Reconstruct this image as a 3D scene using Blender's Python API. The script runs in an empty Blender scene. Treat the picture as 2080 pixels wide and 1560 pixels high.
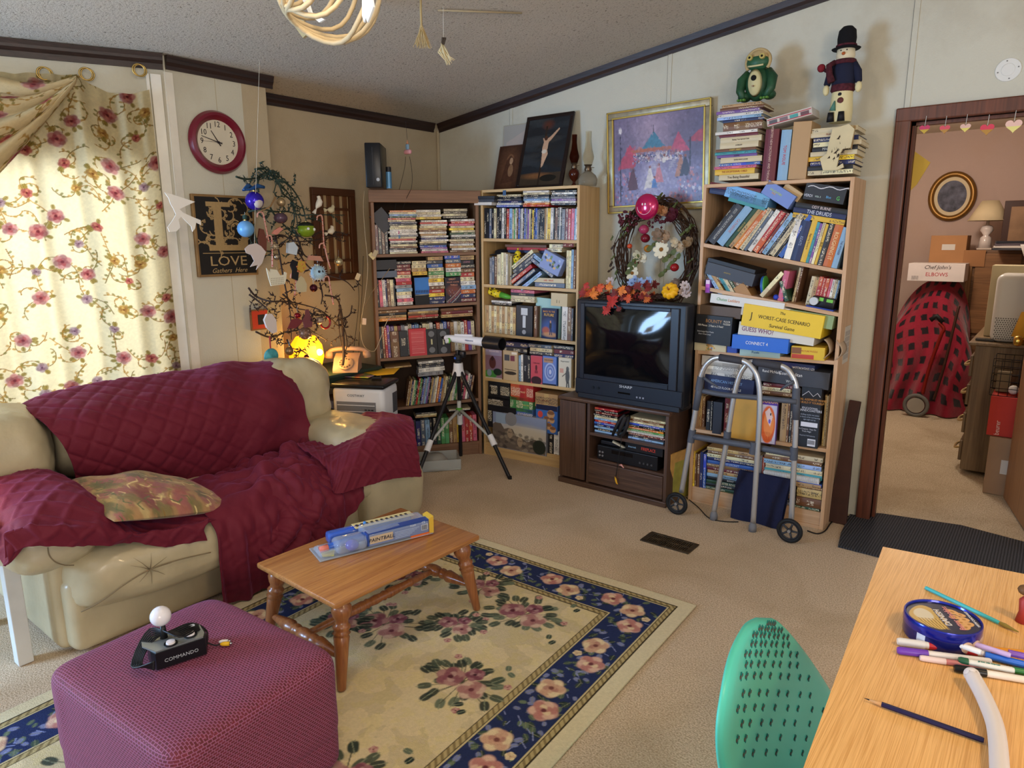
import bpy, bmesh, math, random
import numpy as np
from mathutils import Vector as V, Matrix as MX, noise as MN
PI=math.pi; rad=math.radians
random.seed(7)
S=bpy.context.scene; COL=S.collection
# ---------------------------------------------------------------- camera
F_PX,PITCH,ROLL,YAW,EYE=1410.6,rad(11.638),rad(-.274),rad(38.184),1.48
cy_,sy_,cp_,sp_=math.cos(YAW),math.sin(YAW),math.cos(PITCH),math.sin(PITCH)
FW=V((-sy_*cp_,cy_*cp_,-sp_)); R0=V((cy_,sy_,0)); U0=R0.cross(FW)
RT=math.cos(ROLL)*R0+math.sin(ROLL)*U0; UP=-math.sin(ROLL)*R0+math.cos(ROLL)*U0
CAM=V((0,0,EYE))
cd=bpy.data.cameras.new('camera'); cd.sensor_width=36; cd.lens=F_PX/2080*36; cd.clip_start=.02
co=bpy.data.objects.new('camera',cd); COL.objects.link(co)
m=MX((RT,UP,-FW)).transposed().to_4x4(); m.translation=CAM; co.matrix_world=m; S.camera=co
# ---------------------------------------------------------------- world, lights, exposure
S.view_settings.view_transform='Standard'; S.view_settings.look='None'
S.view_settings.exposure=0.80; S.view_settings.gamma=1.0; S.view_settings.use_curve_mapping=False
wd=bpy.data.worlds.new('world'); S.world=wd; wd.use_nodes=True
wn=wd.node_tree.nodes['Background']; wn.inputs[0].default_value=(.80,.86,1,1); wn.inputs[1].default_value=.50
def area(name,loc,to,sx,sy,power,col,spread=PI):
    l=bpy.data.lights.new(name,'AREA'); l.shape='RECTANGLE'; l.size=sx; l.size_y=sy; l.energy=power; l.color=col; l.spread=spread
    o=bpy.data.objects.new(name,l); COL.objects.link(o); o.location=loc
    o.rotation_euler=(V(to)-V(loc)).to_track_quat('-Z','Y').to_euler(); return o
def point(name,loc,power,col,r=.04):
    l=bpy.data.lights.new(name,'POINT'); l.energy=power; l.color=col; l.shadow_soft_size=r
    o=bpy.data.objects.new(name,l); COL.objects.link(o); o.location=loc; return o
area('daylight_bay_window',(-4.55,.75,1.45),(-3,1.0,1.0),1.9,1.5,34,(.86,.93,1))          # outside the curtained window
area('daylight_side_window',(-3.95,-1.3,1.25),(-1.0,2.6,1.35),1.5,1.2,140,(.40,.64,1))       # bare window further along the left wall
area('daylight_kitchen_window',(1.9,-1.7,1.6),(-1.6,3.0,1.2),1.5,1.2,36,(1,.88,.74))
point('ceiling_lamp_dining',(.62,1.15,1.95),17,(1,.70,.38),.10)
point('bedroom_ceiling_lamp',(-.9,5.9,2.15),26,(1,.86,.74),.12)
point('added_downlight_living',(-1.35,.9,2.38),13,(1,.82,.62),.16)  # added downward fill that brightens the carpet, no fitting modelled
# ---------------------------------------------------------------- pixel helpers (frame 2080x1560)
def ray(px,py): return FW+RT*((px-1040)/F_PX)-UP*((py-780)/F_PX)
def onP(px,py,n,c):
    d=ray(px,py); n=V(n); return CAM+d*((c-n.dot(CAM))/n.dot(d))
def onZ(px,py,z=0): return onP(px,py,(0,0,1),z)
def onY(px,py,y): return onP(px,py,(0,1,0),y)
def onX(px,py,x): return onP(px,py,(1,0,0),x)
# ---------------------------------------------------------------- tags
def tag(o,label=None,cat=None,group=None,kind=None):
    if label:
        if len(label.split())>16: label=label.replace('from bottom of','up in').replace('from left in','from left,').replace(' shelf of ',' shelf, ')
        o['label']=label
    if cat: o['category']=cat
    if group: o['group']=group
    if kind: o['kind']=kind
    return o
def thing(name,label,cat,loc=(0,0,0),rot=(0,0,0),group=None):
    o=bpy.data.objects.new(name,None); o.empty_display_size=.05; COL.objects.link(o); o.location=loc; o.rotation_euler=rot
    return tag(o,label,cat,group)
# ---------------------------------------------------------------- materials
MATS={}
def lin(c):
    if isinstance(c,str):
        c=[int(c[i:i+2],16)/255 for i in (0,2,4)]
        c=[x/12.92 if x<=.04045 else ((x+.055)/1.055)**2.4 for x in c]
    return tuple(c)
def nm(key):
    m=bpy.data.materials.new(key); m.use_nodes=True; return m,m.node_tree,m.node_tree.nodes['Principled BSDF']
def M(c,rough=.6,metal=0,bump=0,bs=60,mott=0,ms=8,spec=.4,emit=0,alpha=1,trans=0,ior=1.45,coat=0,key=None,sheen=0):
    k=key or (str(c),rough,metal,bump,bs,mott,ms,spec,emit,alpha,trans,coat,sheen)
    if k in MATS: return MATS[k]
    m,nt,b=nm('m%03d'%len(MATS)); L=nt.links; N=nt.nodes
    col=lin(c)+(1,); b.inputs['Base Color'].default_value=col; b.inputs['Roughness'].default_value=rough
    b.inputs['Metallic'].default_value=metal; b.inputs['Specular IOR Level'].default_value=spec
    b.inputs['IOR'].default_value=ior; b.inputs['Transmission Weight'].default_value=trans
    b.inputs['Alpha'].default_value=alpha; b.inputs['Coat Weight'].default_value=coat; b.inputs['Sheen Weight'].default_value=sheen
    if emit: b.inputs['Emission Color'].default_value=col; b.inputs['Emission Strength'].default_value=emit
    if bump or mott: tc=N.new('ShaderNodeTexCoord')
    if bump:
        n=N.new('ShaderNodeTexNoise'); n.inputs['Scale'].default_value=bs; n.inputs['Detail'].default_value=4
        L.new(tc.outputs['Object'],n.inputs['Vector']); u=N.new('ShaderNodeBump'); u.inputs['Distance'].default_value=bump
        L.new(n.outputs['Fac'],u.inputs['Height']); L.new(u.outputs[0],b.inputs['Normal'])
    if mott:
        n=N.new('ShaderNodeTexNoise'); n.inputs['Scale'].default_value=ms; n.inputs['Detail'].default_value=5
        L.new(tc.outputs['Object'],n.inputs['Vector']); h=N.new('ShaderNodeMapRange')
        h.inputs[1].default_value=.3; h.inputs[2].default_value=.7; h.inputs[3].default_value=1-mott; h.inputs[4].default_value=1+mott
        L.new(n.outputs['Fac'],h.inputs[0]); x=N.new('ShaderNodeVectorMath'); x.operation='SCALE'; x.inputs[0].default_value=col[:3]
        L.new(h.outputs[0],x.inputs['Scale']); L.new(x.outputs[0],b.inputs['Base Color'])
    MATS[k]=m; return m
def wood(c1,c2,axis='X',scale=1.0,rough=.45,coat=0,key=None,stretch=14):
    k=('w',c1,c2,axis,scale,rough,coat)
    if k in MATS: return MATS[k]
    m,nt,b=nm('wood%d'%len(MATS)); L=nt.links; N=nt.nodes
    tc=N.new('ShaderNodeTexCoord'); mp=N.new('ShaderNodeMapping'); s=[stretch*scale*3]*3; s['XYZ'.index(axis)]=1.6*scale
    mp.inputs['Scale'].default_value=s; L.new(tc.outputs['Object'],mp.inputs['Vector'])
    n=N.new('ShaderNodeTexNoise'); n.inputs['Scale'].default_value=1.3; n.inputs['Detail'].default_value=8; n.inputs['Distortion'].default_value=1.2
    L.new(mp.outputs[0],n.inputs['Vector']); r=N.new('ShaderNodeValToRGB'); e=r.color_ramp.elements
    e[0].position=.3; e[0].color=lin(c1)+(1,); e[1].position=.7; e[1].color=lin(c2)+(1,)
    L.new(n.outputs['Fac'],r.inputs[0]); L.new(r.outputs[0],b.inputs['Base Color']); b.inputs['Roughness'].default_value=rough
    b.inputs['Coat Weight'].default_value=coat; b.inputs['Coat Roughness'].default_value=.15
    u=N.new('ShaderNodeBump'); u.inputs['Distance'].default_value=.0006; L.new(n.outputs['Fac'],u.inputs['Height']); L.new(u.outputs[0],b.inputs['Normal'])
    MATS[k]=m; return m
def vcol(rough=.7,transl=0,bump=0,bs=300,key=None,spec=.3,sheen=0):
    k=('v',rough,transl,bump,bs,spec,sheen)
    if k in MATS: return MATS[k]
    m,nt,b=nm('vc%d'%len(MATS)); L=nt.links; N=nt.nodes
    a=N.new('ShaderNodeVertexColor'); a.layer_name='Col'; L.new(a.outputs[0],b.inputs['Base Color'])
    b.inputs['Roughness'].default_value=rough; b.inputs['Specular IOR Level'].default_value=spec; b.inputs['Sheen Weight'].default_value=sheen
    if bump:
        tc=N.new('ShaderNodeTexCoord'); n=N.new('ShaderNodeTexNoise'); n.inputs['Scale'].default_value=bs; n.inputs['Detail'].default_value=3
        L.new(tc.outputs['Object'],n.inputs['Vector']); u=N.new('ShaderNodeBump'); u.inputs['Distance'].default_value=bump
        L.new(n.outputs['Fac'],u.inputs['Height']); L.new(u.outputs[0],b.inputs['Normal'])
    if transl:
        t=N.new('ShaderNodeBsdfTranslucent'); L.new(a.outputs[0],t.inputs[0]); mx=N.new('ShaderNodeMixShader'); mx.inputs[0].default_value=transl
        L.new(b.outputs[0],mx.inputs[1]); L.new(t.outputs[0],mx.inputs[2]); L.new(mx.outputs[0],N['Material Output'].inputs[0])
    MATS[k]=m; return m
# ---------------------------------------------------------------- mesh builder
def sm(a,b,t): t=max(0,min(1,(t-a)/(b-a))); return t*t*(3-2*t)
class MB:
    def __init__(s): s.v=[]; s.f=[]; s.m=[]; s.X=MX()
    def at(s,loc=(0,0,0),rot=(0,0,0),sc=(1,1,1)):
        from mathutils import Euler
        s.X=MX.LocRotScale(V(loc),Euler(rot),V(sc)); return s
    def add(s,vs,fs,mi=0):
        o=len(s.v); s.v+= [tuple(s.X@V(p)) for p in vs]; s.f+=[tuple(i+o for i in f) for f in fs]; s.m+=[mi]*len(fs); return s
    def box(s,x0,x1,y0,y1,z0,z1,mi=0,bv=0):
        if bv<=0:
            vs=[(x,y,z) for z in(z0,z1) for y in(y0,y1) for x in(x0,x1)]
            return s.add(vs,[(0,2,3,1),(4,5,7,6),(0,1,5,4),(2,6,7,3),(0,4,6,2),(1,3,7,5)],mi)
        bm=bmesh.new(); bmesh.ops.create_cube(bm,size=1)
        for q in bm.verts: q.co=((x0+x1)/2+q.co.x*(x1-x0),(y0+y1)/2+q.co.y*(y1-y0),(z0+z1)/2+q.co.z*(z1-z0))
        bv=min(bv,.49*min(x1-x0,y1-y0,z1-z0)); bmesh.ops.bevel(bm,geom=bm.edges[:],offset=bv,segments=2 if bv<.012 else 4,profile=.5,affect='EDGES')
        bm.verts.index_update(); s.add([q.co.copy() for q in bm.verts],[[q.index for q in f.verts] for f in bm.faces],mi); bm.free(); return s
    def lathe(s,prof,n=24,mi=0,axis=None,cap=True):
        vs=[];fs=[]
        for r,z in prof:
            for k in range(n): a=2*PI*k/n; vs.append((r*math.cos(a),r*math.sin(a),z))
        for i in range(len(prof)-1):
            for k in range(n): k2=(k+1)%n; fs.append((i*n+k,i*n+k2,(i+1)*n+k2,(i+1)*n+k))
        if cap: fs.append(tuple(range(n))[::-1]); fs.append(tuple((len(prof)-1)*n+k for k in range(n)))
        if axis:
            a,b=V(axis[0]),V(axis[1]); q=(b-a).to_track_quat('Z','Y').to_matrix().to_4x4(); q.translation=a; vs=[q@V(p) for p in vs]
        return s.add(vs,fs,mi)
    def cyl(s,a,b,r,r2=None,n=16,mi=0):
        L=(V(b)-V(a)).length; return s.lathe([(r,0),(r if r2 is None else r2,L)],n,mi,(a,b))
    def ball(s,c,r,n=16,mi=0,sz=1,sx=1,sy=1):
        vs=[];fs=[];h=n//2
        for i in range(h+1):
            t=PI*i/h
            for k in range(n): a=2*PI*k/n; vs.append((c[0]+sx*r*math.sin(t)*math.cos(a),c[1]+sy*r*math.sin(t)*math.sin(a),c[2]+sz*r*math.cos(t)))
        for i in range(h):
            for k in range(n): k2=(k+1)%n; fs.append((i*n+k,(i+1)*n+k,(i+1)*n+k2,i*n+k2))
        return s.add(vs,fs,mi)
    def tube(s,pts,r,n=8,mi=0,closed=False,cap=True):
        P=[V(p) for p in pts]; rr=r if isinstance(r,(list,tuple)) else [r]*len(P); vs=[];fs=[];u=None
        for i,p in enumerate(P):
            if closed: t=P[(i+1)%len(P)]-P[i-1]
            else: t=P[min(i+1,len(P)-1)]-P[max(i-1,0)]
            if t.length<1e-9: t=V((0,0,1))
            t.normalize()
            if u is None: u=t.orthogonal().normalized()
            else:
                u=u-t*u.dot(t)
                if u.length<1e-6: u=t.orthogonal()
                u.normalize()
            w=t.cross(u)
            for k in range(n): a=2*PI*k/n; vs.append(p+(u*math.cos(a)+w*math.sin(a))*rr[i])
        e=len(P) if closed else len(P)-1
        for i in range(e):
            j=(i+1)%len(P)
            for k in range(n): k2=(k+1)%n; fs.append((i*n+k,i*n+k2,j*n+k2,j*n+k))
        if not closed and cap: fs.append(tuple(range(n))[::-1]); fs.append(tuple((len(P)-1)*n+k for k in range(n)))
        return s.add(vs,fs,mi)
    def prism(s,poly,t0,t1,plane='XZ',mi=0):
        n=len(poly)
        def P(a,b,c): return {'XZ':(a,c,b),'XY':(a,b,c),'YZ':(c,a,b)}[plane]
        vs=[P(a,b,t0) for a,b in poly]+[P(a,b,t1) for a,b in poly]
        fs=[tuple(range(n)),tuple(range(2*n-1,n-1,-1))]+[(i,i+n,(i+1)%n+n,(i+1)%n) for i in range(n)]
        return s.add(vs,fs,mi)
    def grid(s,fn,nu,nv,mi=0,flip=False):
        vs=[fn(i/(nu-1),j/(nv-1)) for j in range(nv) for i in range(nu)]
        fs=[(j*nu+i,j*nu+i+1,(j+1)*nu+i+1,(j+1)*nu+i) for j in range(nv-1) for i in range(nu-1)]
        if flip: fs=[f[::-1] for f in fs]
        return s.add(vs,fs,mi)
    def build(s,name,mats,parent=None,smooth=False,label=None,cat=None,group=None,kind=None,fixn=True,auto=None):
        me=bpy.data.meshes.new(name); me.from_pydata(s.v,[],s.f)
        if not isinstance(mats,(list,tuple)): mats=[mats]
        for q in mats: me.materials.append(q)
        if len(mats)>1: me.polygons.foreach_set('material_index',s.m)
        if fixn:
            bm=bmesh.new(); bm.from_mesh(me); bmesh.ops.recalc_face_normals(bm,faces=bm.faces); bm.to_mesh(me); bm.free()
        if smooth: me.polygons.foreach_set('use_smooth',[True]*len(me.polygons))
        if auto: me.set_sharp_from_angle(angle=rad(auto))
        me.update(); o=bpy.data.objects.new(name,me); COL.objects.link(o)
        if parent: o.parent=parent
        return tag(o,label,cat,group,kind)
def sub(o,n=1):
    q=o.modifiers.new('s','SUBSURF'); q.levels=n; q.render_levels=n; return o
def solid(o,t,off=-1):
    q=o.modifiers.new('t','SOLIDIFY'); q.thickness=t; q.offset=off; return o
# ---------------------------------------------------------------- lettering (flat mesh letters on real surfaces)
def letters(txt,size,mat,name='lettering',parent=None,M4=None,align='CENTER',th=.0004,sx=1,shear=0,label=None):
    """letters lie in the local XY plane of M4, facing +Z"""
    c=bpy.data.curves.new(name,'FONT'); c.body=txt; c.size=size; c.align_x=align; c.align_y='CENTER'; c.extrude=th; c.resolution_u=2; c.shear=shear; c.space_line=.85
    t=bpy.data.objects.new('tmp',c); COL.objects.link(t)
    dg=bpy.context.evaluated_depsgraph_get(); me=bpy.data.meshes.new_from_object(t.evaluated_get(dg)); bpy.data.objects.remove(t); bpy.data.curves.remove(c)
    if M4 is None: M4=MX()
    me.transform(M4@MX.Diagonal((sx,1,1,1))); me.materials.clear(); me.materials.append(mat); me.name=name
    o=bpy.data.objects.new(name,me); COL.objects.link(o)
    if parent: o.parent=parent
    if label: o['label']=label
    return o
def FR(o,x,y=None,z=None):
    """4x4 from origin and an x / y axis; z = x cross y"""
    x=V(x).normalized(); y=V(y); z=x.cross(y).normalized(); y=z.cross(x); m=MX((x,y,z)).transposed().to_4x4(); m.translation=V(o); return m
# ---------------------------------------------------------------- canvas: a drawn surface stored as mesh colours
class CV:
    def __init__(s,nx,ny,bg):
        s.nx,s.ny=nx,ny; s.a=np.ones((ny,nx,3))*np.array(lin(bg)); s.Y,s.X=np.mgrid[0:ny,0:nx].astype(float); s.X/=(nx-1); s.Y/=(ny-1); s.asp=ny/nx
    def put(s,msk,c,al=1):
        c=np.array(lin(c)); k=(msk*al)[...,None]; s.a=s.a*(1-k)+c*k
    def ell(s,x,y,rx,ry,c,al=1,rot=0,soft=.1):
        dx=s.X-x; dy=(s.Y-y); ca,sa=math.cos(rot),math.sin(rot); u=(dx*ca+dy*sa)/rx; v=(-dx*sa+dy*ca)/ry
        s.put(np.clip((1-np.sqrt(u*u+v*v))/soft+.5,0,1),c,al)
    def local(s,x,y,r):
        i0=max(0,int((x-r)*(s.nx-1))); i1=min(s.nx,int((x+r)*(s.nx-1))+2); j0=max(0,int((y-r/s.asp)*(s.ny-1))); j1=min(s.ny,int((y+r/s.asp)*(s.ny-1))+2)
        return i0,i1,j0,j1
    def blob(s,x,y,r,c,al=1,rot=0,el=1,soft=.25,fn=None):
        """r in units of canvas width; fn(theta)->radius factor"""
        R=r*max(1,el)*1.35; i0,i1,j0,j1=s.local(x,y,R)
        if i1<=i0 or j1<=j0: return
        dx=s.X[j0:j1,i0:i1]-x; dy=(s.Y[j0:j1,i0:i1]-y)*s.asp; ca,sa=math.cos(rot),math.sin(rot)
        u=(dx*ca+dy*sa)/(r*el); v=(-dx*sa+dy*ca)/r; q=np.sqrt(u*u+v*v)
        if fn is not None: q=q/fn(np.arctan2(v,u))
        k=(np.clip((1-q)/soft+.5,0,1)*al)[...,None]; s.a[j0:j1,i0:i1]=s.a[j0:j1,i0:i1]*(1-k)+np.array(lin(c))*k
    def rect(s,x0,x1,y0,y1,c,al=1): s.put(((s.X>=x0)&(s.X<=x1)&(s.Y>=y0)&(s.Y<=y1)).astype(float),c,al)
    def poly(s,P,c,al=1):
        ins=np.zeros_like(s.X,bool); n=len(P)
        for i in range(n):
            x1,y1=P[i];x2,y2=P[(i+1)%n]
            if y1==y2: continue
            ins^=((s.Y>=min(y1,y2))&(s.Y<max(y1,y2))&(s.X<(x2-x1)*(s.Y-y1)/(y2-y1)+x1))
        s.put(ins.astype(float),c,al)
    def line(s,P,w,c,al=1):
        for (x1,y1),(x2,y2) in zip(P[:-1],P[1:]):
            L=max(1e-6,math.hypot(x2-x1,(y2-y1)*s.asp)); R=L/2+w*2; i0,i1,j0,j1=s.local((x1+x2)/2,(y1+y2)/2,R)
            if i1<=i0 or j1<=j0: continue
            px=s.X[j0:j1,i0:i1]-x1; py=(s.Y[j0:j1,i0:i1]-y1)*s.asp; ex,ey=x2-x1,(y2-y1)*s.asp
            t=np.clip((px*ex+py*ey)/(L*L),0,1); d=np.hypot(px-t*ex,py-t*ey)
            k=(np.clip((w-d)/(w*.5+1e-9)+.5,0,1)*al)[...,None]; s.a[j0:j1,i0:i1]=s.a[j0:j1,i0:i1]*(1-k)+np.array(lin(c))*k
    def noise(s,amp,cell=6,seed=0,al=1):
        r=np.random.RandomState(seed); tot=np.zeros((s.ny,s.nx))
        for o in range(3):
            c=max(1,int(cell/2**o)); g=r.rand(s.ny//c+3,s.nx//c+3); yy=np.arange(s.ny)/c; xx=np.arange(s.nx)/c
            y0=yy.astype(int);x0=xx.astype(int);fy=(yy-y0)[:,None];fx=(xx-x0)[None]
            fy=fy*fy*(3-2*fy); fx=fx*fx*(3-2*fx)
            tot+=((g[y0][:,x0]*(1-fx)+g[y0][:,x0+1]*fx)*(1-fy)+(g[y0+1][:,x0]*(1-fx)+g[y0+1][:,x0+1]*fx)*fy)/2**o
        tot=tot/1.75; return tot
    def mott(s,amp,cell=6,seed=0): s.a=np.clip(s.a*(1+amp*(s.noise(1,cell,seed)-.5)*2)[...,None],0,1)
    def mesh(s,fn,name,mat,parent=None,smooth=True,**kw):
        """fn(X,Y arrays)->(x,y,z) arrays"""
        x,y,z=fn(s.X,s.Y); co=np.stack([np.broadcast_to(q,s.X.shape) for q in(x,y,z)],-1).astype(np.float32).reshape(-1,3)
        nx,ny=s.nx,s.ny; me=bpy.data.meshes.new(name); me.vertices.add(nx*ny); me.vertices.foreach_set('co',co.ravel())
        i=(np.arange(ny-1)[:,None]*nx+np.arange(nx-1)[None]).ravel(); q=np.stack([i,i+1,i+nx+1,i+nx],-1).astype(np.int32)
        me.loops.add(q.size); me.loops.foreach_set('vertex_index',q.ravel()); me.polygons.add(len(i)); me.polygons.foreach_set('loop_start',np.arange(0,q.size,4,dtype=np.int32))
        me.update(calc_edges=True)
        ca=me.color_attributes.new('Col','FLOAT_COLOR','POINT'); c4=np.ones((nx*ny,4),np.float32); c4[:,:3]=s.a.reshape(-1,3); ca.data.foreach_set('color',c4.ravel())
        me.materials.append(mat)
        if smooth: me.polygons.foreach_set('use_smooth',[True]*len(me.polygons))
        o=bpy.data.objects.new(name,me); COL.objects.link(o)
        if parent: o.parent=parent
        return tag(o,**kw)
def petal(n,amp,ph=0): return lambda t: 1-amp+amp*np.abs(np.cos(n*(t+ph)/2))
# ================================================================ setting
CA,CB=2.860,.1397
def ceil(x): return CA+CB*x
def wallmat(c,key,st='8a7350',amt=.35,bump=.0012,sc=1.6):
    m,nt,b=nm(key); L=nt.links; N=nt.nodes; tc=N.new('ShaderNodeTexCoord')
    n=N.new('ShaderNodeTexNoise'); n.inputs['Scale'].default_value=sc; n.inputs['Detail'].default_value=7; n.inputs['Roughness'].default_value=.65; L.new(tc.outputs['Object'],n.inputs['Vector'])
    r=N.new('ShaderNodeMapRange'); r.inputs[1].default_value=.5; r.inputs[2].default_value=.78; r.inputs[4].default_value=amt; L.new(n.outputs['Fac'],r.inputs[0])
    x=N.new('ShaderNodeMix'); x.data_type='RGBA'; x.inputs[6].default_value=lin(c)+(1,); x.inputs[7].default_value=lin(st)+(1,); L.new(r.outputs[0],x.inputs[0]); L.new(x.outputs[2],b.inputs['Base Color'])
    n2=N.new('ShaderNodeTexNoise'); n2.inputs['Scale'].default_value=140; L.new(tc.outputs['Object'],n2.inputs['Vector'])
    u=N.new('ShaderNodeBump'); u.inputs['Distance'].default_value=bump; L.new(n2.outputs['Fac'],u.inputs['Height']); L.new(u.outputs[0],b.inputs['Normal']); b.inputs['Roughness'].default_value=.75; b.inputs['Specular IOR Level'].default_value=.2
    return m
W_A=wallmat('c8c5b4','wall_cream'); W_B=wallmat('b7a88c','wall_tan',amt=.35); W_C=wallmat('c0a89c','wall_pink',st='b99468',amt=.25)
def ceilmat():
    m,nt,b=nm('popcorn_ceiling'); L=nt.links; N=nt.nodes; tc=N.new('ShaderNodeTexCoord')
    n=N.new('ShaderNodeTexNoise'); n.inputs['Scale'].default_value=85; n.inputs['Detail'].default_value=5; n.inputs['Roughness'].default_value=.7; L.new(tc.outputs['Object'],n.inputs['Vector'])
    r=N.new('ShaderNodeValToRGB'); e=r.color_ramp.elements; e[0].position=.33; e[0].color=lin('6f6656')+(1,); e[1].position=.43; e[1].color=lin('d2cabb')+(1,)
    L.new(n.outputs['Fac'],r.inputs[0])
    g=N.new('ShaderNodeTexNoise'); g.inputs['Scale'].default_value=.9; g.inputs['Detail'].default_value=3; L.new(tc.outputs['Object'],g.inputs['Vector'])
    x=N.new('ShaderNodeMix'); x.data_type='RGBA'; x.blend_type='MULTIPLY'; x.inputs[0].default_value=1; mr=N.new('ShaderNodeMapRange'); mr.inputs[3].default_value=.82; mr.inputs[4].default_value=1.06; L.new(g.outputs['Fac'],mr.inputs[0])
    L.new(r.outputs[0],x.inputs[6]); L.new(mr.outputs[0],x.inputs[7]); L.new(x.outputs[2],b.inputs['Base Color'])
    u=N.new('ShaderNodeBump'); u.inputs['Distance'].default_value=.012; u.inputs['Strength'].default_value=.9; L.new(n.outputs['Fac'],u.inputs['Height']); L.new(u.outputs[0],b.inputs['Normal']); b.inputs['Roughness'].default_value=.95; b.inputs['Specular IOR Level'].default_value=.1
    return m
def carpetmat(c1,c2,key,stain='8d7757'):
    m,nt,b=nm(key); L=nt.links; N=nt.nodes; tc=N.new('ShaderNodeTexCoord')
    n=N.new('ShaderNodeTexNoise'); n.inputs['Scale'].default_value=170; n.inputs['Detail'].default_value=3; L.new(tc.outputs['Object'],n.inputs['Vector'])
    r=N.new('ShaderNodeValToRGB'); e=r.color_ramp.elements; e[0].position=.36; e[0].color=lin(c1)+(1,); e[1].position=.62; e[1].color=lin(c2)+(1,); L.new(n.outputs['Fac'],r.inputs[0])
    g=N.new('ShaderNodeTexNoise'); g.inputs['Scale'].default_value=2.2; g.inputs['Detail'].default_value=6; g.inputs['Distortion'].default_value=.7; L.new(tc.outputs['Object'],g.inputs['Vector'])
    mr=N.new('ShaderNodeMapRange'); mr.inputs[1].default_value=.48; mr.inputs[2].default_value=.8; mr.inputs[4].default_value=.55; L.new(g.outputs['Fac'],mr.inputs[0])
    x=N.new('ShaderNodeMix'); x.data_type='RGBA'; x.inputs[7].default_value=lin(stain)+(1,); L.new(mr.outputs[0],x.inputs[0]); L.new(r.outputs[0],x.inputs[6]); L.new(x.outputs[2],b.inputs['Base Color'])
    u=N.new('ShaderNodeBump'); u.inputs['Distance'].default_value=.0035; L.new(n.outputs['Fac'],u.inputs['Height']); L.new(u.outputs[0],b.inputs['Normal']); b.inputs['Roughness'].default_value=.95; b.inputs['Specular IOR Level'].default_value=.05
    return m
TRIM=wood('1c0f0b','34201a','X',1,.45); TRIMY=wood('1c0f0b','34201a','Y',1,.45); DOORW=wood('4a2618','6d3a25','Z',1,.4)
def ST(b,name,mats,**k): return b.build(name,mats,kind='structure',**k)
ST(MB().box(-4.6,2.6,-2.6,4.0,-.1,0),'floor',carpetmat('b39d82','dcc6ab','carpet',stain='9c8665'))
ST(MB().box(-1.5,2.0,4.0,7.9,-.1,.001),'floor',carpetmat('a8977c','d3c5ab','carpet_bedroom'))
b=MB(); b.add([(x,y,ceil(x)+dz) for dz in(0,.1) for y in(-2.6,4.05) for x in(-4.7,2.6)],[(0,2,3,1),(4,5,7,6),(0,1,5,4),(2,6,7,3),(0,4,6,2),(1,3,7,5)]); ST(b,'ceiling',ceilmat())
# back wall with the bedroom doorway (opening x -.66 .. .05, z < 2.03)
b=MB(); b.prism([(-3.9,0),(-.66,0),(-.66,2.03),(.05,2.03),(.05,0),(2.6,0),(2.6,ceil(2.6)),(-3.9,ceil(-3.9))],3.95,4.05); ST(b,'wall_back',W_A)
def batten(x,z0,z1): ST(MB().box(x-.012,x+.012,3.945,3.951,z0,z1).box(x-.0125,x-.0115,3.9445,3.951,z0,z1,1),'trim_1',[W_A,M('4a4030')])
batten(-1.933,0,ceil(-1.933)-.03); batten(-.687,2.09,ceil(-.7)); batten(-3.1,0,ceil(-3.1)-.03)
ST(MB().box(-3.9,-3.8,2.345,3.95,0,ceil(-3.8)),'wall_left',W_B)
ST(MB().box(-3.9,-3.545,2.20,2.345,0,ceil(-3.545)),'wall_left',W_B)
ST(MB().box(-3.645,-3.545,1.785,2.2,0,ceil(-3.545)),'wall_left',W_A)
ST(MB().cyl((-3.79,3.94,0),(-3.79,3.94,2.28),.012,n=8),'trim_2',W_B)
ST(MB().box(-3.5455,-3.5445,2.05,2.054,0,2.33),'trim_2',M('b3a98c'))
# slanted curtain wall: local x runs along the wall away from the clock wall, local y points into the room
WE=V((-.277,-.961,0)).normalized(); WO=V((-3.54,1.785,0)); WNm=V((.961,-.277,0)).normalized()
WM=MX((WE,WNm,V((0,0,1)))).transposed().to_4x4(); WM.translation=WO   # left-handed pair kept right by order below
def onW(px,py,off=0): 
    p=onP(px,py,WNm,WNm.dot(WO)+off); return p
def wl(p): d=V(p)-WO; return d.dot(WE),d.z     # along wall, height
def WP(s,t,z): return WO+WE*s+WNm*t+V((0,0,z))
def wbox(b,s0,s1,t0,t1,z0,z1,mi=0,top=None):
    vs=[]
    for z in(0,1):
        for t in(t0,t1):
            for s_ in(s0,s1):
                zz=z0 if z==0 else (z1 if top is None else ceil(WP(s_,t,0).x)); vs.append(WP(s_,t,zz))
    return b.add(vs,[(0,1,3,2),(4,6,7,5),(0,4,5,1),(2,3,7,6),(0,2,6,4),(1,5,7,3)],mi)
WS0,WS1,WZ0,WZ1=.13,1.55,.62,1.87
b=MB(); wbox(b,0,WS0,-.1,0,0,2,0,1); wbox(b,WS1,2.0,-.1,0,0,2,0,1); wbox(b,WS0,WS1,-.1,0,WZ1,2,0,1); wbox(b,WS0,WS1,-.1,0,0,WZ0); ST(b,'wall_bay',W_A)
b=MB(); 
for a in((WS0,WS0+.04,WZ0,WZ1),(WS1-.04,WS1,WZ0,WZ1),(WS0,WS1,WZ0,WZ0+.04),(WS0,WS1,WZ1-.04,WZ1),(.82,.86,WZ0,WZ1)): wbox(b,a[0],a[1],-.08,-.03,a[2],a[3])
w=ST(b,'window_1',M('e8e8e4',.5)); b=MB(); wbox(b,WS0,WS1,-.06,-.055,WZ0,WZ1); b.build('pane',M('ffffff',.02,trans=1,ior=1.1),w)
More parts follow.
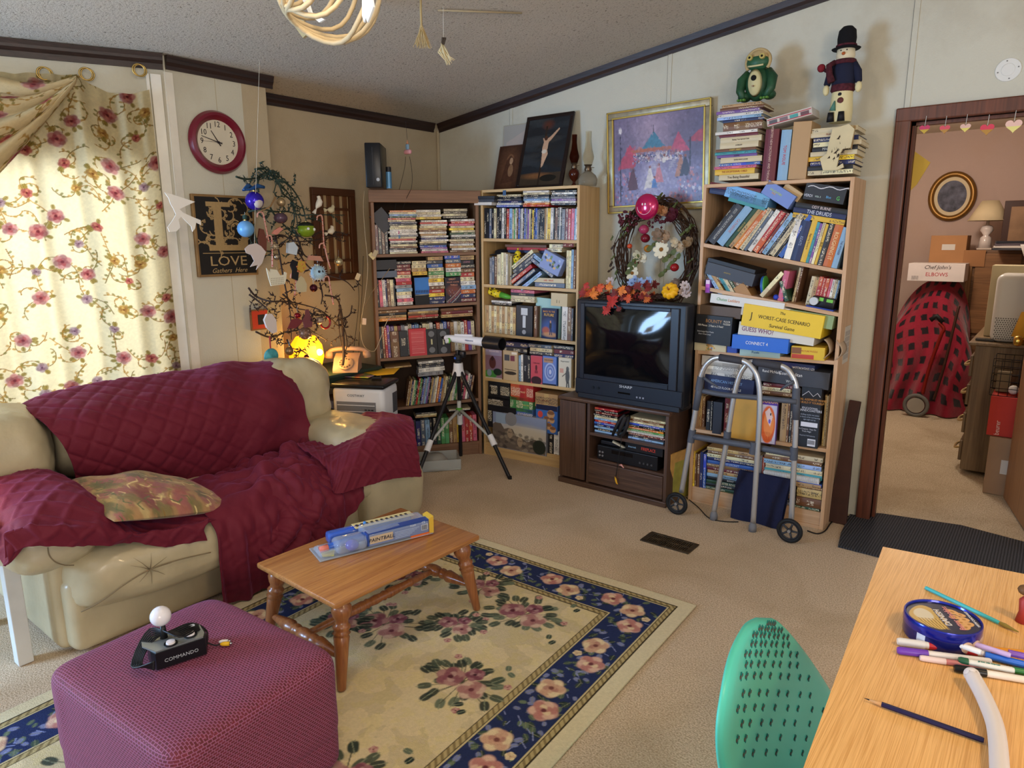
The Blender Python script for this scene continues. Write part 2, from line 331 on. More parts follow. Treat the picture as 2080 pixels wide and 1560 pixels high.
ST(MB().box(-4.2,-4.1,-2.6,-2.1,0,2.28).box(-4.2,-4.1,-2.1,-.5,0,.7).box(-4.2,-4.1,-2.1,-.5,1.9,2.28).box(-4.2,-4.1,-.5,-.1,0,2.28),'wall_left',W_A)
ST(MB().box(-4.2,-.9,-2.7,-2.6,0,3),'wall_rear',W_A)
w=ST(MB().box(-4.18,-4.12,-2.1,-2.06,.7,1.9).box(-4.18,-4.12,-.54,-.5,.7,1.9).box(-4.18,-4.12,-2.1,-.5,.7,.74).box(-4.18,-4.12,-2.1,-.5,1.86,1.9).box(-4.18,-4.12,-1.32,-1.28,.7,1.9),'window_2',M('e8e8e4',.5))
# crown trim, dark stained, under the sloping ceiling
def crown(b,A,B,n,h=.062,d=.022):
    A,B,n=V(A),V(B),V(n); z=V((0,0,1)); P=[(0,0),(d*1.3,0),(d,-.018),(d*.9,-.03),(d*.45,-.045),(d*.4,-h),(0,-h)]
    vs=[A+n*p+z*q for p,q in P]+[B+n*p+z*q for p,q in P]; k=len(P); b.add(vs,[tuple(range(k)),tuple(range(2*k-1,k-1,-1))]+[(i,i+k,(i+1)%k+k,(i+1)%k) for i in range(k)])
b=MB(); crown(b,(-3.78,3.949,ceil(-3.78)),(2.6,3.949,ceil(2.6)),(0,-1,0)); ST(b,'trim_3',TRIM)
b=MB(); crown(b,(-3.799,2.35,ceil(-3.8)+.002),(-3.799,3.90,ceil(-3.8)+.002),(1,0,0)); ST(b,'trim_4',TRIMY)
b=MB(); crown(b,(-3.544,1.80,ceil(-3.545)),(-3.544,2.385,ceil(-3.545)),(1,0,0)); ST(b,'trim_5',TRIMY)
b=MB(); q0,q1=WP(0.0,.001,0),WP(2.0,.001,0); crown(b,(q0.x,q0.y,ceil(q0.x)),(q1.x,q1.y,ceil(q1.x)),WNm,.07); ST(b,'trim_6',TRIMY)
b=MB(); wbox(b,.015,.06,0,.018,0,2.27); wbox(b,.065,.078,0,.010,0,2.27); ST(b,'trim_7',M('ded9cb',.5,mott=.08))
ST(MB().box(-3.545,-3.537,1.785,1.83,0,2.29),'trim_7',M('ded9cb',.5,mott=.08))
# doorway frame
b=MB(); b.box(-.728,-.66,3.925,4.07,0,2.09,bv=.006); b.box(.05,.118,3.925,4.07,0,2.09,bv=.006); b.box(-.728,.118,3.923,4.068,2.03,2.095,bv=.006)
b.box(-.66,-.645,3.98,4.02,0,2.03); b.box(-.66,.05,3.98,4.02,2.015,2.03); d=ST(b,'door_1',DOORW)
# door leaf swung into the bedroom, seen edge-on at the right
c=V((.045,4.07,0)); e=(V((-.125,4.78,0))-c).normalized(); nn=V((e.y,-e.x,0))
b=MB(); vs=[c+e*a+nn*t+V((0,0,z)) for z in(.012,2.0) for t in(0,.035) for a in(0,.70)]; b.add(vs,[(0,2,3,1),(4,5,7,6),(0,1,5,4),(2,6,7,3),(0,4,6,2),(1,3,7,5)])
d=ST(b,'door_2',wood('7a4f2c','96673c','Z',1,.45)); kp=c+e*.64+V((0,0,.93)); MB().lathe([(.012,0),(.012,.03),(.026,.035),(.03,.05),(.024,.066),(.008,.07)],20,0,(kp,kp-nn*.07)).build('door_knob',M('c9a24a',.25,1),d,smooth=True,label='brass knob')
# bedroom shell
ST(MB().box(-1.5,2.0,7.8,7.9,0,2.45),'wall_bedroom_far',W_C); ST(MB().box(-1.6,-1.5,4.05,7.9,0,2.45),'wall_bedroom_left',W_C); ST(MB().box(1.3,1.4,4.05,7.8,0,2.45),'wall_bedroom_right',W_C)
ST(MB().box(-1.6,2.0,4.05,7.9,2.45,2.5),'ceiling',M('cfc2ae',.9))
# round wall grommet above the doorway
c=onY(2048,142,3.95); r=.5*(onY(2075,142,3.95)-onY(2022,142,3.95)).length
t=thing('wall_cover_plate','round white plastic cover plate with four screws on wall above doorway','wall plate',c); 
MB().lathe([(0.001,0),(r,0),(r,.004),(r*.96,.006),(r*.55,.006),(r*.5,.008),(.001,.008)],40,0,((0,0,0),(0,-1,0))).build('plate',M('dcdcd6',.5),t,True,auto=30)
for k in range(4): a=PI/2*k+.2; MB().cyl((r*.78*math.cos(a),-.006,r*.78*math.sin(a)),(r*.78*math.cos(a),-.0075,r*.78*math.sin(a)),.003,n=10).build('screw',M('777777',.4,.8),t)
# floor register
t=thing('floor_vent','brown metal floor register with worn louvres set in the beige carpet','floor vent',(-1.385,3.025,0),(0,0,rad(0))); b=MB(); b.box(-.13,.13,-.066,-.05,0,.006,bv=.002); b.box(-.13,.13,.05,.066,0,.006,bv=.002); b.box(-.13,-.105,-.05,.05,0,.006); b.box(.105,.13,-.05,.05,0,.006)
b.build('frame',M('4a3d2c',.45,.5,mott=.5,ms=30),t); MB().box(-.105,.105,-.05,.05,.0005,.0015).build('grille_well',M('14100c',.9),t)
b=MB(); [b.box(-.105+.0105*i,-.101+.0105*i,-.05,.05,.001,.005) for i in range(21)]; b.box(-.105,.105,-.003,.003,.001,.0055); b.build('louvres',M('5a4a36',.5,.5,mott=.6,ms=40),t)
# dark doormat at the doorway
P=[onZ(1702,1112),onZ(1708,1085),onZ(1728,1044),onZ(1790,1046),onZ(1870,1058),onZ(1952,1070),onZ(2080,1104),onZ(2240,1160),onZ(2240,1230),onZ(2080,1172),onZ(1960,1150),onZ(1800,1137)]
m_,nt,bb=nm('ribbed_mat'); wv=nt.nodes.new('ShaderNodeTexWave'); tc=nt.nodes.new('ShaderNodeTexCoord'); nt.links.new(tc.outputs['Object'],wv.inputs[0]); wv.inputs['Scale'].default_value=26; wv.inputs['Distortion'].default_value=.6; wv.bands_direction='X'
rr=nt.nodes.new('ShaderNodeValToRGB'); rr.color_ramp.elements[0].color=lin('17181c')+(1,); rr.color_ramp.elements[1].color=lin('45454a')+(1,); nt.links.new(wv.outputs['Fac'],rr.inputs[0]); nt.links.new(rr.outputs[0],bb.inputs['Base Color']); u=nt.nodes.new('ShaderNodeBump'); u.inputs['Distance'].default_value=.004; nt.links.new(wv.outputs['Fac'],u.inputs['Height']); nt.links.new(u.outputs[0],bb.inputs['Normal']); bb.inputs['Roughness'].default_value=.9
MB().prism([(p.x,p.y) for p in P],.001,.010,'XY').build('door_mat',m_,label='charcoal ribbed mat lying across the doorway threshold',cat='mat')

for i,(y0,y1) in enumerate(((-2.2,-1.42),(-1.30,-.42))):
    MB().grid(lambda u,v:(-4.06+.02*math.sin(u*34),y0+(y1-y0)*u,.45+1.6*v),60,4).build('window_drape',M('c8c0a8',.8),smooth=True,label=['pale drape on the further half of the side window','pale drape on the nearer half of the side window'][i],cat='curtain')
# ================================================================ drawn patterns
def rose(cv,x,y,r,cols,seed=0,al=1):
    rd=random.Random(seed); ph=rd.random()*6
    cv.blob(x,y,r*1.1,cols[0],al,ph,1,.16,petal(5,.22)); 
    for k in range(6):
        a=ph+k*PI/3; cv.blob(x+r*.55*math.cos(a),y+r*.55*math.sin(a)/cv.asp,r*.42,cols[1+(k%2)],al*.8,a,1.1,.3)
    for k in range(5):
        a=ph+1+k*PI/2.5; cv.blob(x+r*.27*math.cos(a),y+r*.27*math.sin(a)/cv.asp,r*.26,cols[2+(k%2)],al*.8,a,1.3,.35)
    cv.blob(x,y,r*.2,cols[-1],al,0,1,.5)
def leaf(cv,x,y,r,ang,c,c2=None,al=1,el=2.0):
    cv.blob(x,y,r,c,al,ang,el,.25,lambda t:1-.35*np.abs(np.cos(t))**3)
    if c2: cv.line([(x-r*el*.8*math.cos(ang),y-r*el*.8*math.sin(ang)/cv.asp),(x+r*el*.8*math.cos(ang),y+r*el*.8*math.sin(ang)/cv.asp)],r*.12,c2,al*.9)
# ---------------------------------------------------------------- curtain
def floral(nx,ny,W,seed,base='dccfa8'):
    cv=CV(nx,ny,base); rd=random.Random(seed); u=1/W
    pts=[]
    for it in range(900):
        x,y=rd.random(),rd.random(); 
        if all(math.hypot(x-a,(y-b)*cv.asp)>.108*u for a,b in pts): pts.append((x,y))
    for x,y in pts:   # vines
        for k in range(3):
            P=[(x,y)]; a=rd.random()*6.28; cu=rd.uniform(-.5,.5)
            for i in range(12): a+=cu+rd.uniform(-.25,.25); P.append((P[-1][0]+.012*u*math.cos(a),P[-1][1]+.012*u*math.sin(a)/cv.asp))
            cv.line(P,.0022*u,rd.choice(['8f6a34','a57c3a','7d6a3c']))
            for i in range(2,12,2):
                b_=a+rd.choice([-1,1])*1.1; leaf(cv,P[i][0]+.010*u*math.cos(b_),P[i][1]+.010*u*math.sin(b_)/cv.asp,.0055*u,b_,rd.choice(['a8813c','8a7a3e','b08a4a','77703c']),None,.85)
    for i,(x,y) in enumerate(pts):
        k=i%5; r=(.036 if k<2 else .024)*u*rd.uniform(.85,1.15)
        cols=[['b89a90','a8625c','84383c','b87468','5a2024'],['c4a498','b4706a','885050','984444','642a30'],['b89a54','a8803f','8e6232','c8a45c','6a4020'],['b0a090','967e80','765660','a08488','543a48'],['c09078','a85048','883438','bc785c','581e1c']][k]
        rose(cv,x,y,r,cols,i,.9)
        for q in range(3): a=rd.random()*6.28; leaf(cv,x+r*1.35*math.cos(a),y+r*1.35*math.sin(a)/cv.asp,.009*u,a,'8f7a3a','6a5a2c',.9)
    cv.mott(.10,3,seed); return cv
CURT=vcol(.85,.62,.0008,700,spec=.1)
cv=floral(520,620,1.55,3)
cu=thing('floral_curtain','cream floral curtain hanging over the sunlit window behind the couch','curtain',WP(0,0,0))
base=WP(0,0,0)
def curt(X,Y):
    # X 0 right edge .. 1 left ; Y 0 top .. 1 bottom
    s=.055+.02*(1-Y)-.0+1.50*X; top=2.215-.055*np.sin(np.clip((s-.03)/.34,0,1)*PI)-.04*np.clip((s-.4)/.6,0,1); z=top-Y*(top-.60)
    am=.010+.018*Y; t=.045+am*np.sin(s*38+1.2*np.sin(Y*2.2)+.6)+.010*np.sin(s*17+Y*3)+.012*np.sin(s*71+2*Y)*(1-Y)
    t=t+.02*np.exp(-((s-.38)/.05)**2)*(1-Y)
    return (WE.x*s+WNm.x*t, WE.y*s+WNm.y*t, z)
o=cv.mesh(curt,'drape',CURT,cu)
cv2=floral(330,240,1.0,8,'cdb88c'); cv2.a*=.93
def swag(X,Y):
    # X: 0 at the gathered hook .. 1 far left ; Y across the folds (0 upper edge, 1 lower edge)
    s=.375+1.15*X; zt=2.20-.045*np.sin(np.clip(X*3.2,0,1)*PI); zb=2.19-1.42*X**.92*np.clip(1-.2*X,0,1)
    z=zt+(zb-zt)*Y; f=np.clip(X*3,0,1)
    t=.085+.016*(.35+f)*np.sin(Y*26-X*3)+.012*np.sin(Y*11+X*5)+.045*np.sin(Y*PI)*f
    z=z+.008*np.sin(Y*26-X*3+1)
    return (WE.x*s+WNm.x*t, WE.y*s+WNm.y*t, z)
o=cv2.mesh(swag,'swag',vcol(.85,.15,.0008,700,spec=.1),cu)
for i,(px,py) in enumerate(((93,150),(178,151),(285,143))):
    c=onW(px,py,.05); b=MB(); q=[c+ (WE*math.cos(a)+V((0,0,1))*math.sin(a))*.026 for a in [2*PI*k/28 for k in range(28)]]
    b.tube(q,.0032,8,closed=True); q2=[p+WE*.008+WNm*.006 for p in q]; 
    if i!=1: q2=q2
    b.tube(q2,.0032,8,closed=True)
    tag(b.build('curtain_ring',M('b89a58',.35,.8),smooth=True),['double brass curtain ring above the swag, nearest the left frame edge','brass curtain ring holding the gathered swag, middle of three','brass curtain ring at the right corner of the curtain beside white trim'][i],'curtain ring','curtain rings')
# ---------------------------------------------------------------- rug
RX0,RX1,RY0,RY1=-2.53,-.975,.02,2.49
def rug():
    nx,ny=520,820; cv=CV(nx,ny,'d6c49c'); W=RX1-RX0; u=1/W; rd=random.Random(5)
    L=RY1-RY0
    def P(x,y): return x/W,y/L      # metres -> canvas
    n=cv.noise(1,26,4); cv.a*=(1-.13*(n>.53)-.0*n)[...,None]; n=cv.noise(1,11,9); cv.a[...,2]*=(1-.10*(n>.55))
    def frame(m0,m1,c):
        X=cv.X*W; Y=cv.Y*L; d=np.minimum(np.minimum(X,W-X),np.minimum(Y,L-Y)); cv.put(((d>=m0)&(d<m1)).astype(float),c); return d
    frame(0,.055,'d8cba8'); frame(.055,.275,'2c355a'); 
    for a,b_,c in((.055,.061,'3c3326'),(.061,.078,'b5a273'),(.078,.083,'3c3326'),(.083,.089,'c9b98b'),(.258,.264,'c9b98b'),(.264,.269,'4a4030'),(.269,.288,'b5a273'),(.288,.293,'4a4030')): d=frame(a,b_,c)
    X=cv.X*W; Y=cv.Y*L; bead=(np.sin(X*260)*np.sin(Y*260)); cv.put((((d>.061)&(d<.078)|(d>.269)&(d<.288))&(np.sin((X+Y)*230)>.3)).astype(float),'6b5a3a',.7)
    # border: leaves then paired roses
    def per(t):  # point at distance t around the mid-line of the border
        a=.172; w=W-2*a; h=L-2*a; t%=2*(w+h)
        if t<h: return W-a,L-a-t
        t-=h
        if t<w: return W-a-t,a
        t-=w
        if t<h: return a,a+t
        return a+t-h,L-a
    tot=2*(W+L-4*.172); 
    for i in range(900):
        t=rd.random()*tot; x,y=per(t); x+=rd.uniform(-.075,.075); y+=rd.uniform(-.075,.075); px,py=P(x,y); leaf(cv,px,py,rd.uniform(.007,.011)*u,rd.random()*3.1,rd.choice(['4a5a48','3e4a40','6a7a60','7a80a8','8088b4','5a6a54','2e3a34']),'8a8a6a',.9)
    for i in range(260):
        t=rd.random()*tot; x,y=per(t); px,py=P(x+rd.uniform(-.07,.07),y+rd.uniform(-.07,.07)); cv.line([(px,py),(px+rd.uniform(-.03,.03)*u,py+rd.uniform(-.03,.03)*u/cv.asp)],.0016*u,'8a92bc')
    for i in range(44):
        t=i*tot/44; x,y=per(t); nx_=.035*(1 if i%2 else -1); k=.03
        cA=[['d8b896','e3cfa6','c79a80','b07a6c','7a4a44'],['c79a8c','dcb8a0','b4766e','e3cfa6','6e3c40']][i%2]
        px,py=P(x+nx_*.6,y+nx_*.6); rose(cv,px,py,.047*u,cA,i)
        if i%3==0: px,py=P(x-nx_*1.5,y+nx_*1.5); rose(cv,px,py,.016*u,['e6d6b0','d8c090','c8a888','d8c8a0','a88868'],i+50)
    # field bouquets
    dark=['39423a','4b5648','2f3a36','66705c']
    def bouquet(x,y,sc,s):
        r2=random.Random(s); px,py=P(x,y)
        for k in range(26):
            a=k*.42+r2.uniform(-.2,.2); d_=sc*r2.uniform(.8,1.65); qx,qy=P(x+d_*math.cos(a),y+d_*math.sin(a)*.9); leaf(cv,qx,qy,.0165*u,a+r2.uniform(-.5,.5),r2.choice(dark),'8a8f74',.95,2.1)
            cv.line([(px,py),(qx,qy)],.0018*u,'4b4a3a',.8)
        for (dx,dy,rr),c in zip([(-.045,0,.042),(.042,-.012,.040),(.008,.048,.028)],[['a37570','b48880','86505a','bf9c90','5c3038'],['c4a08e','d0b49c','a26c6a','b2827a','6c3c42'],['946068','a27276','784450','b08a88','503038']]):
            qx,qy=P(x+dx*sc/.08,y+dy*sc/.08); rose(cv,qx,qy,rr*u*sc/.08,c,s+int(rr*1000))
        for k in range(3): a=r2.random()*6.28; qx,qy=P(x+sc*1.7*math.cos(a),y+sc*1.5*math.sin(a)); rose(cv,qx,qy,.014*u,['b88a80','a8706c','c8a090','b07a74','7a4a4a'],s+k)
    for (x,y,sc) in [(1.02,2.0,.085),(1.1,1.52,.08),(.72,1.02,.085),(.62,1.62,.085),(1.12,.98,.08),(.75,2.08,.07),(.42,1.2,.08),(.5,.62,.085),(1.0,.5,.085),(.42,1.95,.07),(.85,1.78,.06),(.86,.74,.06),(.46,1.55,.06)]: bouquet(x,y,sc*1.18,int(x*100+y*1000))
    for k in range(8):
        qx,qy=P(W-.33-rd.uniform(0,.05),.4+k*.25); leaf(cv,qx,qy,.011*u,rd.random()*3,rd.choice(dark),'8a8f74'); leaf(cv,qx-.03*u,qy+.01,.011*u,rd.random()*3,rd.choice(dark),'8a8f74')
    cv.mott(.10,2,2); return cv
cv=rug(); rg=rad(2.2); rcx,rcy=(RX0+RX1)/2,(RY0+RY1)/2
def rf(X,Y):
    x=(X-.5)*(RX1-RX0); y=(Y-.5)*(RY1-RY0); z=.010+.0025*np.sin(x*7+y*3)*np.sin(y*5)
    return rcx+x*math.cos(rg)+y*math.sin(rg)*1.0, rcy-x*math.sin(rg)*-1+y*math.cos(rg), z
def rf(X,Y):
    x=(X-.5)*(RX1-RX0); y=(Y-.5)*(RY1-RY0); c,s_=math.cos(rg),math.sin(rg); return rcx+x*c-y*s_*-1*0-y*s_, rcy+x*s_+y*c, .010+.0015*np.sin(x*7+y*3)
o=cv.mesh(rf,'area_rug',vcol(.95,0,.002,260,spec=.05),label='cream area rug with navy floral border under the coffee table',cat='rug'); solid(o,.008)
# ---------------------------------------------------------------- lattice cloth
def crm(P,t):   # Catmull-Rom through rows of points, t in 0..1 -> weights matrix
    n=len(P); T=t*(n-1); i=np.clip(T.astype(int),0,n-2); f=(T-i)[:,None]; g=lambda k:P[np.clip(i+k,0,n-1)]
    p0,p1,p2,p3=g(-1),g(0),g(1),g(2); sh=(-1,)+(1,)*(P.ndim-1); f=f.reshape((-1,)+(1,)*(P.ndim-1))
    return .5*((2*p1)+(-p0+p2)*f+(2*p0-5*p1+4*p2-p3)*f*f+(-p0+3*p1-3*p2+p3)*f**3)
def lattice(rows,nu,nv):
    A=np.array([[tuple(q) for q in r] for r in rows],float); A=crm(A,np.linspace(0,1,nv)); A=crm(A.transpose(1,0,2),np.linspace(0,1,nu)).transpose(1,0,2); return A   # nv,nu,3
def cloth(A,disp,flip=False):
    du=np.gradient(A,axis=1); dv=np.gradient(A,axis=0); n=np.cross(du,dv); n/=np.linalg.norm(n,axis=2,keepdims=True)+1e-9
    if flip: n=-n
    # arc-length coordinates in metres
    su=np.cumsum(np.linalg.norm(du,axis=2),axis=1); sv=np.cumsum(np.linalg.norm(dv,axis=2),axis=0)
    return A+n*disp(su,sv,A)[...,None]
def addgrid(b,A,mi=0):
    nv,nu=A.shape[:2]; b.add([tuple(q) for q in A.reshape(-1,3)],[(j*nu+i,j*nu+i+1,(j+1)*nu+i+1,(j+1)*nu+i) for j in range(nv-1) for i in range(nu-1)],mi)
def quilt(su,sv,sp=.078,d=.0075):
    a=(su+sv)/sp*.7071; c=(su-sv)/sp*.7071; g=lambda q: np.abs(np.sin(PI*q))
    return d*(np.minimum(g(a),.55)*np.minimum(g(c),.55)/.30)-d
def nz(x,y,z=0,s=1):
    f=np.vectorize(lambda a,b_:MN.noise(V((a*s,b_*s,z)))); return f(x,y)
def PX(*q): return [onX(a,b_,c) for a,b_,c in q]
# ---------------------------------------------------------------- couch
LEA=M('bcae8c',.36,bump=.010,bs=7,mott=.16,ms=4,spec=.5,coat=.15)
def puff(c,h,e=.35,n=40,wr=.004,seed=0,sag=0):
    """rounded cushion: centre c, half sizes h"""
    b=MB(); vs=[];fs=[]; m=n//2
    sp=lambda v,p: math.copysign(abs(v)**p,v)
    for i in range(m+1):
        t=-PI/2+PI*i/m
        for k in range(n):
            a=2*PI*k/n; x=sp(math.cos(t),e)*sp(math.cos(a),e); y=sp(math.cos(t),e)*sp(math.sin(a),e); z=sp(math.sin(t),e*1.25)
            p=V((c[0]+h[0]*x,c[1]+h[1]*y,c[2]+h[2]*z)); w=MN.noise(p*7+V((seed,0,0)))*wr*2+abs(MN.noise(V((p.x*18,p.y*9,p.z*18))+V((seed,3,0))))*wr
            d=V((x,y,z)).normalized(); vs.append(p+d*w)
    for i in range(m):
        for k in range(n): k2=(k+1)%n; fs.append((i*n+k,i*n+k2,(i+1)*n+k2,(i+1)*n+k))
    b.add(vs,fs); return b
t=thing('couch','cream leather loveseat mostly covered by a burgundy quilted throw','couch',(0,0,0))
MB().box(-3.38,-2.64,.80,2.42,.01,.30,bv=.045).build('base',LEA,t,True,auto=60)
MB().box(-3.40,-2.70,.775,.86,.015,.47,bv=.035).build('side_panel',LEA,t,True,auto=60)
MB().box(-3.40,-2.70,2.33,2.42,.015,.47,bv=.035).build('side_panel',LEA,t,True,auto=60)
puff((-2.92,1.235,.285),(.385,.425,.125),.42,90,.010,1).build('seat_cushion',LEA,t,True)
puff((-2.92,2.0,.315),(.36,.40,.105),.42,60,.006,2).build('seat_cushion',LEA,t,True)
puff((-2.98,.795,.455),(.40,.165,.105),.55,84,.010,3).build('armrest',LEA,t,True)
puff((-2.93,2.25,.44),(.38,.18,.125),.55,84,.010,4).build('armrest',LEA,t,True)
puff((-2.66,2.30,.20),(.12,.20,.17),.45,48,.006,8).build('arm_front',LEA,t,True)
puff((-3.36,1.56,.42),(.10,.86,.34),.4,56,.004,5).build('back_frame',LEA,t,True)
puff((-3.25,.74,.665),(.20,.25,.19),.62,84,.011,6).build('back_pillow',LEA,t,True)
puff((-3.27,2.17,.66),(.18,.21,.20),.62,84,.011,7).build('back_pillow',LEA,t,True)
puff((-3.31,1.5,.64),(.13,.50,.18),.45,56,.005,9).build('back_pillow',LEA,t,True)
# seams on the near seat front

SEAM=M('85765a',.7); cr=random.Random(2)
P=PX((165,1243,-2.575),(205,1222,-2.542),(255,1186,-2.527),(305,1157,-2.522),(360,1138,-2.522),(428,1122,-2.522)); MB().tube([V(q) for q in crm(np.array([tuple(p) for p in P]),np.linspace(0,1,40))],.0022,6).build('seam',SEAM,t,True)
for dx,dy in((-34,-24),(-40,-8),(-22,26),(4,30),(34,-26),(44,-14),(30,10),(2,-34)): a=V(PX((305,1157,-2.522))[0]); e=V(PX((305+dx,1157+dy,-2.524))[0]); MB().tube([a,a.lerp(e,.5)+V((.0005,.002,.001)),e],[.0018,.0011,.0003],5).build('crease',SEAM,t,True)
P=PX((97,1112,-2.585),(100,1128,-2.578),(113,1142,-2.575),(132,1148,-2.578),(150,1148,-2.585)); MB().tube([V(q) for q in crm(np.array([tuple(p) for p in P]),np.linspace(0,1,24))],.002,6).build('seam',SEAM,t,True)
# ---------------------------------------------------------------- burgundy throw
THR,nt,bb=nm('burgundy_quilted_cotton'); bb.inputs['Base Color'].default_value=lin('681a2b')+(1,); bb.inputs['Roughness'].default_value=.72; bb.inputs['Sheen Weight'].default_value=.35; bb.inputs['Sheen Tint'].default_value=lin('c070a8')+(1,); bb.inputs['Sheen Roughness'].default_value=.4; bb.inputs['Specular IOR Level'].default_value=.25
n_=nt.nodes.new('ShaderNodeTexNoise'); n_.inputs['Scale'].default_value=22; n_.inputs['Detail'].default_value=6; tcx=nt.nodes.new('ShaderNodeTexCoord'); nt.links.new(tcx.outputs['Object'],n_.inputs[0]); u=nt.nodes.new('ShaderNodeBump'); u.inputs['Distance'].default_value=.006; u.inputs['Strength'].default_value=.55; nt.links.new(n_.outputs['Fac'],u.inputs['Height']); nt.links.new(u.outputs[0],bb.inputs['Normal'])
b=MB()
# A: back
rows=[PX((36,850,-3.46),(90,830,-3.46),(180,815,-3.46),(341,800,-3.46),(480,780,-3.46),(553,760,-3.46)),
 PX((36,826,-3.37),(95,800,-3.37),(185,779,-3.37),(341,757,-3.37),(470,737,-3.37),(553,730,-3.37)),
 PX((55,834,-3.22),(140,815,-3.2),(240,800,-3.19),(360,785,-3.18),(490,760,-3.18),(580,746,-3.20)),
 PX((92,862,-3.10),(175,850,-3.06),(270,840,-3.05),(380,828,-3.04),(505,805,-3.04),(606,782,-3.08)),
 PX((123,897,-3.04),(200,893,-3.02),(290,885,-3.0),(400,872,-2.99),(525,845,-3.0),(622,820,-3.02)),
 PX((144,936,-3.05),(220,935,-3.03),(305,930,-3.01),(405,920,-3.0),(530,885,-3.0),(628,850,-3.0)),
 PX((154,972,-3.08),(230,975,-3.07),(315,975,-3.05),(410,965,-3.04),(530,925,-3.0),(640,893,-2.95)),
 PX((154,1000,-3.10),(240,1010,-3.10),(330,1012,-3.08),(420,1000,-3.06),(545,950,-3.02),(655,915,-2.95))]
A=lattice(rows,170,130)
def dA(su,sv,P):
    U=su/su.max(); Vv=sv/sv.max(); fold=.024*np.sin((su*1.0+sv*.75)*19)*sm_(.45,.8,U)*(.3+.7*Vv)+.008*np.sin((su-.9*sv)*31)*sm_(.5,.9,U)*Vv
    return quilt(su,sv)*(1-.8*sm_(.45,.8,U))+fold+.006*nz(su,sv,0,6)+.003*nz(su,sv,4,24)
def sm_(a,b_,t): t=np.clip((t-a)/(b_-a),0,1); return t*t*(3-2*t)
b.v=[];addgrid(b,cloth(A,dA,True))
# B: near arm and front left
ys=(.625,.70,.80,.92,1.03,1.17,1.34)
def RW(x,zs,yy=ys): return [V((x,y,z)) for y,z in zip(yy,zs)]
rows=[RW(-3.22,(.50,.58,.60,.58,.50,.44,.42)),RW(-3.0,(.49,.595,.62,.60,.49,.43,.42)),RW(-2.82,(.48,.585,.615,.60,.47,.43,.42)),
 RW(-2.66,(.47,.57,.59,.57,.45,.42,.41)),RW(-2.56,(.46,.53,.545,.52,.43,.40,.38)),
 PX((9,1085,-2.56),(60,1070,-2.53),(140,1075,-2.51),(210,1080,-2.52),(275,1085,-2.54),(340,1078,-2.54),(412,1068,-2.54)),
 PX((10,1134,-2.56),(62,1108,-2.53),(144,1110,-2.515),(210,1107,-2.53),(275,1102,-2.55),(340,1110,-2.54),(416,1094,-2.545))]
A=lattice(rows,130,110)
def dB(su,sv,P): return quilt(su,sv)+.010*nz(P[...,0]*5,P[...,1]*5,1,1)+.003*nz(su,sv,5,22)+.006*np.sin(su*34)*sm_(.7,1,sv/sv.max())
addgrid(b,cloth(A,dB))
# C: seat, crumpled, and the long drop to the floor
yc=(1.30,1.42,1.54,1.66,1.78,1.92,2.05)
rows=[[onX(400,985,-3.12),onX(440,975,-3.12),onX(480,955,-3.12),onX(520,937,-3.10),onX(560,920,-3.08),onX(600,908,-3.05),onX(640,895,-3.0)],
 RW(-2.98,(.41,.42,.44,.45,.46,.46,.47),yc),RW(-2.84,(.42,.43,.46,.48,.50,.48,.47),yc),RW(-2.70,(.42,.43,.46,.50,.51,.47,.44),yc),RW(-2.58,(.40,.41,.43,.47,.46,.42,.38),yc),
 RW(-2.51,(.33,.34,.36,.38,.37,.34,.32),yc),RW(-2.50,(.22,.23,.25,.27,.27,.24,.22),(1.30,1.40,1.51,1.63,1.75,1.86,1.95)),RW(-2.51,(.12,.12,.13,.14,.15,.16,.16),(1.30,1.39,1.49,1.60,1.72,1.81,1.90)),RW(-2.53,(.025,.02,.022,.03,.06,.10,.12),(1.30,1.38,1.47,1.57,1.68,1.77,1.85))]
A=lattice(rows,170,200)
def dC(su,sv,P):
    x,y,z=P[...,0],P[...,1],P[...,2]; top=sm_(.30,.42,z); c=sm_(1.42,1.62,y)
    w1=nz(x*1.0,y,2,9); w2=nz(x,y,7,15); ridge=(1-np.abs(w1)*2.2)*.034+(1-np.abs(w2)*2.2)*.016
    vert=.013*np.sin(y*52+2*np.sin(z*8))+.006*np.sin(y*110+z*9)
    return top*(ridge*(.15+.85*c)-.01)+(1-top)*vert+.004*nz(x+z,y-z,3,26)
addgrid(b,cloth(A,dC,False))
# C2: rumpled heap between back and far arm
rows=[PX((440,985,-3.0),(490,960,-3.0),(540,935,-2.98),(590,910,-2.95),(640,900,-2.88)),
 PX((450,1005,-2.92),(510,960,-2.86),(560,930,-2.82),(610,912,-2.78),(655,925,-2.70)),
 PX((470,1030,-2.82),(530,990,-2.72),(580,960,-2.70),(630,940,-2.66),(672,955,-2.60)),
 PX((500,1060,-2.66),(550,1030,-2.58),(600,1000,-2.57),(645,985,-2.56),(680,1005,-2.53)),
 PX((520,1110,-2.52),(560,1085,-2.47),(610,1060,-2.46),(650,1045,-2.47),(684,1050,-2.49)),
 PX((535,1160,-2.47),(570,1140,-2.44),(610,1120,-2.44),(645,1105,-2.45),(676,1095,-2.47))]
A=lattice(rows,120,140)
def dE(su,sv,P):
    x,y,z=P[...,0],P[...,1],P[...,2]; w1=nz(x+z,y-z*.5,11,10); w2=nz(x+.5*z,y+z,13,19); return (1-np.abs(w1)*2.4)*.03+(1-np.abs(w2)*2.3)*.014-.018
addgrid(b,cloth(A,dE,False))
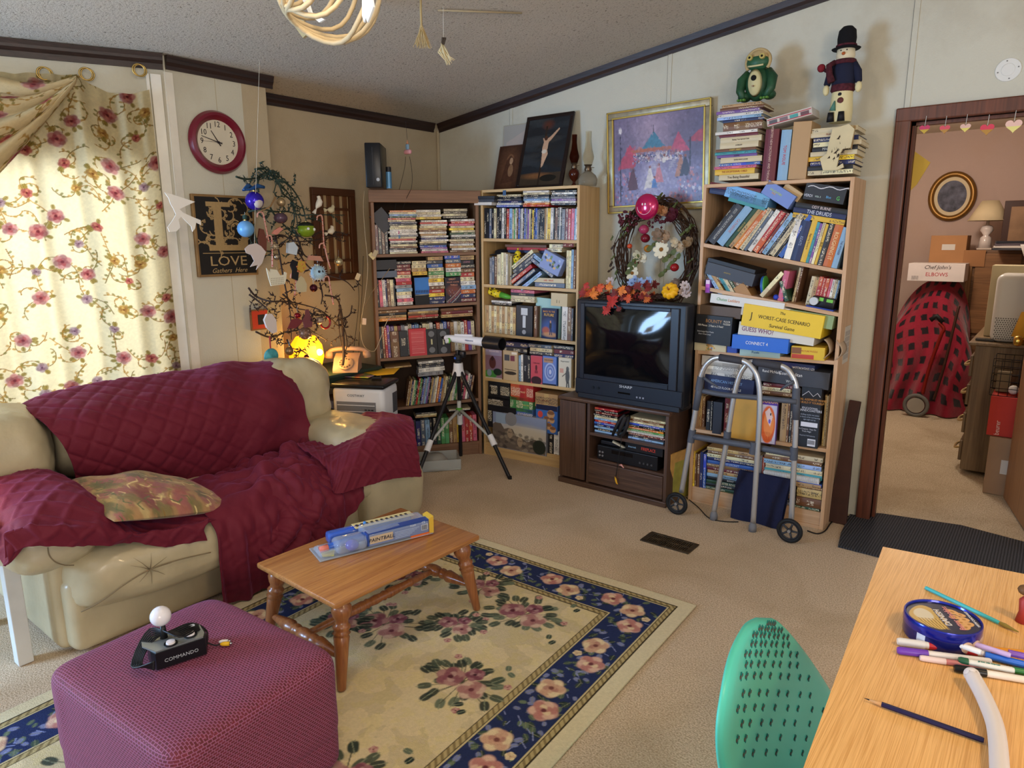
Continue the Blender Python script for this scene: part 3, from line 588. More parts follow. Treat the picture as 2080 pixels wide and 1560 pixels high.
# D: over the far arm
rows=[PX((603,902,-2.80),(636,897,-2.93),(690,862,-2.95),(750,839,-2.88),(832,846,-2.64)),
 PX((618,914,-2.74),(652,906,-2.82),(708,884,-2.80),(775,850,-2.74),(840,858,-2.53)),
 PX((642,930,-2.66),(674,928,-2.64),(716,905,-2.60),(770,872,-2.57),(843,885,-2.47)),
 PX((664,952,-2.60),(686,955,-2.53),(724,940,-2.50),(784,915,-2.49),(849,925,-2.455)),
 PX((676,980,-2.56),(684,1003,-2.50),(744,986,-2.48),(802,972,-2.46),(856,968,-2.45))]
A=lattice(rows,130,110)
def dD(su,sv,P): return quilt(su,sv,.07,.006)+.006*nz(su,sv,21,8)+.0035*nz(su,sv,5,24)
addgrid(b,cloth(A,dD,False))
o=b.build('couch_throw',THR,smooth=True,label='burgundy diamond-quilted throw rumpled over the cream loveseat',cat='throw blanket'); solid(o,.007,0)
# ---------------------------------------------------------------- pillow on the seat
cv=CV(170,120,'ad8658'); rd=random.Random(3)
for i in range(150):
    x,y=rd.random(),rd.random(); c=rd.choice(['9a4e4c','a8625a','84403f','b89a5e','c4ac74','7e7444','64623a','a07058','9a5a58'])
    cv.blob(x,y,rd.uniform(.02,.06),c,.8,rd.random()*3,rd.uniform(1,2),.4,petal(rd.choice([4,5,6]),.4))
    a=rd.random()*6; cv.line([(x,y),(x+.05*math.cos(a),y+.05*math.sin(a)),(x+.08*math.cos(a+.7),y+.09*math.sin(a+.7))],.004,rd.choice(['e0c888','8a6a34','5e6a3c']))
cv.mott(.12,3,4)
c00,c10,c11,c01=onX(108,985,-3.05),onX(345,976,-3.06),onX(492,1030,-2.62),onX(232,1060,-2.50)
def pil(side):
    def f(X,Y):
        q=[np.outer(0,0)]; r=[]
        for k in range(3): r.append(c00[k]*(1-X)*(1-Y)+c10[k]*X*(1-Y)+c11[k]*X*Y+c01[k]*(1-X)*Y)
        e=(np.sin(PI*X)**.5)*(np.sin(PI*Y)**.5); h=.088*e
        r[2]=r[2]+(h*1.05+.012*np.sin(X*13)*np.sin(Y*9)*e if side>0 else -h*.55); r[0]=r[0]+.03*np.sin(PI*Y)*(X-.5); return r
    return f
t=thing('throw_pillow','gold and red paisley pillow lying on the near end of loveseat','pillow',(0,0,0))
cv.mesh(pil(1),'pillow_top',vcol(.7,0,.0012,220,sheen=.2),t); cv.mesh(pil(-1),'pillow_underside',vcol(.7,0,.0012,220,sheen=.2),t)
# ---------------------------------------------------------------- ottoman
OTT,nt,bb=nm('woven_burgundy'); N=nt.nodes; L=nt.links; tc=N.new('ShaderNodeTexCoord'); br=N.new('ShaderNodeTexBrick'); mp=N.new('ShaderNodeMapping'); mp.inputs['Scale'].default_value=(36,44,36); L.new(tc.outputs['UV'],mp.inputs[0]); L.new(mp.outputs[0],br.inputs[0])
br.inputs['Color1'].default_value=lin('5c1822')+(1,); br.inputs['Color2'].default_value=lin('721f30')+(1,); br.inputs['Mortar'].default_value=lin('9a5470')+(1,); br.inputs['Mortar Size'].default_value=.06; br.inputs['Brick Width'].default_value=.42; br.inputs['Row Height'].default_value=.3; br.inputs['Mortar Smooth'].default_value=.5; br.inputs['Scale'].default_value=1
L.new(br.outputs[0],bb.inputs['Base Color']); bb.inputs['Roughness'].default_value=.75; bb.inputs['Sheen Weight'].default_value=.25; bb.inputs['Sheen Tint'].default_value=lin('b090d8')+(1,); bb.inputs['Sheen Roughness'].default_value=.35
u=N.new('ShaderNodeBump'); u.inputs['Distance'].default_value=.002; L.new(br.outputs['Fac'],u.inputs['Height']); L.new(u.outputs[0],bb.inputs['Normal'])
def boxuv(o):
    me=o.data; uv=me.uv_layers.new(name='UVMap')
    for p in me.polygons:
        n=p.normal; a=max(range(3),key=lambda i:abs(n[i]))
        for li in p.loop_indices:
            c=me.vertices[me.loops[li].vertex_index].co; uv.data[li].uv=[(c.y,c.z),(c.x,c.z),(c.x,c.y)][a]
oc=thing('ottoman','square burgundy woven fabric ottoman in front of the loveseat','ottoman',(-1.745,.805,0),(0,0,rad(4)))
b=puff((0,0,.232),(.312,.255,.135),.20,120,.0015,3)
nv=[]
for p in b.v:
    x,y,z=p; k=math.exp(-((x+.02)/.10)**2)*(1 if y<-.16 else 0)*sm(.35,.25,z) if y<0 else 0
    w=.010*math.sin(x*75)*math.exp(-((x+.10)/.09)**2)*sm(-.13,-.20,y)*sm(.36,.30,z)*sm(.14,.24,z); nv.append((x,y-w,z+w*.5))
b.v=nv; o=b.build('cushion_top',OTT,oc,True); boxuv(o)
MB().tube([(.300*math.copysign(abs(math.cos(a))**.2,math.cos(a)),.245*math.copysign(abs(math.sin(a))**.2,math.sin(a)),.125) for a in [2*PI*k/120 for k in range(120)]],.004,6,closed=True).build('welt_seam',M('2c0c16',.8),oc,True)
b=puff((0,0,.098),(.305,.249,.088),.16,96,.001,5); o=b.build('skirt_base',OTT,oc,True); boxuv(o)
# ---------------------------------------------------------------- coffee table
WD=wood('9a6034','bf8549','Y',1.1,.28,coat=.35); WDz=wood('82492a','a5693a','Z',1.3,.3,coat=.3)
TZ=.335; tc0=V((-1.945,1.610,0)); 
t=thing('coffee_table','maple coffee table with turned legs standing on the floral rug','coffee table',tc0,(0,0,rad(-1.5)))
MB().box(-.235,.235,-.348,.348,TZ-.022,TZ,bv=.007).build('tabletop',WD,t,True,auto=40)
def turned(b,A,B,prof,n=20):
    L=(V(B)-V(A)).length; b.lathe([(r*1.18,s*L) for r,s in prof],n,0,(A,B))
legp=[(.010,0),(.013,.02),(.017,.25),(.021,.5),(.023,.58),(.020,.60),(.026,.62),(.020,.64),(.024,.67),(.026,.70),(.020,.72),(.019,.76),(.025,.80),(.030,.86),(.027,.92),(.018,.96),(.020,1.0)]
LG={}
for sx in(-1,1):
    for sy in(-1,1):
        A=(sx*.225,sy*.335,0.012); B=(sx*.185,sy*.285,TZ-.02); LG[sx,sy]=(V(A),V(B)); b=MB(); turned(b,A,B,legp); b.build('leg',WDz,t,True)
strp=[(.007,0),(.010,.06),(.020,.25),(.022,.30),(.015,.34),(.019,.37),(.019,.39),(.013,.41),(.019,.45),(.021,.5),(.019,.55),(.013,.59),(.019,.61),(.019,.63),(.015,.66),(.022,.70),(.020,.75),(.010,.94),(.007,1)]
for sy in(-1,1):
    q=.36; A=LG[-1,sy][0].lerp(LG[-1,sy][1],q); B=LG[1,sy][0].lerp(LG[1,sy][1],q); b=MB(); turned(b,A,B,strp); b.build('stretcher',WDz,t,True)
longp=[(.009,0),(.011,.1),(.012,.2),(.015,.22),(.012,.24),(.016,.36),(.017,.40),(.013,.42),(.017,.435),(.013,.45),(.016,.5),(.013,.55),(.017,.565),(.013,.58),(.017,.60),(.016,.64),(.012,.76),(.015,.78),(.012,.8),(.011,.9),(.009,1)]
b=MB(); z=LG[1,1][0].lerp(LG[1,1][1],.36); turned(b,(0,-z.y,z.z),(0,z.y,z.z),longp); b.build('stretcher',WDz,t,True)
# ================================================================ bookcases and everything on their shelves
import re
PAL={'k':('1b1b20','black'),'K':('3a3b42','charcoal'),'w':('d6d2ca','white'),'W':('cdbf9c','cream'),'e':('8a8a8e','grey'),'r':('ad2b2e','red'),'m':('661d28','maroon'),'o':('c4682a','orange'),'y':('dcb238','yellow'),
 'g':('4a8a4c','green'),'G':('24482f','dark green'),'c':('3a8f95','teal'),'b':('3560ac','blue'),'d':('1f2b55','navy'),'l':('86abc9','light blue'),'p':('6c4b8e','purple'),'i':('c7627f','pink'),'n':('6e472c','brown'),'t':('b28e60','tan'),'s':('566273','slate blue')}
def spine(kind,rough,amt,bands):
    m,nt,b=nm('spine_'+kind); N=nt.nodes; L=nt.links; oi=N.new('ShaderNodeObjectInfo'); tc=N.new('ShaderNodeTexCoord')
    def mth(op,a,b_=None,c=None):
        q=N.new('ShaderNodeMath'); q.operation=op
        for i,x in enumerate((a,b_,c)):
            if x is None: continue
            if isinstance(x,(int,float)): q.inputs[i].default_value=x
            else: L.new(x,q.inputs[i])
        return q.outputs[0]
    so=N.new('ShaderNodeSeparateXYZ'); L.new(tc.outputs['Object'],so.inputs[0]); sg=N.new('ShaderNodeSeparateXYZ'); L.new(tc.outputs['Generated'],sg.inputs[0]); sn=N.new('ShaderNodeSeparateXYZ'); L.new(tc.outputs['Normal'],sn.inputs[0])
    face=mth('LESS_THAN',sn.outputs[1],-.5); R=oi.outputs['Random']
    # colour bands along the spine
    w=N.new('ShaderNodeTexWhiteNoise'); w.noise_dimensions='2D'; cx=N.new('ShaderNodeCombineXYZ'); L.new(mth('FLOOR',mth('MULTIPLY',sg.outputs[0],bands)),cx.inputs[0]); L.new(mth('MULTIPLY',R,97.3),cx.inputs[1]); L.new(cx.outputs[0],w.inputs['Vector'])
    hs=N.new('ShaderNodeHueSaturation'); L.new(oi.outputs['Color'],hs.inputs['Color']); L.new(mth('ADD',.47,mth('MULTIPLY',w.outputs['Value'],.06)),hs.inputs['Hue']); L.new(mth('ADD',.55,mth('MULTIPLY',w.outputs['Value'],.9)),hs.inputs['Value'])
    sel=mth('MULTIPLY',face,mth('GREATER_THAN',w.outputs['Value'],.45)); x1=N.new('ShaderNodeMix'); x1.data_type='RGBA'; L.new(sel,x1.inputs[0]); L.new(oi.outputs['Color'],x1.inputs[6]); L.new(hs.outputs[0],x1.inputs[7])
    # printed lettering
    n=N.new('ShaderNodeTexNoise'); n.noise_dimensions='3D'; n.inputs['Detail'].default_value=1; n.inputs['Scale'].default_value=1; c3=N.new('ShaderNodeCombineXYZ'); L.new(mth('MULTIPLY',so.outputs[0],330),c3.inputs[0]); L.new(mth('MULTIPLY',so.outputs[2],160),c3.inputs[1]); L.new(mth('MULTIPLY',R,50),c3.inputs[2]); L.new(c3.outputs[0],n.inputs['Vector'])
    ink=mth('GREATER_THAN',n.outputs['Fac'],.52); z=mth('ABSOLUTE',mth('SUBTRACT',sg.outputs[2],.5)); inz=mth('LESS_THAN',z,.24)
    seg=N.new('ShaderNodeTexWhiteNoise'); seg.noise_dimensions='2D'; c4=N.new('ShaderNodeCombineXYZ'); L.new(mth('FLOOR',mth('MULTIPLY',sg.outputs[0],7)),c4.inputs[0]); L.new(mth('MULTIPLY',R,31.7),c4.inputs[1]); L.new(c4.outputs[0],seg.inputs['Vector'])
    on=mth('GREATER_THAN',seg.outputs['Value'],.38); k=mth('MULTIPLY',mth('MULTIPLY',ink,inz),mth('MULTIPLY',face,on)); k=mth('MULTIPLY',k,amt)
    lum=N.new('ShaderNodeRGBToBW'); L.new(oi.outputs['Color'],lum.inputs[0]); dk=mth('GREATER_THAN',lum.outputs[0],.22); ic=N.new('ShaderNodeMix'); ic.data_type='RGBA'; L.new(dk,ic.inputs[0]); ic.inputs[6].default_value=lin('e8dcc0')+(1,); ic.inputs[7].default_value=lin('2a2024')+(1,)
    x2=N.new('ShaderNodeMix'); x2.data_type='RGBA'; L.new(k,x2.inputs[0]); L.new(x1.outputs[2],x2.inputs[6]); L.new(ic.outputs[2],x2.inputs[7]); L.new(x2.outputs[2],b.inputs['Base Color']); b.inputs['Roughness'].default_value=rough
    return m
SP={'dvd':spine('dvd',.25,.85,6),'vhs':spine('vhs',.4,.9,5),'book':spine('book',.5,.8,3),'plain':None}
m,nt,b_=nm('plain_object_colour'); oi=nt.nodes.new('ShaderNodeObjectInfo'); nt.links.new(oi.outputs['Color'],b_.inputs['Base Color']); b_.inputs['Roughness'].default_value=.5; SP['plain']=m
PAGES=M('d9cba6',.9,bump=.001,bs=400,mott=.08,ms=120)
KN={'dvd':('dvd_case','DVD case','DVD case'),'vhs':('video_tape','video tape','video tape'),'book':('book','book','book'),'plain':('box','box','box')}
def Rx(a): return MX.Rotation(a,4,'X')
UPR=MX(((0,0,1,0),(0,1,0,0),(-1,0,0,0),(0,0,0,1)))      # item X (spine length) points down, Z (thickness) to the right
def item(Mw,L,D,T,col,kind,label,group=None,title=None,tc='e8dfc8',ts=None,name=None,cat=None,sx=.8,pages=True,shear=0):
    k=KN[kind]; b=MB()
    if kind=='book' and pages:
        c=.0022; y0,y1=-D/2,D/2
        b.box(-L/2,L/2,y0,y1,-T/2,-T/2+c); b.box(-L/2,L/2,y0,y1,T/2-c,T/2)
        P=[(y0-.0*T,-T/2),(y0-.06*T,-T/4),(y0-.09*T,0),(y0-.06*T,T/4),(y0,T/2),(y0+.002,T/2),(y0+.002,-T/2)]; b.prism(P,-L/2,L/2,'YZ')
    else: b.box(-L/2,L/2,-D/2,D/2,-T/2,T/2,0,.0012)
    o=b.build(name or k[0],SP['plain' if title else kind]); o.matrix_world=Mw; o.color=lin(PAL[col][0] if len(col)==1 else col)+(1,)
    tag(o,label,cat or k[2],group)
    if kind=='book' and pages: MB().box(-L/2+.003,L/2-.003,-D/2+.003,D/2-.002,-T/2+.0022,T/2-.0022).build('pages',PAGES,o)
    if title: letters(title,ts or T*.7,M(tc,.5),'title',o,FR((0,-D/2-.0012-(.09*T if kind=='book' else 0),0),(1,0,0),(0,0,1)),sx=sx,shear=shear)
    return o
def nth(i,n,a='left'):
    return ['first','second','third','4th','5th','6th','7th','8th','9th','10th'][i] if i<10 else '%d%s'%(i+1,{1:'st',2:'nd',3:'rd'}.get((i+1)%10 if (i+1)//10!=1 else 0,'th'))
def parse(s): return [(a,float(w) if w else 1.0) for a,w in re.findall(r'([a-zA-Z])(\d*\.?\d*)',s)]
class BC:
    def __init__(s,name,label,P,u,w,H,d,mt,short,tk=.018,top=True,cornice=0,z0=.09):
        u=V(u).normalized(); s.u=u; s.v=V((-u.y,u.x,0)); s.P=V(P); s.w=w; s.H=H; s.d=d; s.short=short; s.mt=mt; s.tk=tk
        s.M=MX((u,s.v,V((0,0,1)))).transposed().to_4x4(); s.M.translation=s.P
        s.o=thing(name,label,'bookcase'); s.o.matrix_world=s.M
        for x in(0,w-tk): MB().box(x,x+tk,0,d,0,H,0,.0015).build('side_panel',mt[0],s.o)
        MB().box(tk,w-tk,0,d,H-tk,H,0,.0015).build('top_panel',mt[1],s.o); MB().box(tk,w-tk,d-.006,d,0.005,H-tk).build('back_panel',mt[2],s.o)
        MB().box(tk,w-tk,.01,.026,0,z0-.002).build('kick_board',mt[1],s.o)
        if cornice: MB().box(-.012,w+.012,-.02,-.001,H-cornice,H+.004,0,.003).build('cornice',mt[1],s.o)
    def lp(s,px,py,y=0):
        n=s.v; c=n.dot(s.P)+y; p=onP(px,py,n,c)-s.P; return p.dot(s.u),p.z
    def shelf(s,px0,py0,px1,py1,name,board=True):
        x0,z0=s.lp(px0,py0); x1,z1=s.lp(px1,py1); a=math.atan2(z1-z0,x1-x0); f=Frame(s,x0,z0,a,name)
        if board:
            zl=z0+(s.tk-x0)*math.tan(a); zr=z0+(s.w-s.tk-x0)*math.tan(a); t=.019
            vs=[(x,y,z) for dz in(-t,0) for y in(.002,s.d-.006) for x,z in((s.tk,zl+dz),(s.w-s.tk,zr+dz))]; b=MB(); b.add(vs,[(0,2,3,1),(4,5,7,6),(0,1,5,4),(2,6,7,3),(0,4,6,2),(1,3,7,5)]); b.build('shelf',s.mt[1],s.o)
        return f
class Frame:
    def __init__(s,bc,x,z,a,name): s.bc=bc; s.a=a; s.x=x; s.z=z; s.name=name; s.M=bc.M@MX.Translation((x,0,z))@MX.Rotation(-a,4,'Y'); s.cnt={}
    def q(s,px,py,y=0):
        X,Z=s.bc.lp(px,py,y); dx,dz=X-s.x,Z-s.z; c,n=math.cos(s.a),math.sin(s.a); return dx*c+dz*n,-dx*n+dz*c
    def row(s,px0,px1,pyb,pyt,spec,kind='dvd',lean=0,D=.13,yo=.012,row='upright row',jit=.06,grp=None,titles=None,z=0.0,x0=None,x1=None,y=0):
        """upright items between two pixel columns; pyt = pixel height of the tops"""
        a=s.q(px0,pyb,yo)[0] if x0 is None else x0; b=s.q(px1,pyb,yo)[0] if x1 is None else x1; h=s.q((px0+px1)/2,pyt,yo)[1]-z; L=rad(lean); its=parse(spec); tw=sum(w for _,w in its); x=a; n=len(its)
        h=h/math.cos(L)-abs(math.sin(L))*.5*(b-a)/n; g=grp or '%ss in the %s, %s'%(KN[kind][1],row,s.name)
        for i,(c,w) in enumerate(its):
            W=w/tw*(b-a); T=W*math.cos(L)*.96; H=h*(1-random.random()*jit)
            px=x+(T/2)/math.cos(L)*1.0; cx=x+W/2+math.sin(L)*H/2; cz=z+H/2*math.cos(L)+abs(math.sin(L))*T/2+.0008
            Mw=s.M@MX.Translation((cx,yo+D/2+random.random()*.006,cz))@MX.Rotation(L,4,'Y')@UPR
            ti=(titles or {}).get(i); lb='%s %s, %s from left, %s, %s of %s'%(PAL[c][1],KN[kind][1],nth(i,n),row,s.name,s.bc.short)
            if ti: lb='%s %s, %s from left in %s, %s of %s'%(PAL[c][1],KN[kind][1],nth(i,n),row,s.name,s.bc.short)
            item(Mw,H,D,T,c,kind,lb,g,*(ti or ()))
            x+=W
    def pile(s,px0,px1,pyb,pyt,spec,kind='dvd',D=.14,yo=.012,row='pile',tilt=0,jit=.012,titles=None,grp=None,sink=0):
        """items lying flat, spec from the TOP down"""
        x0,zb=s.q(px0,pyb,yo); x1,_=s.q(px1,pyb,yo); zt=s.q((px0+px1)/2,pyt,yo)[1]; zb=max(zb,.0006) if not sink else zb; its=parse(spec)[::-1]; n=len(its); tw=sum(w for _,w in its); L=x1-x0; t=rad(tilt); B=s.M@MX.Translation(((x0+x1)/2,0,zb))@MX.Rotation(t,4,'Y'); z=0
        g=grp or '%ss in the %s, %s'%(KN[kind][1],row,s.name)
        for i,(c,w) in enumerate(its):
            T=w/tw*(zt-zb); dx=random.uniform(-jit,jit); l=L-random.random()*jit*1.6
            ti=(titles or {}).get(n-1-i)
            item(B@MX.Translation((dx,yo+D/2+random.random()*.008,z+T/2)),l,D,T*.965,c,kind,'%s %s, %s from bottom of %s, %s of %s'%(PAL[c][1],KN[kind][1],nth(i,n),row,s.name,s.bc.short),g,*(ti or ())); z+=T
    def box(s,px0,py0,px1,py1,D,col,label,name='box',cat='box',yo=.01,tilt=0,titles=(),kind='plain',art=None,group=None,thick=None,z0=None,yrot=0):
        """box whose front face fills the pixel rectangle (x0,y0)-(x1,y1), bottom left to top right; tilt turns it clockwise"""
        x0,z_0=s.q(px0,py0,yo); x1,z1=s.q(px1,py1,yo)
        if z0 is not None: z1+=z0-z_0; z_0=z0
        W,H=x1-x0,z1-z_0; Mw=s.M@MX.Translation(((x0+x1)/2,yo+D/2,(z_0+z1)/2))@MX.Rotation(rad(tilt),4,'Y')@MX.Rotation(rad(yrot),4,'Z')
        o=MB().box(-W/2,W/2,-D/2,D/2,-H/2,H/2,0,.0012).build(name,SP[kind]); o.matrix_world=Mw; o.color=lin(PAL[col][0] if len(col)==1 else col)+(1,); tag(o,label,cat,group)
        for txt,u_,v_,size,tcol,*r in titles: letters(txt,size,M(tcol,.5),'lettering',o,FR((-W/2+u_*W,-D/2-.0012,-H/2+v_*H),(1,0,0),(0,0,1)),sx=r[0] if r else .85,shear=r[1] if len(r)>1 else 0)
        if art is not None:
            nx=max(12,min(110,int(W/.0022))); ny=max(12,min(150,int(H/.0022))); cv=CV(nx,ny,'808080'); art(cv); e=.003
            cv.mesh(lambda X,Y:(-W/2+e+X*(W-2*e),-D/2-.0009+0*X,H/2-e-Y*(H-2*e)),'cover_art',vcol(.45),o,smooth=False)
        return o,W,H
def rspec(n,pal): return ''.join(random.choice(pal) for _ in range(n))
OAK=(wood('be9a66','d4b47e','Z',.6,.5),wood('be9a66','d4b47e','X',.6,.5),M('a5804e',.8)); BRN=(wood('6e4c34','8a6446','Z',.8,.5),wood('6e4c34','8a6446','X',.8,.5),M('3c2a1e',.8)); OAK2=(wood('ba926a','d4ae88','Z',.6,.5),wood('ba926a','d4ae88','X',.6,.5),M('9a744e',.8))
# ---------------- A : brown corner bookcase, turned towards the room
ua=V((math.sin(rad(38)),math.cos(rad(38)),0)); PR=onZ(979,922); WA=.70
A_=BC('bookcase','brown wooden bookcase packed with films, set across the room corner',PR-ua*WA,ua,WA,1.80,.27,BRN,'corner bookcase',tk=.02,cornice=.075)
A1=A_.shelf(764,517,966,512,'top shelf'); A2=A_.shelf(765,625,969.5,613,'second shelf'); A3=A_.shelf(769,729,970.6,713,'third shelf'); A4=A_.shelf(772,832,964,810,'4th shelf'); A5=A_.shelf(772,915,970.6,896,'bottom shelf')
A1.pile(793,850,517,427,'oWlGrWdkWWwwweWrwkWnKwW',row='left pile',jit=.008); A1.pile(855,911,516,447,'wrwWtnwtwdwWkbpwi',row='middle pile',jit=.008); A1.pile(844,897,446,426,'wWwy',row='middle pile top',jit=.006,yo=.06,sink=1)
A1.pile(915,966,514,445,'wriWyWGwkWnwtwn',row='right pile',jit=.008); A1.pile(899,950,444,424,'WkWk',row='right pile top',jit=.006,yo=.06,sink=1)
A1.row(764,790,517,455,'mknk',row='dim left row',D=.18,yo=.05)
A1.box(763,470,792,425,.12,'K','clear plastic sleeve of loose discs leaning at left of top shelf, brown bookcase','disc_sleeve','disc sleeve',tilt=-38,yo=.05)
A2.box(763.5,565,806,549.5,.19,'s','white video machine under the black one, second shelf, brown corner bookcase','video_player','video player',titles=()); A2.box(764,549,805,527,.18,'k','rounded black tape rewinder on the white video machine','tape_rewinder','tape rewinder')
A2.row(766,805,624,566,'k2i2w2dn2W2k',kind='vhs',row='left row',D=.11)
A2.pile(807,840,621,530,'kmmrWirelWwiw',kind='vhs',row='first pile',D=.11,jit=.005,titles={6:('Becg','e8dfc8')}); A2.pile(838,869,560,530,'WWty',kind='vhs',row='second pile',D=.11,jit=.005,sink=1)
def art_blue(c):
    c.rect(0,1,0,.62,'2f6fc4'); c.rect(0,1,.62,1,'101014'); c.ell(.5,.25,.5,.3,'3f8ae0',.6,0,.8)
    for i in range(9): c.ell(.08+.1*i,.52,.035,.06,'1a2c58'); 
    c.line([(0,.645),(1,.635)],.012,'c8c8c0')
def art_coaster(c):
    c.rect(0,1,0,1,'2a2430'); c.ell(.5,.5,.4,.2,'8a4a3a',.7,0,.8)
    for k in range(5): c.line([(1.0,.42+.05*k),(.7,.62+.05*k),(.35,.8+.05*k),(.02,.95+.05*k)],.014,['c8b0a0','8a6a70','b04a3a','404a70','d0c8c0'][k])
    for i in range(40): c.blob(random.random(),.45+.55*random.random(),.03,random.choice(['b0a0a8','4a4a68','8a3a30']),.6)
A2.box(844,620,875,562,.03,'k','blue and black video tape box shown face out, second shelf of brown bookcase','video_tape','video tape',art=art_blue,yo=.02)
A2.pile(873,905,619,521,'tKbWgWywnrydd',kind='vhs',row='third pile',D=.11,jit=.004,titles={2:('ROXIE','e8dfc8',.02),9:('HOOSIERS','f0e8d8')}); A2.pile(905,937,562,517,'bsowg',kind='vhs',row='4th pile',D=.11,jit=.004,sink=1)
A2.box(906,617,936,562,.03,'k','roller coaster video box shown face out, second shelf of brown bookcase','video_tape','video tape',art=art_coaster,titles=(('GREAT',.45,.92,.018,'e8a080'),('ROLLER COASTER',.5,.81,.012,'e8a080'),('THRILLS',.55,.70,.016,'e8a080')),yo=.02)
A2.pile(938,968,614,519,'tkknrWwlodm',kind='vhs',row='5th pile',D=.11,jit=.004,titles={1:('LEGEND','c08898',.016)})
A3.pile(767,827,654,630,'nkto',kind='book',row='left flat pile',D=.1,jit=.004,sink=1,titles={1:('BIBLE V','d8c8a8',.014)}); A3.pile(830,892,650,628,'etnrn',kind='book',row='middle flat pile',D=.1,jit=.004,sink=1,titles={2:('BIBLE','d8c8a8',.012)}); A3.pile(896,961,646,625,'nmt',kind='book',row='right flat pile',D=.1,jit=.004,sink=1,titles={0:('BIBLE V','d88858',.015)})
A3.row(768,967,728,656,'wneWptmewWblkWWwkrwbmtwWwrpW',kind='vhs',row='back row',D=.11,yo=.06)
A3.row(769,795,729,662,'wknrp',kind='vhs',row='front left row',D=.05,yo=.008)
A3.row(796,831,728,672,'nk',kind='vhs',row='front black row',D=.03,yo=.006)
A3.box(833,725,865,666,.02,'r','bright red printed card sleeve standing face out on third shelf','card_sleeve','tape box',art=lambda c:(c.rect(0,1,0,1,'c8404a'),[c.rect(.12,.88,.1+.052*i,.115+.052*i,'e89a9a',.8) for i in range(16)]),yo=.004)
for i,(a,b_) in enumerate(((866,888),(889,913))):
    o,W,H=A3.box(a,722,b_,668,.025,'k',['bare black video cassette face out beside the red card','bare black video cassette face out behind the telescope mount'][i],'video_cassette','video cassette',yo=.004,group='bare video cassettes on the third shelf')
    b=MB(); 
    for zz in(-.3,.32): b.at((0,-.0128,zz*H)).lathe([(.001,0),(W*.24,0),(W*.24,.0012),(.001,.0012)],18,0,((0,0,0),(0,-1,0)))
    b.build('reel_window',M('74767a',.4),o); MB().box(-.005,.005,-.0142,-.0128,-.09*H,.12*H).build('sticker',M('c9c8a0',.6),o)
A4.pile(850,904,766,733,'wkKw2e2',kind='vhs',row='flat pile',D=.12,jit=.006,sink=1,yo=.01); A4.pile(784,842,750,744,'t',kind='book',row='left flat pile',D=.15,sink=1)
A4.row(824,885,825,768,'ntdWgkrgkbelpkteWw',kind='dvd',row='leaning row start',lean=13,D=.14,jit=.1); A4.row(885,958,817,762,'obtWkgWwgWmkiwdn',kind='dvd',row='leaning row end',lean=13,D=.14,jit=.1)
A5.row(838,880,909,852,'k2d2s2l2k',kind='vhs',row='clamshell row start',D=.12); A5.row(881,970,905,846,'k2G2g2g2n2t2y2i2r2r2i2',kind='vhs',row='clamshell row end',D=.12,jit=.02)
A5.pile(842,885,850,838,'kWt',kind='book',row='loose flat pile',D=.14,sink=1); A5.pile(912,955,836,830,'Ww',kind='dvd',row='small top pile',D=.12,sink=1)
# ---------------- B : oak bookcase
PB=onZ(983,922); ub=V((.996,.088,0))
B_=BC('bookcase','tall light oak bookcase between the corner bookcase and the television',PB,ub,.735,1.808,.27,OAK,'middle bookcase',tk=.017)
B1=B_.shelf(977,484,1172,488,'top shelf'); B2=B_.shelf(978,577,1169,587.5,'second shelf'); B3=B_.shelf(981,675,1166,694,'third shelf'); B4=B_.shelf(984,767,1163,789,'4th shelf'); B5=B_.shelf(983,903,1141,934,'bottom shelf')
B1.row(978,1028,484,422,'kkkskWkkwk',row='dark row',D=.14); B1.row(1027,1096,485,423,'r2l2WgwnbewkbepWkydbek',row='middle row',D=.14); B1.row(1096,1171,487,421,'kkktWy2w2kn2kwke2m2r2i2lw',row='right row',D=.14)
B1.pile(963,1002,417,398,'kKw',kind='plain',row='jutting left pile',D=.15,yo=-.03,sink=1); B1.pile(1008,1058,421,395,'WkKdwb',row='second pile',sink=1,jit=.006); B1.pile(1062,1115,420,387,'wWkslwor',row='third pile',sink=1,jit=.006); B1.pile(1119,1170,417,386,'kwkepwk',row='right pile',sink=1,jit=.006)
B2.row(1009,1030,579,513,'W3W2W2w1',kind='book',row='upright left row',D=.15); B2.row(1030,1038,579,520,'W2',kind='book',row='pale green pair',D=.16,yo=.04); B2.row(994,1008,578,521,'esn',kind='vhs',row='slim row beside the crystal',D=.12)
B2.pile(1025,1112,513,497,'nrd',kind='plain',row='back top boxes',D=.14,yo=.08,sink=1); B2.pile(1113,1145,512,496,'WW',kind='vhs',row='top right pair',D=.12,yo=.03,sink=1); B2.pile(1144,1168,502,494,'m',kind='book',row='top right corner',D=.12,sink=1)
def lp(F,pts,spec,kind,T,deg,L,lab,yo=.012,D=.12):
    for i,((px,py),c) in enumerate(zip(pts,spec)):
        x,z=F.q(px,py,yo); item(F.M@MX.Translation((x,yo+D/2,z))@MX.Rotation(rad(deg),4,'Y'),L[i] if isinstance(L,(list,tuple)) else L,D,T,c,kind,'%s %s, %s of %s, %s of %s'%(PAL[c][1],KN[kind][1],nth(i,0),lab,F.name,F.bc.short),'%ss of %s'%(KN[kind][1],lab))
lp(B2,[(1061,527),(1063,536),(1058,548),(1059,557),(1065,565),(1078,571)],'WKkrsl','vhs',.024,-36,.19,'heap leaning right')
lp(B2,[(1104,535),(1101,544)],'ls','vhs',.024,33,.19,'pair slanting left')
def art_bfly(c):
    c.rect(0,1,0,1,'8a9ac8')
    for i in range(22): c.blob(random.random(),.15+.6*random.random(),.05,random.choice(['d8b060','2a3a3a','6a8a5a','b0c0d8']),.9,random.random()*3,1.3)
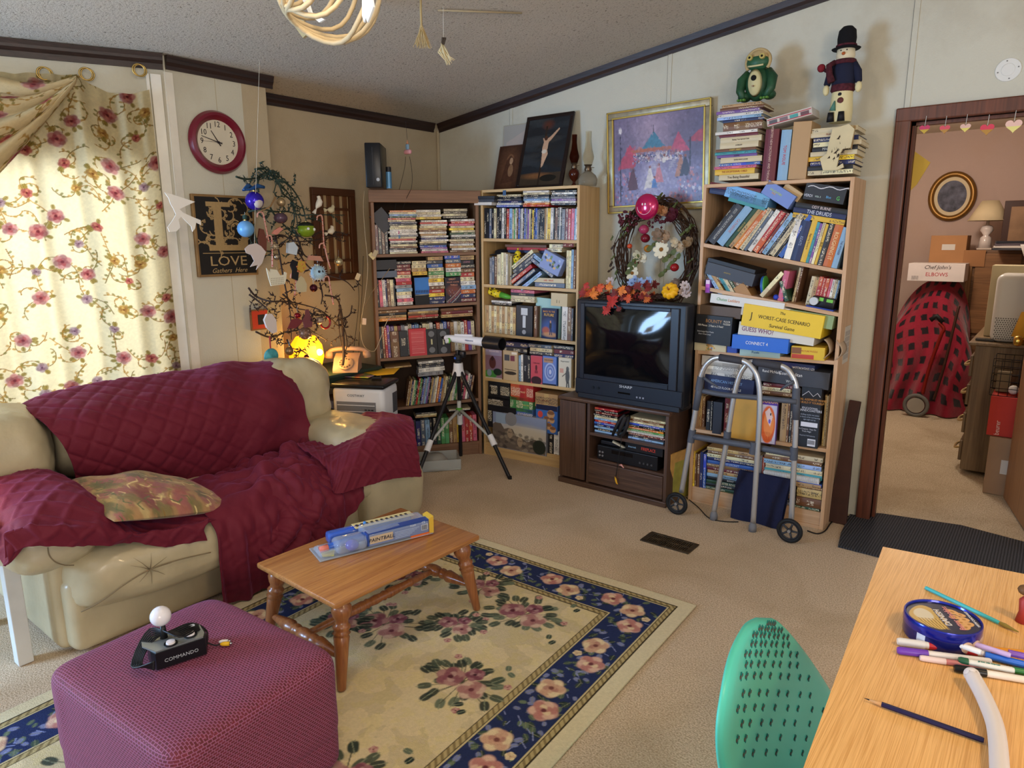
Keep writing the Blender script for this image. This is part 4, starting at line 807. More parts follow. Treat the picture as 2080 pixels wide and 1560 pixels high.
B2.box(1098,552,1142,516,.06,'8494c4','pale blue box printed with butterflies lying askew on second shelf, middle bookcase','gift_box','box',tilt=24,art=art_bfly,yo=.005)
B2.pile(1083,1146,587,565,'Ws',kind='vhs',row='flat pair at right',D=.11,titles={0:('GAEL   WALES','c84a3a',.014)},yo=.02); B2.row(1149,1168,586,507,'W2W2l2n2',kind='book',row='right end row',D=.14)
# toy with spots
def spotty(F,px,py,px2,py2,label,c2):
    a=F.q(px,py); b=F.q(px2,py2); A=F.M@V((a[0],.05,a[1])); B=F.M@V((b[0],.05,b[1])); mid=(A+B)/2
    t=thing('toy_animal',label,'toy',A); r=.022; d=(B-A).length; e=(B-A)/d; s0=F.bc.u; 
    b1=MB(); b1.tube([V((0,0,0)),e*d*.18,e*d*.4],[r*1.0,r*1.25,r*.95],14); b1.ball(-e*.014,r*.95,14); b1.ball(e*d*.1+V((0,0,r*1.2)),r*.35,10); b1.ball(-e*.02+V((0,0,r*1.1)),r*.3,10); b1.build('spotted_head',M('e8cf2a',.4),t,True)
    b2=MB()
    for k in range(16):
        an=k*2.4; q=e*(d*.4*(k/16)-.01); n=V((0,0,1)).cross(e).normalized(); w=n*math.cos(an)+e.cross(n)*math.sin(an); b2.ball(q+w*r*1.05,.0055,8)
    b2.build('spots',M('3a2a18',.6),t,True); b3=MB(); b3.tube([e*d*.4,e*d*.7,e*d],[r*.95,r*.8,r*.3],14); b3.build('body',M(c2,.4),t,True)
spotty(B2,1043,520,1039,555,'yellow spotted toy upright among books on second shelf, middle bookcase','5aa83a'); spotty(B3,992,595,1035,607,'yellow spotted toy with green tail lying on third shelf','5aa83a')
t=MB(); x,z=B2.q(993,570); t.ball((0,0,.02),.02,12,sz=.9); q=t.lathe([(.008,.03),(.016,.06),(.02,.10),(.012,.13),(.002,.14)],12).build('crystal_figure',M('a8b8bc',.1,trans=.5),smooth=True,label='small frosted glass ornament at left of second shelf, middle bookcase',cat='ornament'); q.matrix_world=B2.M@MX.Translation((x,.06,.004))
q=MB().at(rot=(0,rad(-6),0)).lathe([(.001,0),(.085,.002),(.088,.006),(.05,.012),(.045,.03),(.03,.036),(.001,.037)],28).build('black_cap',M('17171a',.8),smooth=True,label='flat black cap lying on tapes at left of second shelf',cat='hat'); x,z=B2.q(1005,518); q.matrix_world=B2.M@MX.Translation((x,.09,z))
B3.pile(1036,1085,612,589,'ikWW',kind='vhs',row='flat tape pile',D=.2,sink=1,jit=.004,titles={1:('X PIRATES','e0d0b0',.014)},yo=.02); B3.pile(994,1036,618,611,'wk',kind='vhs',row='pair under the spotted toy',D=.14,sink=1,yo=.03)
B3.row(981,1047,676,622,'WtWtWtWtWtWt',kind='vhs',row='matching pale set',D=.11,jit=.0)
def cass(F,a,y1,b_,y0,label,**k):
    o,W,H=F.box(a,y1,b_,y0,.026,'k',label,'video_cassette','video cassette',**k); MB().box(-W*.2,W*.2,-.0142,-.0128,.2*H,.42*H,0,.001).box(-W*.09,W*.09,-.0142,-.0128,-.2*H,.18*H).build('label_sticker',M('c8ccd0',.5),o); MB().at((0,-.0128,-.34*H)).lathe([(.001,0),(W*.12,0),(W*.12,.0012),(.001,.0012)],16,0,((0,0,0),(0,-1,0))).build('reel_hub',M('9a9ca0',.5),o)
cass(B3,1048,683,1082,622,'black clamshell video cassette with white window, face out beside pale set'); B3.row(1083,1090,685,620,'n',kind='book',row='gap beside cassette',D=.12)
def art_bttf(c):
    c.rect(0,1,0,1,'16244a'); c.ell(.5,.62,.45,.25,'3a5aa0',.8,0,.9); c.ell(.3,.72,.25,.12,'b05a3a',.9,0,.5); c.ell(.6,.85,.5,.08,'d8a060',.7,0,.6); c.ell(.62,.55,.09,.14,'26262e'); c.ell(.62,.42,.05,.045,'c09070'); c.line([(.62,.65),(.58,.85)],.03,'2a3050'); c.line([(.66,.65),(.72,.85)],.03,'2a3050')
B3.box(1086,690,1138,608,.03,'9fc8c4','pale turquoise plastic clamshell behind the face-out film tape','clamshell_case','tape box',yo=.05,tilt=3)
B3.box(1099,688,1131,628,.026,'d','blue film tape with yellow title, face out on third shelf of middle bookcase','video_tape','video tape',yo=.006,art=art_bttf,titles=(('BACK TO THE',.5,.9,.016,'e8a030'),('FUTURE',.5,.79,.024,'f0c040')))
B3.row(1139,1163,693,622,'w3n2K',kind='vhs',row='right end row',D=.11)
o,W,H=B3.box(1169-50,621,1156,597,.10,'W','cream box with small dark figures on top of third shelf tapes','box','box',yo=.0,titles=(('l  i',.45,.35,.03,'3a3430'),),yrot=-8)
def art_mtn(c): c.rect(0,1,0,1,'8a6a78'); c.rect(0,1,0,.2,'9a8a98'); c.ell(.45,.45,.2,.2,'5a2a20'); c.ell(.45,.3,.09,.08,'3a1a14'); c.ell(.3,.85,.4,.15,'4a8a3a'); c.ell(.75,.75,.25,.12,'1a2a1a'); c.ell(.25,.8,.14,.12,'8a98a0'); c.rect(0,1,.95,1,'c8c0a8')
def art_tan(c): c.rect(0,1,0,1,'c0a884'); c.rect(.08,.45,.12,.32,'4a4a50'); c.rect(.5,.8,.14,.32,'7a3a4a'); c.ell(.5,.72,.42,.06,'3a3028'); c.line([(.1,.6),(.9,.62)],.02,'4a3a30'); c.rect(.6,.95,.03,.1,'e8e0d0')
def art_swirl(c):
    c.rect(0,1,0,1,'6a84c8')
    for k in range(5): c.ell(.55,.5,.42-.08*k,.3-.055*k,['b8c8e8','4a60b0','a0b4e0','5a74c0','d0d8f0'][k],.8)
    c.rect(0,1,.9,1,'202438'); c.rect(.05,.75,.05,.2,'b08a70')
def art_neg(c): c.rect(0,1,0,1,'d8d2c0'); c.ell(.72,.35,.12,.08,'6a6a66'); c.ell(.72,.6,.17,.25,'5a5c5c'); c.line([(.6,.5),(.3,.62)],.03,'4a4c4c'); c.line([(.68,.8),(.66,.98)],.05,'4a4c4c'); c.line([(.8,.8),(.84,.98)],.05,'4a4c4c'); c.rect(.08,.4,.35,.5,'c86a5a',.6)
def art_pink(c): c.rect(0,1,0,1,'c8505c'); c.ell(.5,.85,.5,.15,'3a2028'); c.ell(.5,.4,.1,.1,'5a2028'); c.rect(.35,.65,.5,.6,'8a3040')
B4.box(985,768,1020,711,.026,'n','mountain film tape with bear picture, leftmost face-out on 4th shelf','video_tape','video tape',art=art_mtn,titles=(('MOUNTAIN',.55,.93,.017,'e0c8c0'),),yo=.01); B4.box(1022,774,1052,714,.03,'t','tan tape box with old photographs, face out on 4th shelf','video_tape','video tape',art=art_tan,yo=.01)
B4.row(1053,1077,778,720,'l2w2k4k3',kind='vhs',row='slim middle row',D=.12,titles={2:('Buried','e0e0e0',.016)})
B4.box(1078,781,1101,724,.09,'i','deep pink tape box standing in the middle of 4th shelf','video_tape','video tape',art=art_pink,titles=(('CHEROKEE',.5,.75,.012,'401018'),),yo=.01)
B4.box(1102,785,1131,725,.03,'b','blue swirled tape box, face out on 4th shelf','video_tape','video tape',art=art_swirl,titles=(('YEAR OF LIVING',.45,.87,.011,'403028'),),yo=.01); B4.box(1134,787,1161,728,.03,'W','white tape box with dark standing figure, right end of 4th shelf','video_tape','video tape',art=art_neg,titles=(('Negermeister',.5,.88,.013,'303030'),),yo=.01)
B4.pile(1022,1070,714,695,'dk',kind='vhs',row='flat pair at left',D=.2,sink=1,jit=.003); B4.pile(1075,1122,720,700,'sWK',kind='book',row='flat middle pile',D=.14,sink=1,jit=.008); B4.pile(1124,1164,726,702,'kmd',kind='vhs',row='flat right pile',D=.14,sink=1,jit=.004)
B5.row(993,1006,811,779,'k',kind='vhs',row='first gap',D=.1,z=.0) if 0 else None
def cap(F,a,y1,b_,y0,c,label,**k): return F.box(a,y1,b_,y0,k.pop('D',.11),c,label,'video_tape','video tape',kind='vhs',**k)
o,_,_=cap(B5,992,808,1035,778,'k','black war stories tape set at top left of bottom shelf, middle bookcase',titles=(('CIVIL WAR',.25,.7,.015,'e0d8c8'),('STORIES',.25,.35,.015,'e0d8c8')),art=None); 
cap(B5,1037,811,1083,782,'r','red tape box beside the black war tape set, bottom shelf',titles=(('DUEL',.2,.5,.016,'f0e0c0'),('TRUST',.55,.5,.016,'f0d0a0')))
cap(B5,991,828,1034,810,'k','black musical film tape lying flat on bottom shelf, middle bookcase',titles=(('THE SOUND',.4,.72,.014,'f0e8e0'),('OF MUSIC',.4,.28,.014,'f0e8e0')))
cap(B5,1036,833,1082,811,'g','green tape box with gold print above the blue one, bottom shelf',titles=(('MUSIC FOR',.7,.5,.012,'d8c870'),))
cap(B5,1046,862,1082,833,'4a6aa0','blue seascape tape box under the green one, bottom shelf')
o,W,H=cap(B5,991,866,1047,830,'k','large black video cassette on its side, left of bottom shelf',yo=.0); MB().box(-.2*W,.15*W,-.0562,-.055,-.25*H,.2*H).build('label_sticker',M('9ab0c8',.5),o); MB().at((.34*W,-.055,0)).lathe([(.001,0),(.3*H,0),(.3*H,.0012),(.001,.0012)],20,0,((0,0,0),(0,-1,0))).build('reel_window',M('8a8c92',.3),o)
cap(B5,1048,876,1082,862,'r','red and black tape edge under the blue seascape box')
def art_rush(c):
    c.rect(0,1,0,1,'b8bcc8'); c.rect(0,1,0,.3,'8a98b8'); c.ell(.6,.5,.5,.22,'c8bca0',.8,0,.8); c.poly([(0,.35),(.12,.22),(.22,.45),(.3,.4),(.38,.42),(.45,.6),(.55,.62),(.65,.72),(.8,.6),(1,.75),(1,1),(0,1)],'6e6258')
    for i in range(60): c.blob(random.random(),.55+.45*random.random(),.035,random.choice(['4a4440','8a7c6c','a09480','3a3834']),.6,random.random()*3,1.5)
    for x,y in((.33,.55),(.52,.75)): c.ell(x,y,.05,.14,'a8947c'); c.ell(x-.015,y-.03,.008,.02,'2a2624'); c.ell(x+.02,y-.03,.008,.02,'2a2624')
    c.ell(.88,.8,.12,.2,'2a3028')
B5.box(1001,925,1110,872,.05,'e','carved mountain panorama box along the front of the bottom shelf','picture_box','box',art=art_rush,yo=-.0,z0=.001)
def art_kids(c):
    c.rect(0,1,0,1,'3a6ab0'); c.rect(0,1,0,.18,'1c2040')
    for x,y,r in((.7,.3,.18),(.5,.5,.14),(.75,.52,.13),(.35,.75,.14),(.6,.75,.16),(.8,.85,.15)): c.ell(x,y,r,r*.8,'c89a6a'); c.ell(x,y-.05,r*.9,r*.4,'6a3a20',.8)
    c.ell(.2,.35,.12,.12,'d04a40')
cap(B5,1087,803+22,1133,803,'t','cream tape box on top of the children film box, bottom shelf',titles=(('Entertaining',.45,.5,.013,'8a4a3a'),)); B5.box(1088,876,1133,826,.10,'b','blue children film box crowded with faces, right side of bottom shelf','video_tape','video tape',art=art_kids,yo=.01)
B5.row(1113,1141,932,876,'k2w2d',kind='vhs',row='right end row',D=.11,yo=.015); B5.row(1134,1143,875+40,815,'b2',kind='vhs',row='slot beside television stand',D=.11,z=0.2) if 0 else None
# ---------------- C : right oak bookcase
PC=onZ(1397,1016); PCr=onZ(1671,1077); uc=(PCr-PC).normalized(); WC=(PCr-PC).length
C_=BC('bookcase','right oak bookcase of books and board games behind the walker',PC,uc,WC,1.768,.285,OAK2,'right bookcase',tk=.018)
C1=C_.shelf(1424,493,1707,548,'top shelf'); C2=C_.shelf(1419,580,1700.5,635,'second shelf'); C3=C_.shelf(1409,711,1698,733.5,'game shelf'); C4=C_.shelf(1410.6,870.7,1677,912,'4th shelf'); C5=C_.shelf(1398.5,1014,1664,1068.6,'bottom shelf')
C1.row(1428,1502,503,408,'k1K4l4G2t2o3',kind='book',row='dark leaning row',lean=27,D=.17,jit=.05,titles={1:('ECO   FOUCAULTS PENDULUM','c8c8c0',.017),2:('CATHERINE','c08a90',.02),3:('ALGONQUIN','c8b060',.012)})
C1.row(1497,1590,520,421,'W3s2w3r4m2l3k1k1W3k1k1b3',kind='book',row='bright leaning row',lean=23,D=.17,jit=.05)
C1.row(1589,1703,533,447,'w5d7y4c2p2W2y2k4o6l4',kind='book',row='upright row at right',lean=1.5,D=.16,jit=.04,titles={1:('KEATS','9aa8c8',.02),2:('Beginning Course in','6a4a18',.012),6:('BLUE','2a2418',.012),8:('ROUGHING IT','f0d8a0',.026),9:('THE WONDER','3a3a6a',.013)})
C1.pile(1608,1720,441,417,'kdy',kind='book',row='flat pile at right',D=.2,sink=1,jit=.003,titles={0:('ODY BURNE','d8c8c8',.022),1:('THE DRUIDS','d8dce8',.034),2:None} if 0 else {0:('ODY BURNE','d8c8c8',.020),1:('THE DRUIDS','d8dce8',.026)},tilt=0)
C1.box(1630,404,1722,381,.2,'k','black boxed set with silver and green stickers under loose papers, top shelf','boxed_set','box',titles=(('VERDI',.12,.25,.018,'d0d4e0'),('VOL 2',.36,.25,.012,'c8e0d8'),('Blue',.62,.3,.016,'6ab0e0'),('G',.85,.3,.026,'60d060')),yo=.005)
C1.pile(1438,1545,392,376,'md',kind='book',row='flat topmost pair',D=.2,sink=1,jit=.004,titles={0:('Walking on the Farm','e0d0c8',.013),1:('Hebrew','b0b8d8',.010)}); C1.box(1470,404,1566,392,.16,'6aa8d0','sky blue paperback lying tilted under the navy book','book','book',tilt=7,yo=.01,kind='book'); C1.box(1478,412,1560,404,.16,'c','teal magazine under the sky blue paperback','magazine','magazine',tilt=6,yo=.01)
C1.box(1545,405,1618,385,.15,'7088c8','light blue paperback with orange price sticker slanting down on top shelf','book','book',tilt=22,yo=.0,titles=(('DAUGHTERS',.4,.55,.014,'c8e070'),('SALE',.36,.4,.012,'f0b030')),kind='plain')
C1.box(1585,398,1632,384,.15,'c8a878','tan coverless paperback slanting behind the light blue one','book','book',tilt=24,yo=.03)
b=MB(); q=lambda x,y,z:(x,y,z); x0,z0=C1.q(1640,384); x1,_=C1.q(1724,384)
b.grid(lambda u,v:(x0+(x1-x0)*u,.0+.17*v,z0+.010+.02*math.sin(u*5)*v+.012*u+.006*math.sin(u*14+v*5)),16,8); o=b.build('loose_papers',M('d8d8de',.7),smooth=True,label='loose white papers on the black boxed set, top shelf',cat='paper'); o.matrix_world=C1.M; solid(o,.004)
# second shelf
C2.box(1432,552,1535,544,.2,'k','top black folder of the tilted dark pile, second shelf','folder','folder',tilt=5,yo=.02); C2.box(1431,560,1535,553,.2,'K','charcoal album in the tilted dark pile, second shelf','album','album',tilt=5,yo=.01,titles=(('ANCESTORS',.45,.5,.008,'c8b060'),)); C2.box(1436,572,1525,562,.2,'n','dark brown book lowest in the tilted dark pile','book','book',tilt=5,yo=.015,kind='book')
C2.row(1424,1434,584,535,'eK',kind='book',row='left end pair',D=.15,yo=.04)
C2.box(1430,594,1445,569,.05,'p','purple and pink small box at left end of second shelf','box','box',tilt=-8,yo=.0,art=lambda c:(c.rect(0,1,0,1,'a044b8'),c.rect(0,1,0,.3,'e8d0e8'),c.rect(0,1,.3,.6,'c860c8')))
lp(C2,[(1454,582),(1463,584),(1476,585),(1486,590),(1496,592)],'ltcWG','book',.017,47,[.2,.19,.20,.17,.15],'group slumped to the left',D=.15); C2.box(1487,606,1535,590,.12,'a87a40','brown padded envelope slumped across second shelf','envelope','envelope',tilt=47,yo=.01)
C2.row(1540,1550,606,545,'W3',kind='book',row='long leaning cream book',lean=30,D=.16); C2.row(1578,1590,611,548,'i4',kind='book',row='single pink red spine',D=.14,titles={0:('THE VENETIANS','f0d8d0',.012)}); C2.row(1592,1602,615,572,'G3',kind='book',row='dark green leaning book',lean=-28,D=.14)
C2.row(1613,1622,590,540,'Wn',kind='book',row='pale back pair',D=.12,yo=.08,z=.0); C2.row(1634,1696,622,560,'W3t3r3r2r3i2w2W2lk',kind='book',row='row at right end',D=.12,yo=.06)
t=thing('toy_disc','blue and green toy disc standing on edge, second shelf','toy',(0,0,0)); x,z=C2.q(1548,570); t.matrix_world=C2.M@MX.Translation((x,.06,.055)); MB().lathe([(.001,-.006),(.052,-.006),(.052,.006),(.001,.006)],32,0,((0,0,0),(1,0,.25))).build('disc',M('2a60a8',.4),t,True,auto=30); MB().lathe([(.044,.0065),(.053,.0065),(.053,.010),(.044,.010)],32,0,((0,0,0),(1,0,.25))).build('rim',M('58b04a',.4),t)
t=thing('toy_camera','black toy camera with green stickers lying at right end of second shelf','toy'); x,z=C2.q(1665,630); t.matrix_world=C2.M@MX.Translation((x,.05,.002)); MB().box(-.055,.055,-.02,.04,0,.055,bv=.008).build('body',M('15151a',.35),t,True,auto=40); MB().cyl((-.04,-.02,.03),(-.04,-.04,.03),.02,n=20).build('lens',M('c8ccd0',.3),t,True,auto=40); MB().box(-.02,.0,-.0225,-.02,.035,.052).box(.015,.045,-.0225,-.02,.035,.05).build('sticker',M('7ac850',.5),t)
o=MB().box(-.06,.07,-.04,.05,0,.006).build('booklet',M('28409a',.5),label='blue booklet under the black toy camera',cat='booklet'); x,z=C2.q(1660,634); o.matrix_world=C2.M@MX.Translation((x,-.0,.0))@MX.Translation((0,.045,-.0075+.008))
o=MB().ball((0,0,.014),.014,12).tube([(0,0,.014),(.03,0,.02),(.06,0,.01)],.004).build('toy_rattle',M('2a44b8',.4),smooth=True,label='small blue plastic toy in the middle of second shelf',cat='toy'); x,z=C2.q(1572,612); o.matrix_world=C2.M@MX.Translation((x,.02,.001))
# games
def gm(*a,**k): return C3.box(*a,**k)
gm(1410,711,1475,696.5,.2,'W','flat cream puzzle box with gold picture, bottom left of game shelf','puzzle_box','puzzle box',yo=.0,art=lambda c:(c.rect(0,1,0,1,'cfc29c'),[c.blob(.35+.3*random.random(),random.random(),.03,random.choice(['c8983a','6a8a5a','b07a3a','5a7ab0']),.9) for _ in range(40)]))
gm(1476,716,1497,704,.18,'2a48a8','small royal blue box at bottom of game shelf','box','box',yo=.01)
gm(1411,697,1487,643,.22,'17171a','black pirate floor puzzle box at left of game shelf','puzzle_box','puzzle box',yo=-.02,tilt=3,titles=(('BOUNTY',.50,.80,.026,'b8844a'),('FLOOR',.86,.83,.013,'e8e0d0'),('PUZZLE',.86,.74,.013,'e8e0d0'),('100 Pieces  2 Feet x 3 Feet!',.42,.64,.015,'e8e0d0'),('Extra Large Floor Puzzle',.3,.42,.011,'c8c8c8'),('Over 4 Feet Long!',.28,.33,.011,'c8c8c8')))
gm(1415,642,1506,624,.2,'5a4634','old brown strapped case on top of the pirate puzzle box','case','case',yo=.0,tilt=3); 
gm(1486,709,1602,688,.24,'2a6ad0','bright blue four-in-a-row game box on game shelf','board_game','board game',yo=-.035,tilt=2,titles=(('CONNECT 4',.45,.5,.024,'f0f0f4'),))
gm(1502,722,1585,711,.2,'a8c4c0','pale puzzle box under the bright blue game','puzzle_box','puzzle box',yo=-.0,titles=(('Puzzle',.4,.5,.018,'2a5a8a'),))
gm(1606,728,1676,707,.2,'e0b832','yellow picture puzzle box above red one, right of game shelf','puzzle_box','puzzle box',yo=-.01,titles=(('PICTURE PUZZLE',.55,.65,.012,'b0402a'),),art=lambda c:(c.rect(0,1,0,1,'dcb838'),c.rect(0,.3,.05,.6,'8a5a38'),c.rect(0,.7,.62,1,'c04a3a')))
gm(1499,686,1656,668,.25,'d8d4c8','white guessing game box with purple title under the yellow game','board_game','board game',yo=-.01,tilt=5.5,titles=(('GUESS WHO?',.26,.5,.034,'7a2a6a',.8),))
gm(1506,684-14,1674,632,.25,'ecc628','large yellow survival game box tilted across the game shelf','board_game','board game',yo=-.02,tilt=7,titles=(('The',.5,.82,.020,'3a3018',.9,.2),('WORST-CASE SCENARIO',.53,.52,.027,'3a3018',.85),('Survival Game',.52,.20,.026,'3a3018',.85,.1),('J',.12,.5,.05,'3a3018')))
gm(1505,645,1605,622,.23,'d8d0c4','white word game box with red title above the yellow game','board_game','board game',yo=.0,tilt=7,titles=(('HANGMAN',.55,.3,.03,'c03a2a'),))
gm(1600,660,1694,637,.24,'8aa070','pale green game box beside the white word game','board_game','board game',yo=-.0,tilt=7,titles=(('CE',.75,.6,.014,'e8f0e0'),))
gm(1442,622,1594,608,.22,'dcdcd8','topmost white climbing game box under the second shelf','board_game','board game',yo=-.01,tilt=6,titles=(('Chutes',.16,.5,.022,'6aa870',.9,.2),('Ladders',.33,.5,.022,'d8884a',.9,.2)))
b=MB(); b.grid(lambda u,v:(.03*math.sin(u*3)+.06*v*0,.12*v-.02,.10*(1-u)+.004*math.sin(u*9)),12,4); b.grid(lambda u,v:(.03*math.sin(u*3)+.055,.12*v-.02,.10*(1-u)),12,4); o=b.build('crumpled_paper',M('b8a084',.8),smooth=True,label='crumpled brown paper bag wedged at right end of game shelf',cat='paper bag'); x,z=C3.q(1682,725); o.matrix_world=C3.M@MX.Translation((x-.02,.0,.006)); solid(o,.002)
# fourth shelf
for i,(a,b_,c,d_,e,l) in enumerate(((1425,742,1505,729,'w','white box of papers highest in the left heap, 4th shelf'),(1436,756,1530,743,'w','white paperback second in the left heap, 4th shelf'),(1430,770,1528,758,'w','thick white book third in the left heap, 4th shelf'))): C4.box(a,b_,c,d_,.2,e,l,'book','book',yo=.02,kind='book' if i else 'plain',tilt=1,z0=None)
C4.box(1430,797,1532,772,.22,'1c2650','navy floor puzzle box with star behind the walker top, 4th shelf','puzzle_box','puzzle box',yo=.01,tilt=2,titles=(('AMERICAN HISTORY',.45,.7,.022,'8ab0e0'),('48 PIECE FLOOR PUZZLE',.45,.35,.018,'e8e8e8')))
C4.box(1548,755,1655,741,.2,'d','navy book with white edges at top of 4th shelf','book','book',yo=.01,tilt=2,kind='book'); C4.box(1538,775,1686,756,.22,'K','charcoal world atlas with white title, 4th shelf','atlas','book',yo=-.005,tilt=2,titles=(('Rand McNally',.2,.65,.020,'e8e8e8'),('Cosmopolitan',.47,.65,.024,'f0f0f0'),('World',.48,.2,.020,'e0e0e0')))
C4.pile(1545,1610,800,780,'mWn',kind='book',row='flat middle pile',D=.18,sink=1)
C4.row(1411,1430,872,802,'ntn',kind='book',row='left end row',D=.16,yo=.06); C4.row(1433,1445,874,812,'k2k1',kind='vhs',row='black gadget boxes',D=.12)
C4.box(1446,880,1468,818,.14,'23242e','upright dark blue black bible case with silver lettering on 4th shelf','book','book',yo=.0,kind='plain'); C4.row(1469,1480,879,806,'m3',kind='book',row='maroon slot',D=.15); C4.row(1480,1486,880,806,'W',kind='book',row='cream slot',D=.15)
C4.box(1484,889,1541,806,.012,'c8963a','gold manila envelope standing face out behind the walker','envelope','envelope',yo=-.012)
def art_sea(c):
    c.rect(0,1,0,1,'c8c4d8'); c.ell(.45,.58,.5,.42,'e0662c'); c.ell(.5,.55,.36,.3,'e88a48'); c.rect(0,1,0,.14,'5a3a9a'); c.poly([(.2,.3),(.5,.2),(.75,.4),(.6,.62),(.4,.5)],'e8c8c0'); c.ell(.6,.34,.05,.03,'1a1420')
    for k in range(9): c.line([(.1+.09*k,.75),(.2+.07*k,.95)],.012,'b84818')
    c.ell(.55,.5,.08,.05,'6a5ac0')
C4.box(1543,899,1581,811,.02,'p','purple and orange picture book face out between the walker legs','picture_book','book',yo=-.005,art=art_sea,titles=(('COLOR',.45,.93,.03,'f0c040'),))
C4.row(1582,1600,897,806,'t3n',kind='book',row='brown paper bundle',D=.18); C4.row(1600,1617,900,806,'kn k'.replace(' ',''),kind='book',row='dark slot',D=.16)
C4.box(1620,906,1676-6,790,.05,'1a1d24','tall black marble coaster kit box with white text, right of 4th shelf','kit_box','box',yo=-.012,titles=(('ACTUAL ASSEMBLED MODEL!',.48,.80,.015,'d89a50',.8,.15),('WE BUILD IT YOURSELF!',.48,.75,.015,'d89a50',.8,.15),('EDUCATIONAL',.48,.66,.013,'d8d8e0'),('HANDCOASTERS',.5,.62,.017,'d8d8e0'),('thrilling marble run action',.5,.55,.010,'a8b0c0'),('for hours of fun and learning',.5,.51,.010,'a8b0c0'),('ages eight and up',.5,.47,.010,'a8b0c0'),('No Coupons  Snap On',.42,.31,.011,'c8c8d0'),('Track Magic',.4,.27,.011,'c8c8d0'),('Requires 3 AA batteries',.45,.2,.009,'a8b0c0')))
o=bpy.data.objects['kit_box']; W,H=o.dimensions.x,o.dimensions.z; MB().box(-.42*W,.42*W,-.0268,-.0255,-.15*H,-.075*H).build('printed_panel',M('dcdce4',.5),o); MB().box(-.02*W,.38*W,-.0268,-.0255,-.47*H,-.35*H).build('printed_panel',M('dcdce4',.5),o); b=MB(); [b.box((-.0+.02*i)*W,(.008+.02*i)*W,-.0275,-.0268,-.44*H,-.37*H) for i in range(18)]; b.build('barcode',M('16161a'),o); b=MB(); b.tube([(-.45*W,-.0265,.36*H),(-.15*W,-.0265,.44*H),(.1*W,-.0265,.36*H),(.3*W,-.0265,.42*H),(.45*W,-.0265,.36*H)],.002,6); b.build('printed_track',M('c8c8d0'),o)
C4.row(1668,1678,907,800,'tWt',kind='book',row='right end magazines',D=.2,yo=.04)
# bottom shelf
C5.row(1403,1412,1016,916,'y2n',kind='book',row='left corner books',D=.2); C5.row(1413,1431,1018,918,'n2d2b2',kind='book',row='left tall row',D=.2)
C5.pile(1432,1530,1024,914,'tnWdbnmtlkGkGemkK',kind='book',row='left stack',D=.2,yo=.02,jit=.006,titles={4:('CUSTOMCRAFT','c8d0e8',.016),8:('THE MAGICIAN OF KARL','4a5a5a',.014),9:('BUNNY','c8c8c0',.014),10:('CUSTER REVISITED','e0d8c0',.018),16:('HEIRLOOM','e0d8c8',.018)})
C5.row(1531,1548,1040,922,'w2e2r2',kind='book',row='middle upright row',D=.2,yo=.04); C5.pile(1549,1668,975,922,'WnlWcwt',kind='book',row='upper right stack',D=.2,sink=1,jit=.006)
x,z=C5.q(1607,968,-.0); b=MB(); L=(C5.q(1661,968)[0]-C5.q(1550,958)[0]); b.box(-L/2,L/2,.004,.2,-.012,.012); o=b.build('spiral_notebook',M('d8d8d4',.6),label='white spiral-bound notebook in the right stack of bottom shelf',cat='notebook'); b=MB(); [b.tube([(-L/2+.008+k*(L-.016)/30,.006+.008*math.cos(a),.014*math.sin(a)) for a in [2*PI*j/8 for j in range(8)]],.0014,5,closed=True) for k in range(31)]; b.build('spiral_binding',M('e8e8e8',.3,.5),o); o.matrix_world=C5.M@MX.Translation((x,-.012,z))
C5.pile(1612,1664,1066,980,'bnt3n3Gc2d2',kind='book',row='lower right stack',D=.2,yo=.015,jit=.004,titles={6:('Y','e0e0e8',.02)}); C5.pile(1534,1610,1052,985,'btnkenWd',kind='book',row='lower middle stack',D=.2,yo=.03,jit=.006)
# papers taped to the side
p=C_.M@V((WC+.0012,.12,1.02)); b=MB(); b.box(0,.0012,-.06,.07,-.09,.1); o=b.build('taped_notice',M('c9c0ae',.7),label='small printed sheet taped to the side of right bookcase',cat='notice'); o.matrix_world=C_.M@MX.Translation((WC+.0004,.16,.95)); b=MB(); [b.box(.0012,.0016,-.05+.03*i,-.028+.03*i,-.07+.03*j,-.045+.03*j) for i in range(4) for j in range(5)]; b.build('printed_grid',M('a39a90'),o)
# ================================================================ television corner
STW=(wood('3e2a20','5e4434','Z',1.2,.45),wood('3e2a20','5e4434','X',1.2,.45))
SX0,SX1,SY0,SY1,SZ=-2.335,-1.612,3.455,3.80,.553
t=thing('tv_stand','dark woodgrain television stand with a door, open shelf and drawer','tv stand',(SX0,SY0,0),(0,0,rad(-.8))); W=SX1-SX0; D=SY1-SY0
MB().box(-.012,W+.012,-.015,D,SZ-.022,SZ,bv=.006).build('top_panel',STW[1],t,True,auto=40)
MB().box(0,.018,0,D,.03,SZ-.022).build('side_panel',STW[0],t); MB().box(W-.018,W,0,D,.03,SZ-.022).build('side_panel',STW[0],t); MB().box(.19,.208,.004,D,.03,SZ-.022).build('divider',STW[0],t)
MB().box(.0,.183,-.012,.004,.045,SZ-.026,bv=.003).build('door',STW[0],t); MB().box(-.008,W+.008,-.014,D,0.0,.032,bv=.004).build('base_plinth',STW[1],t); MB().box(.018,W-.018,D-.008,D-.002,.03,SZ-.022).build('back_panel',M('1c140f',.8),t)
MB().box(.208,W-.018,.006,D-.01,.335,.352).build('shelf',STW[1],t); MB().box(.208,W-.018,.006,D-.01,.178,.192).build('shelf',STW[1],t); MB().box(.210,W-.020,-.006,.012,.042,.176,bv=.003).build('drawer',STW[1],t)
TVM=M('151922',.42,spec=.5)
tv=thing('television','large black box television standing on the woodgrain stand','television',(-1.893,3.47,SZ),(0,0,rad(-1.0)))
b=MB(); w,h=.352,.592; b.box(-w,w,0,.09,.018,h,bv=.012)
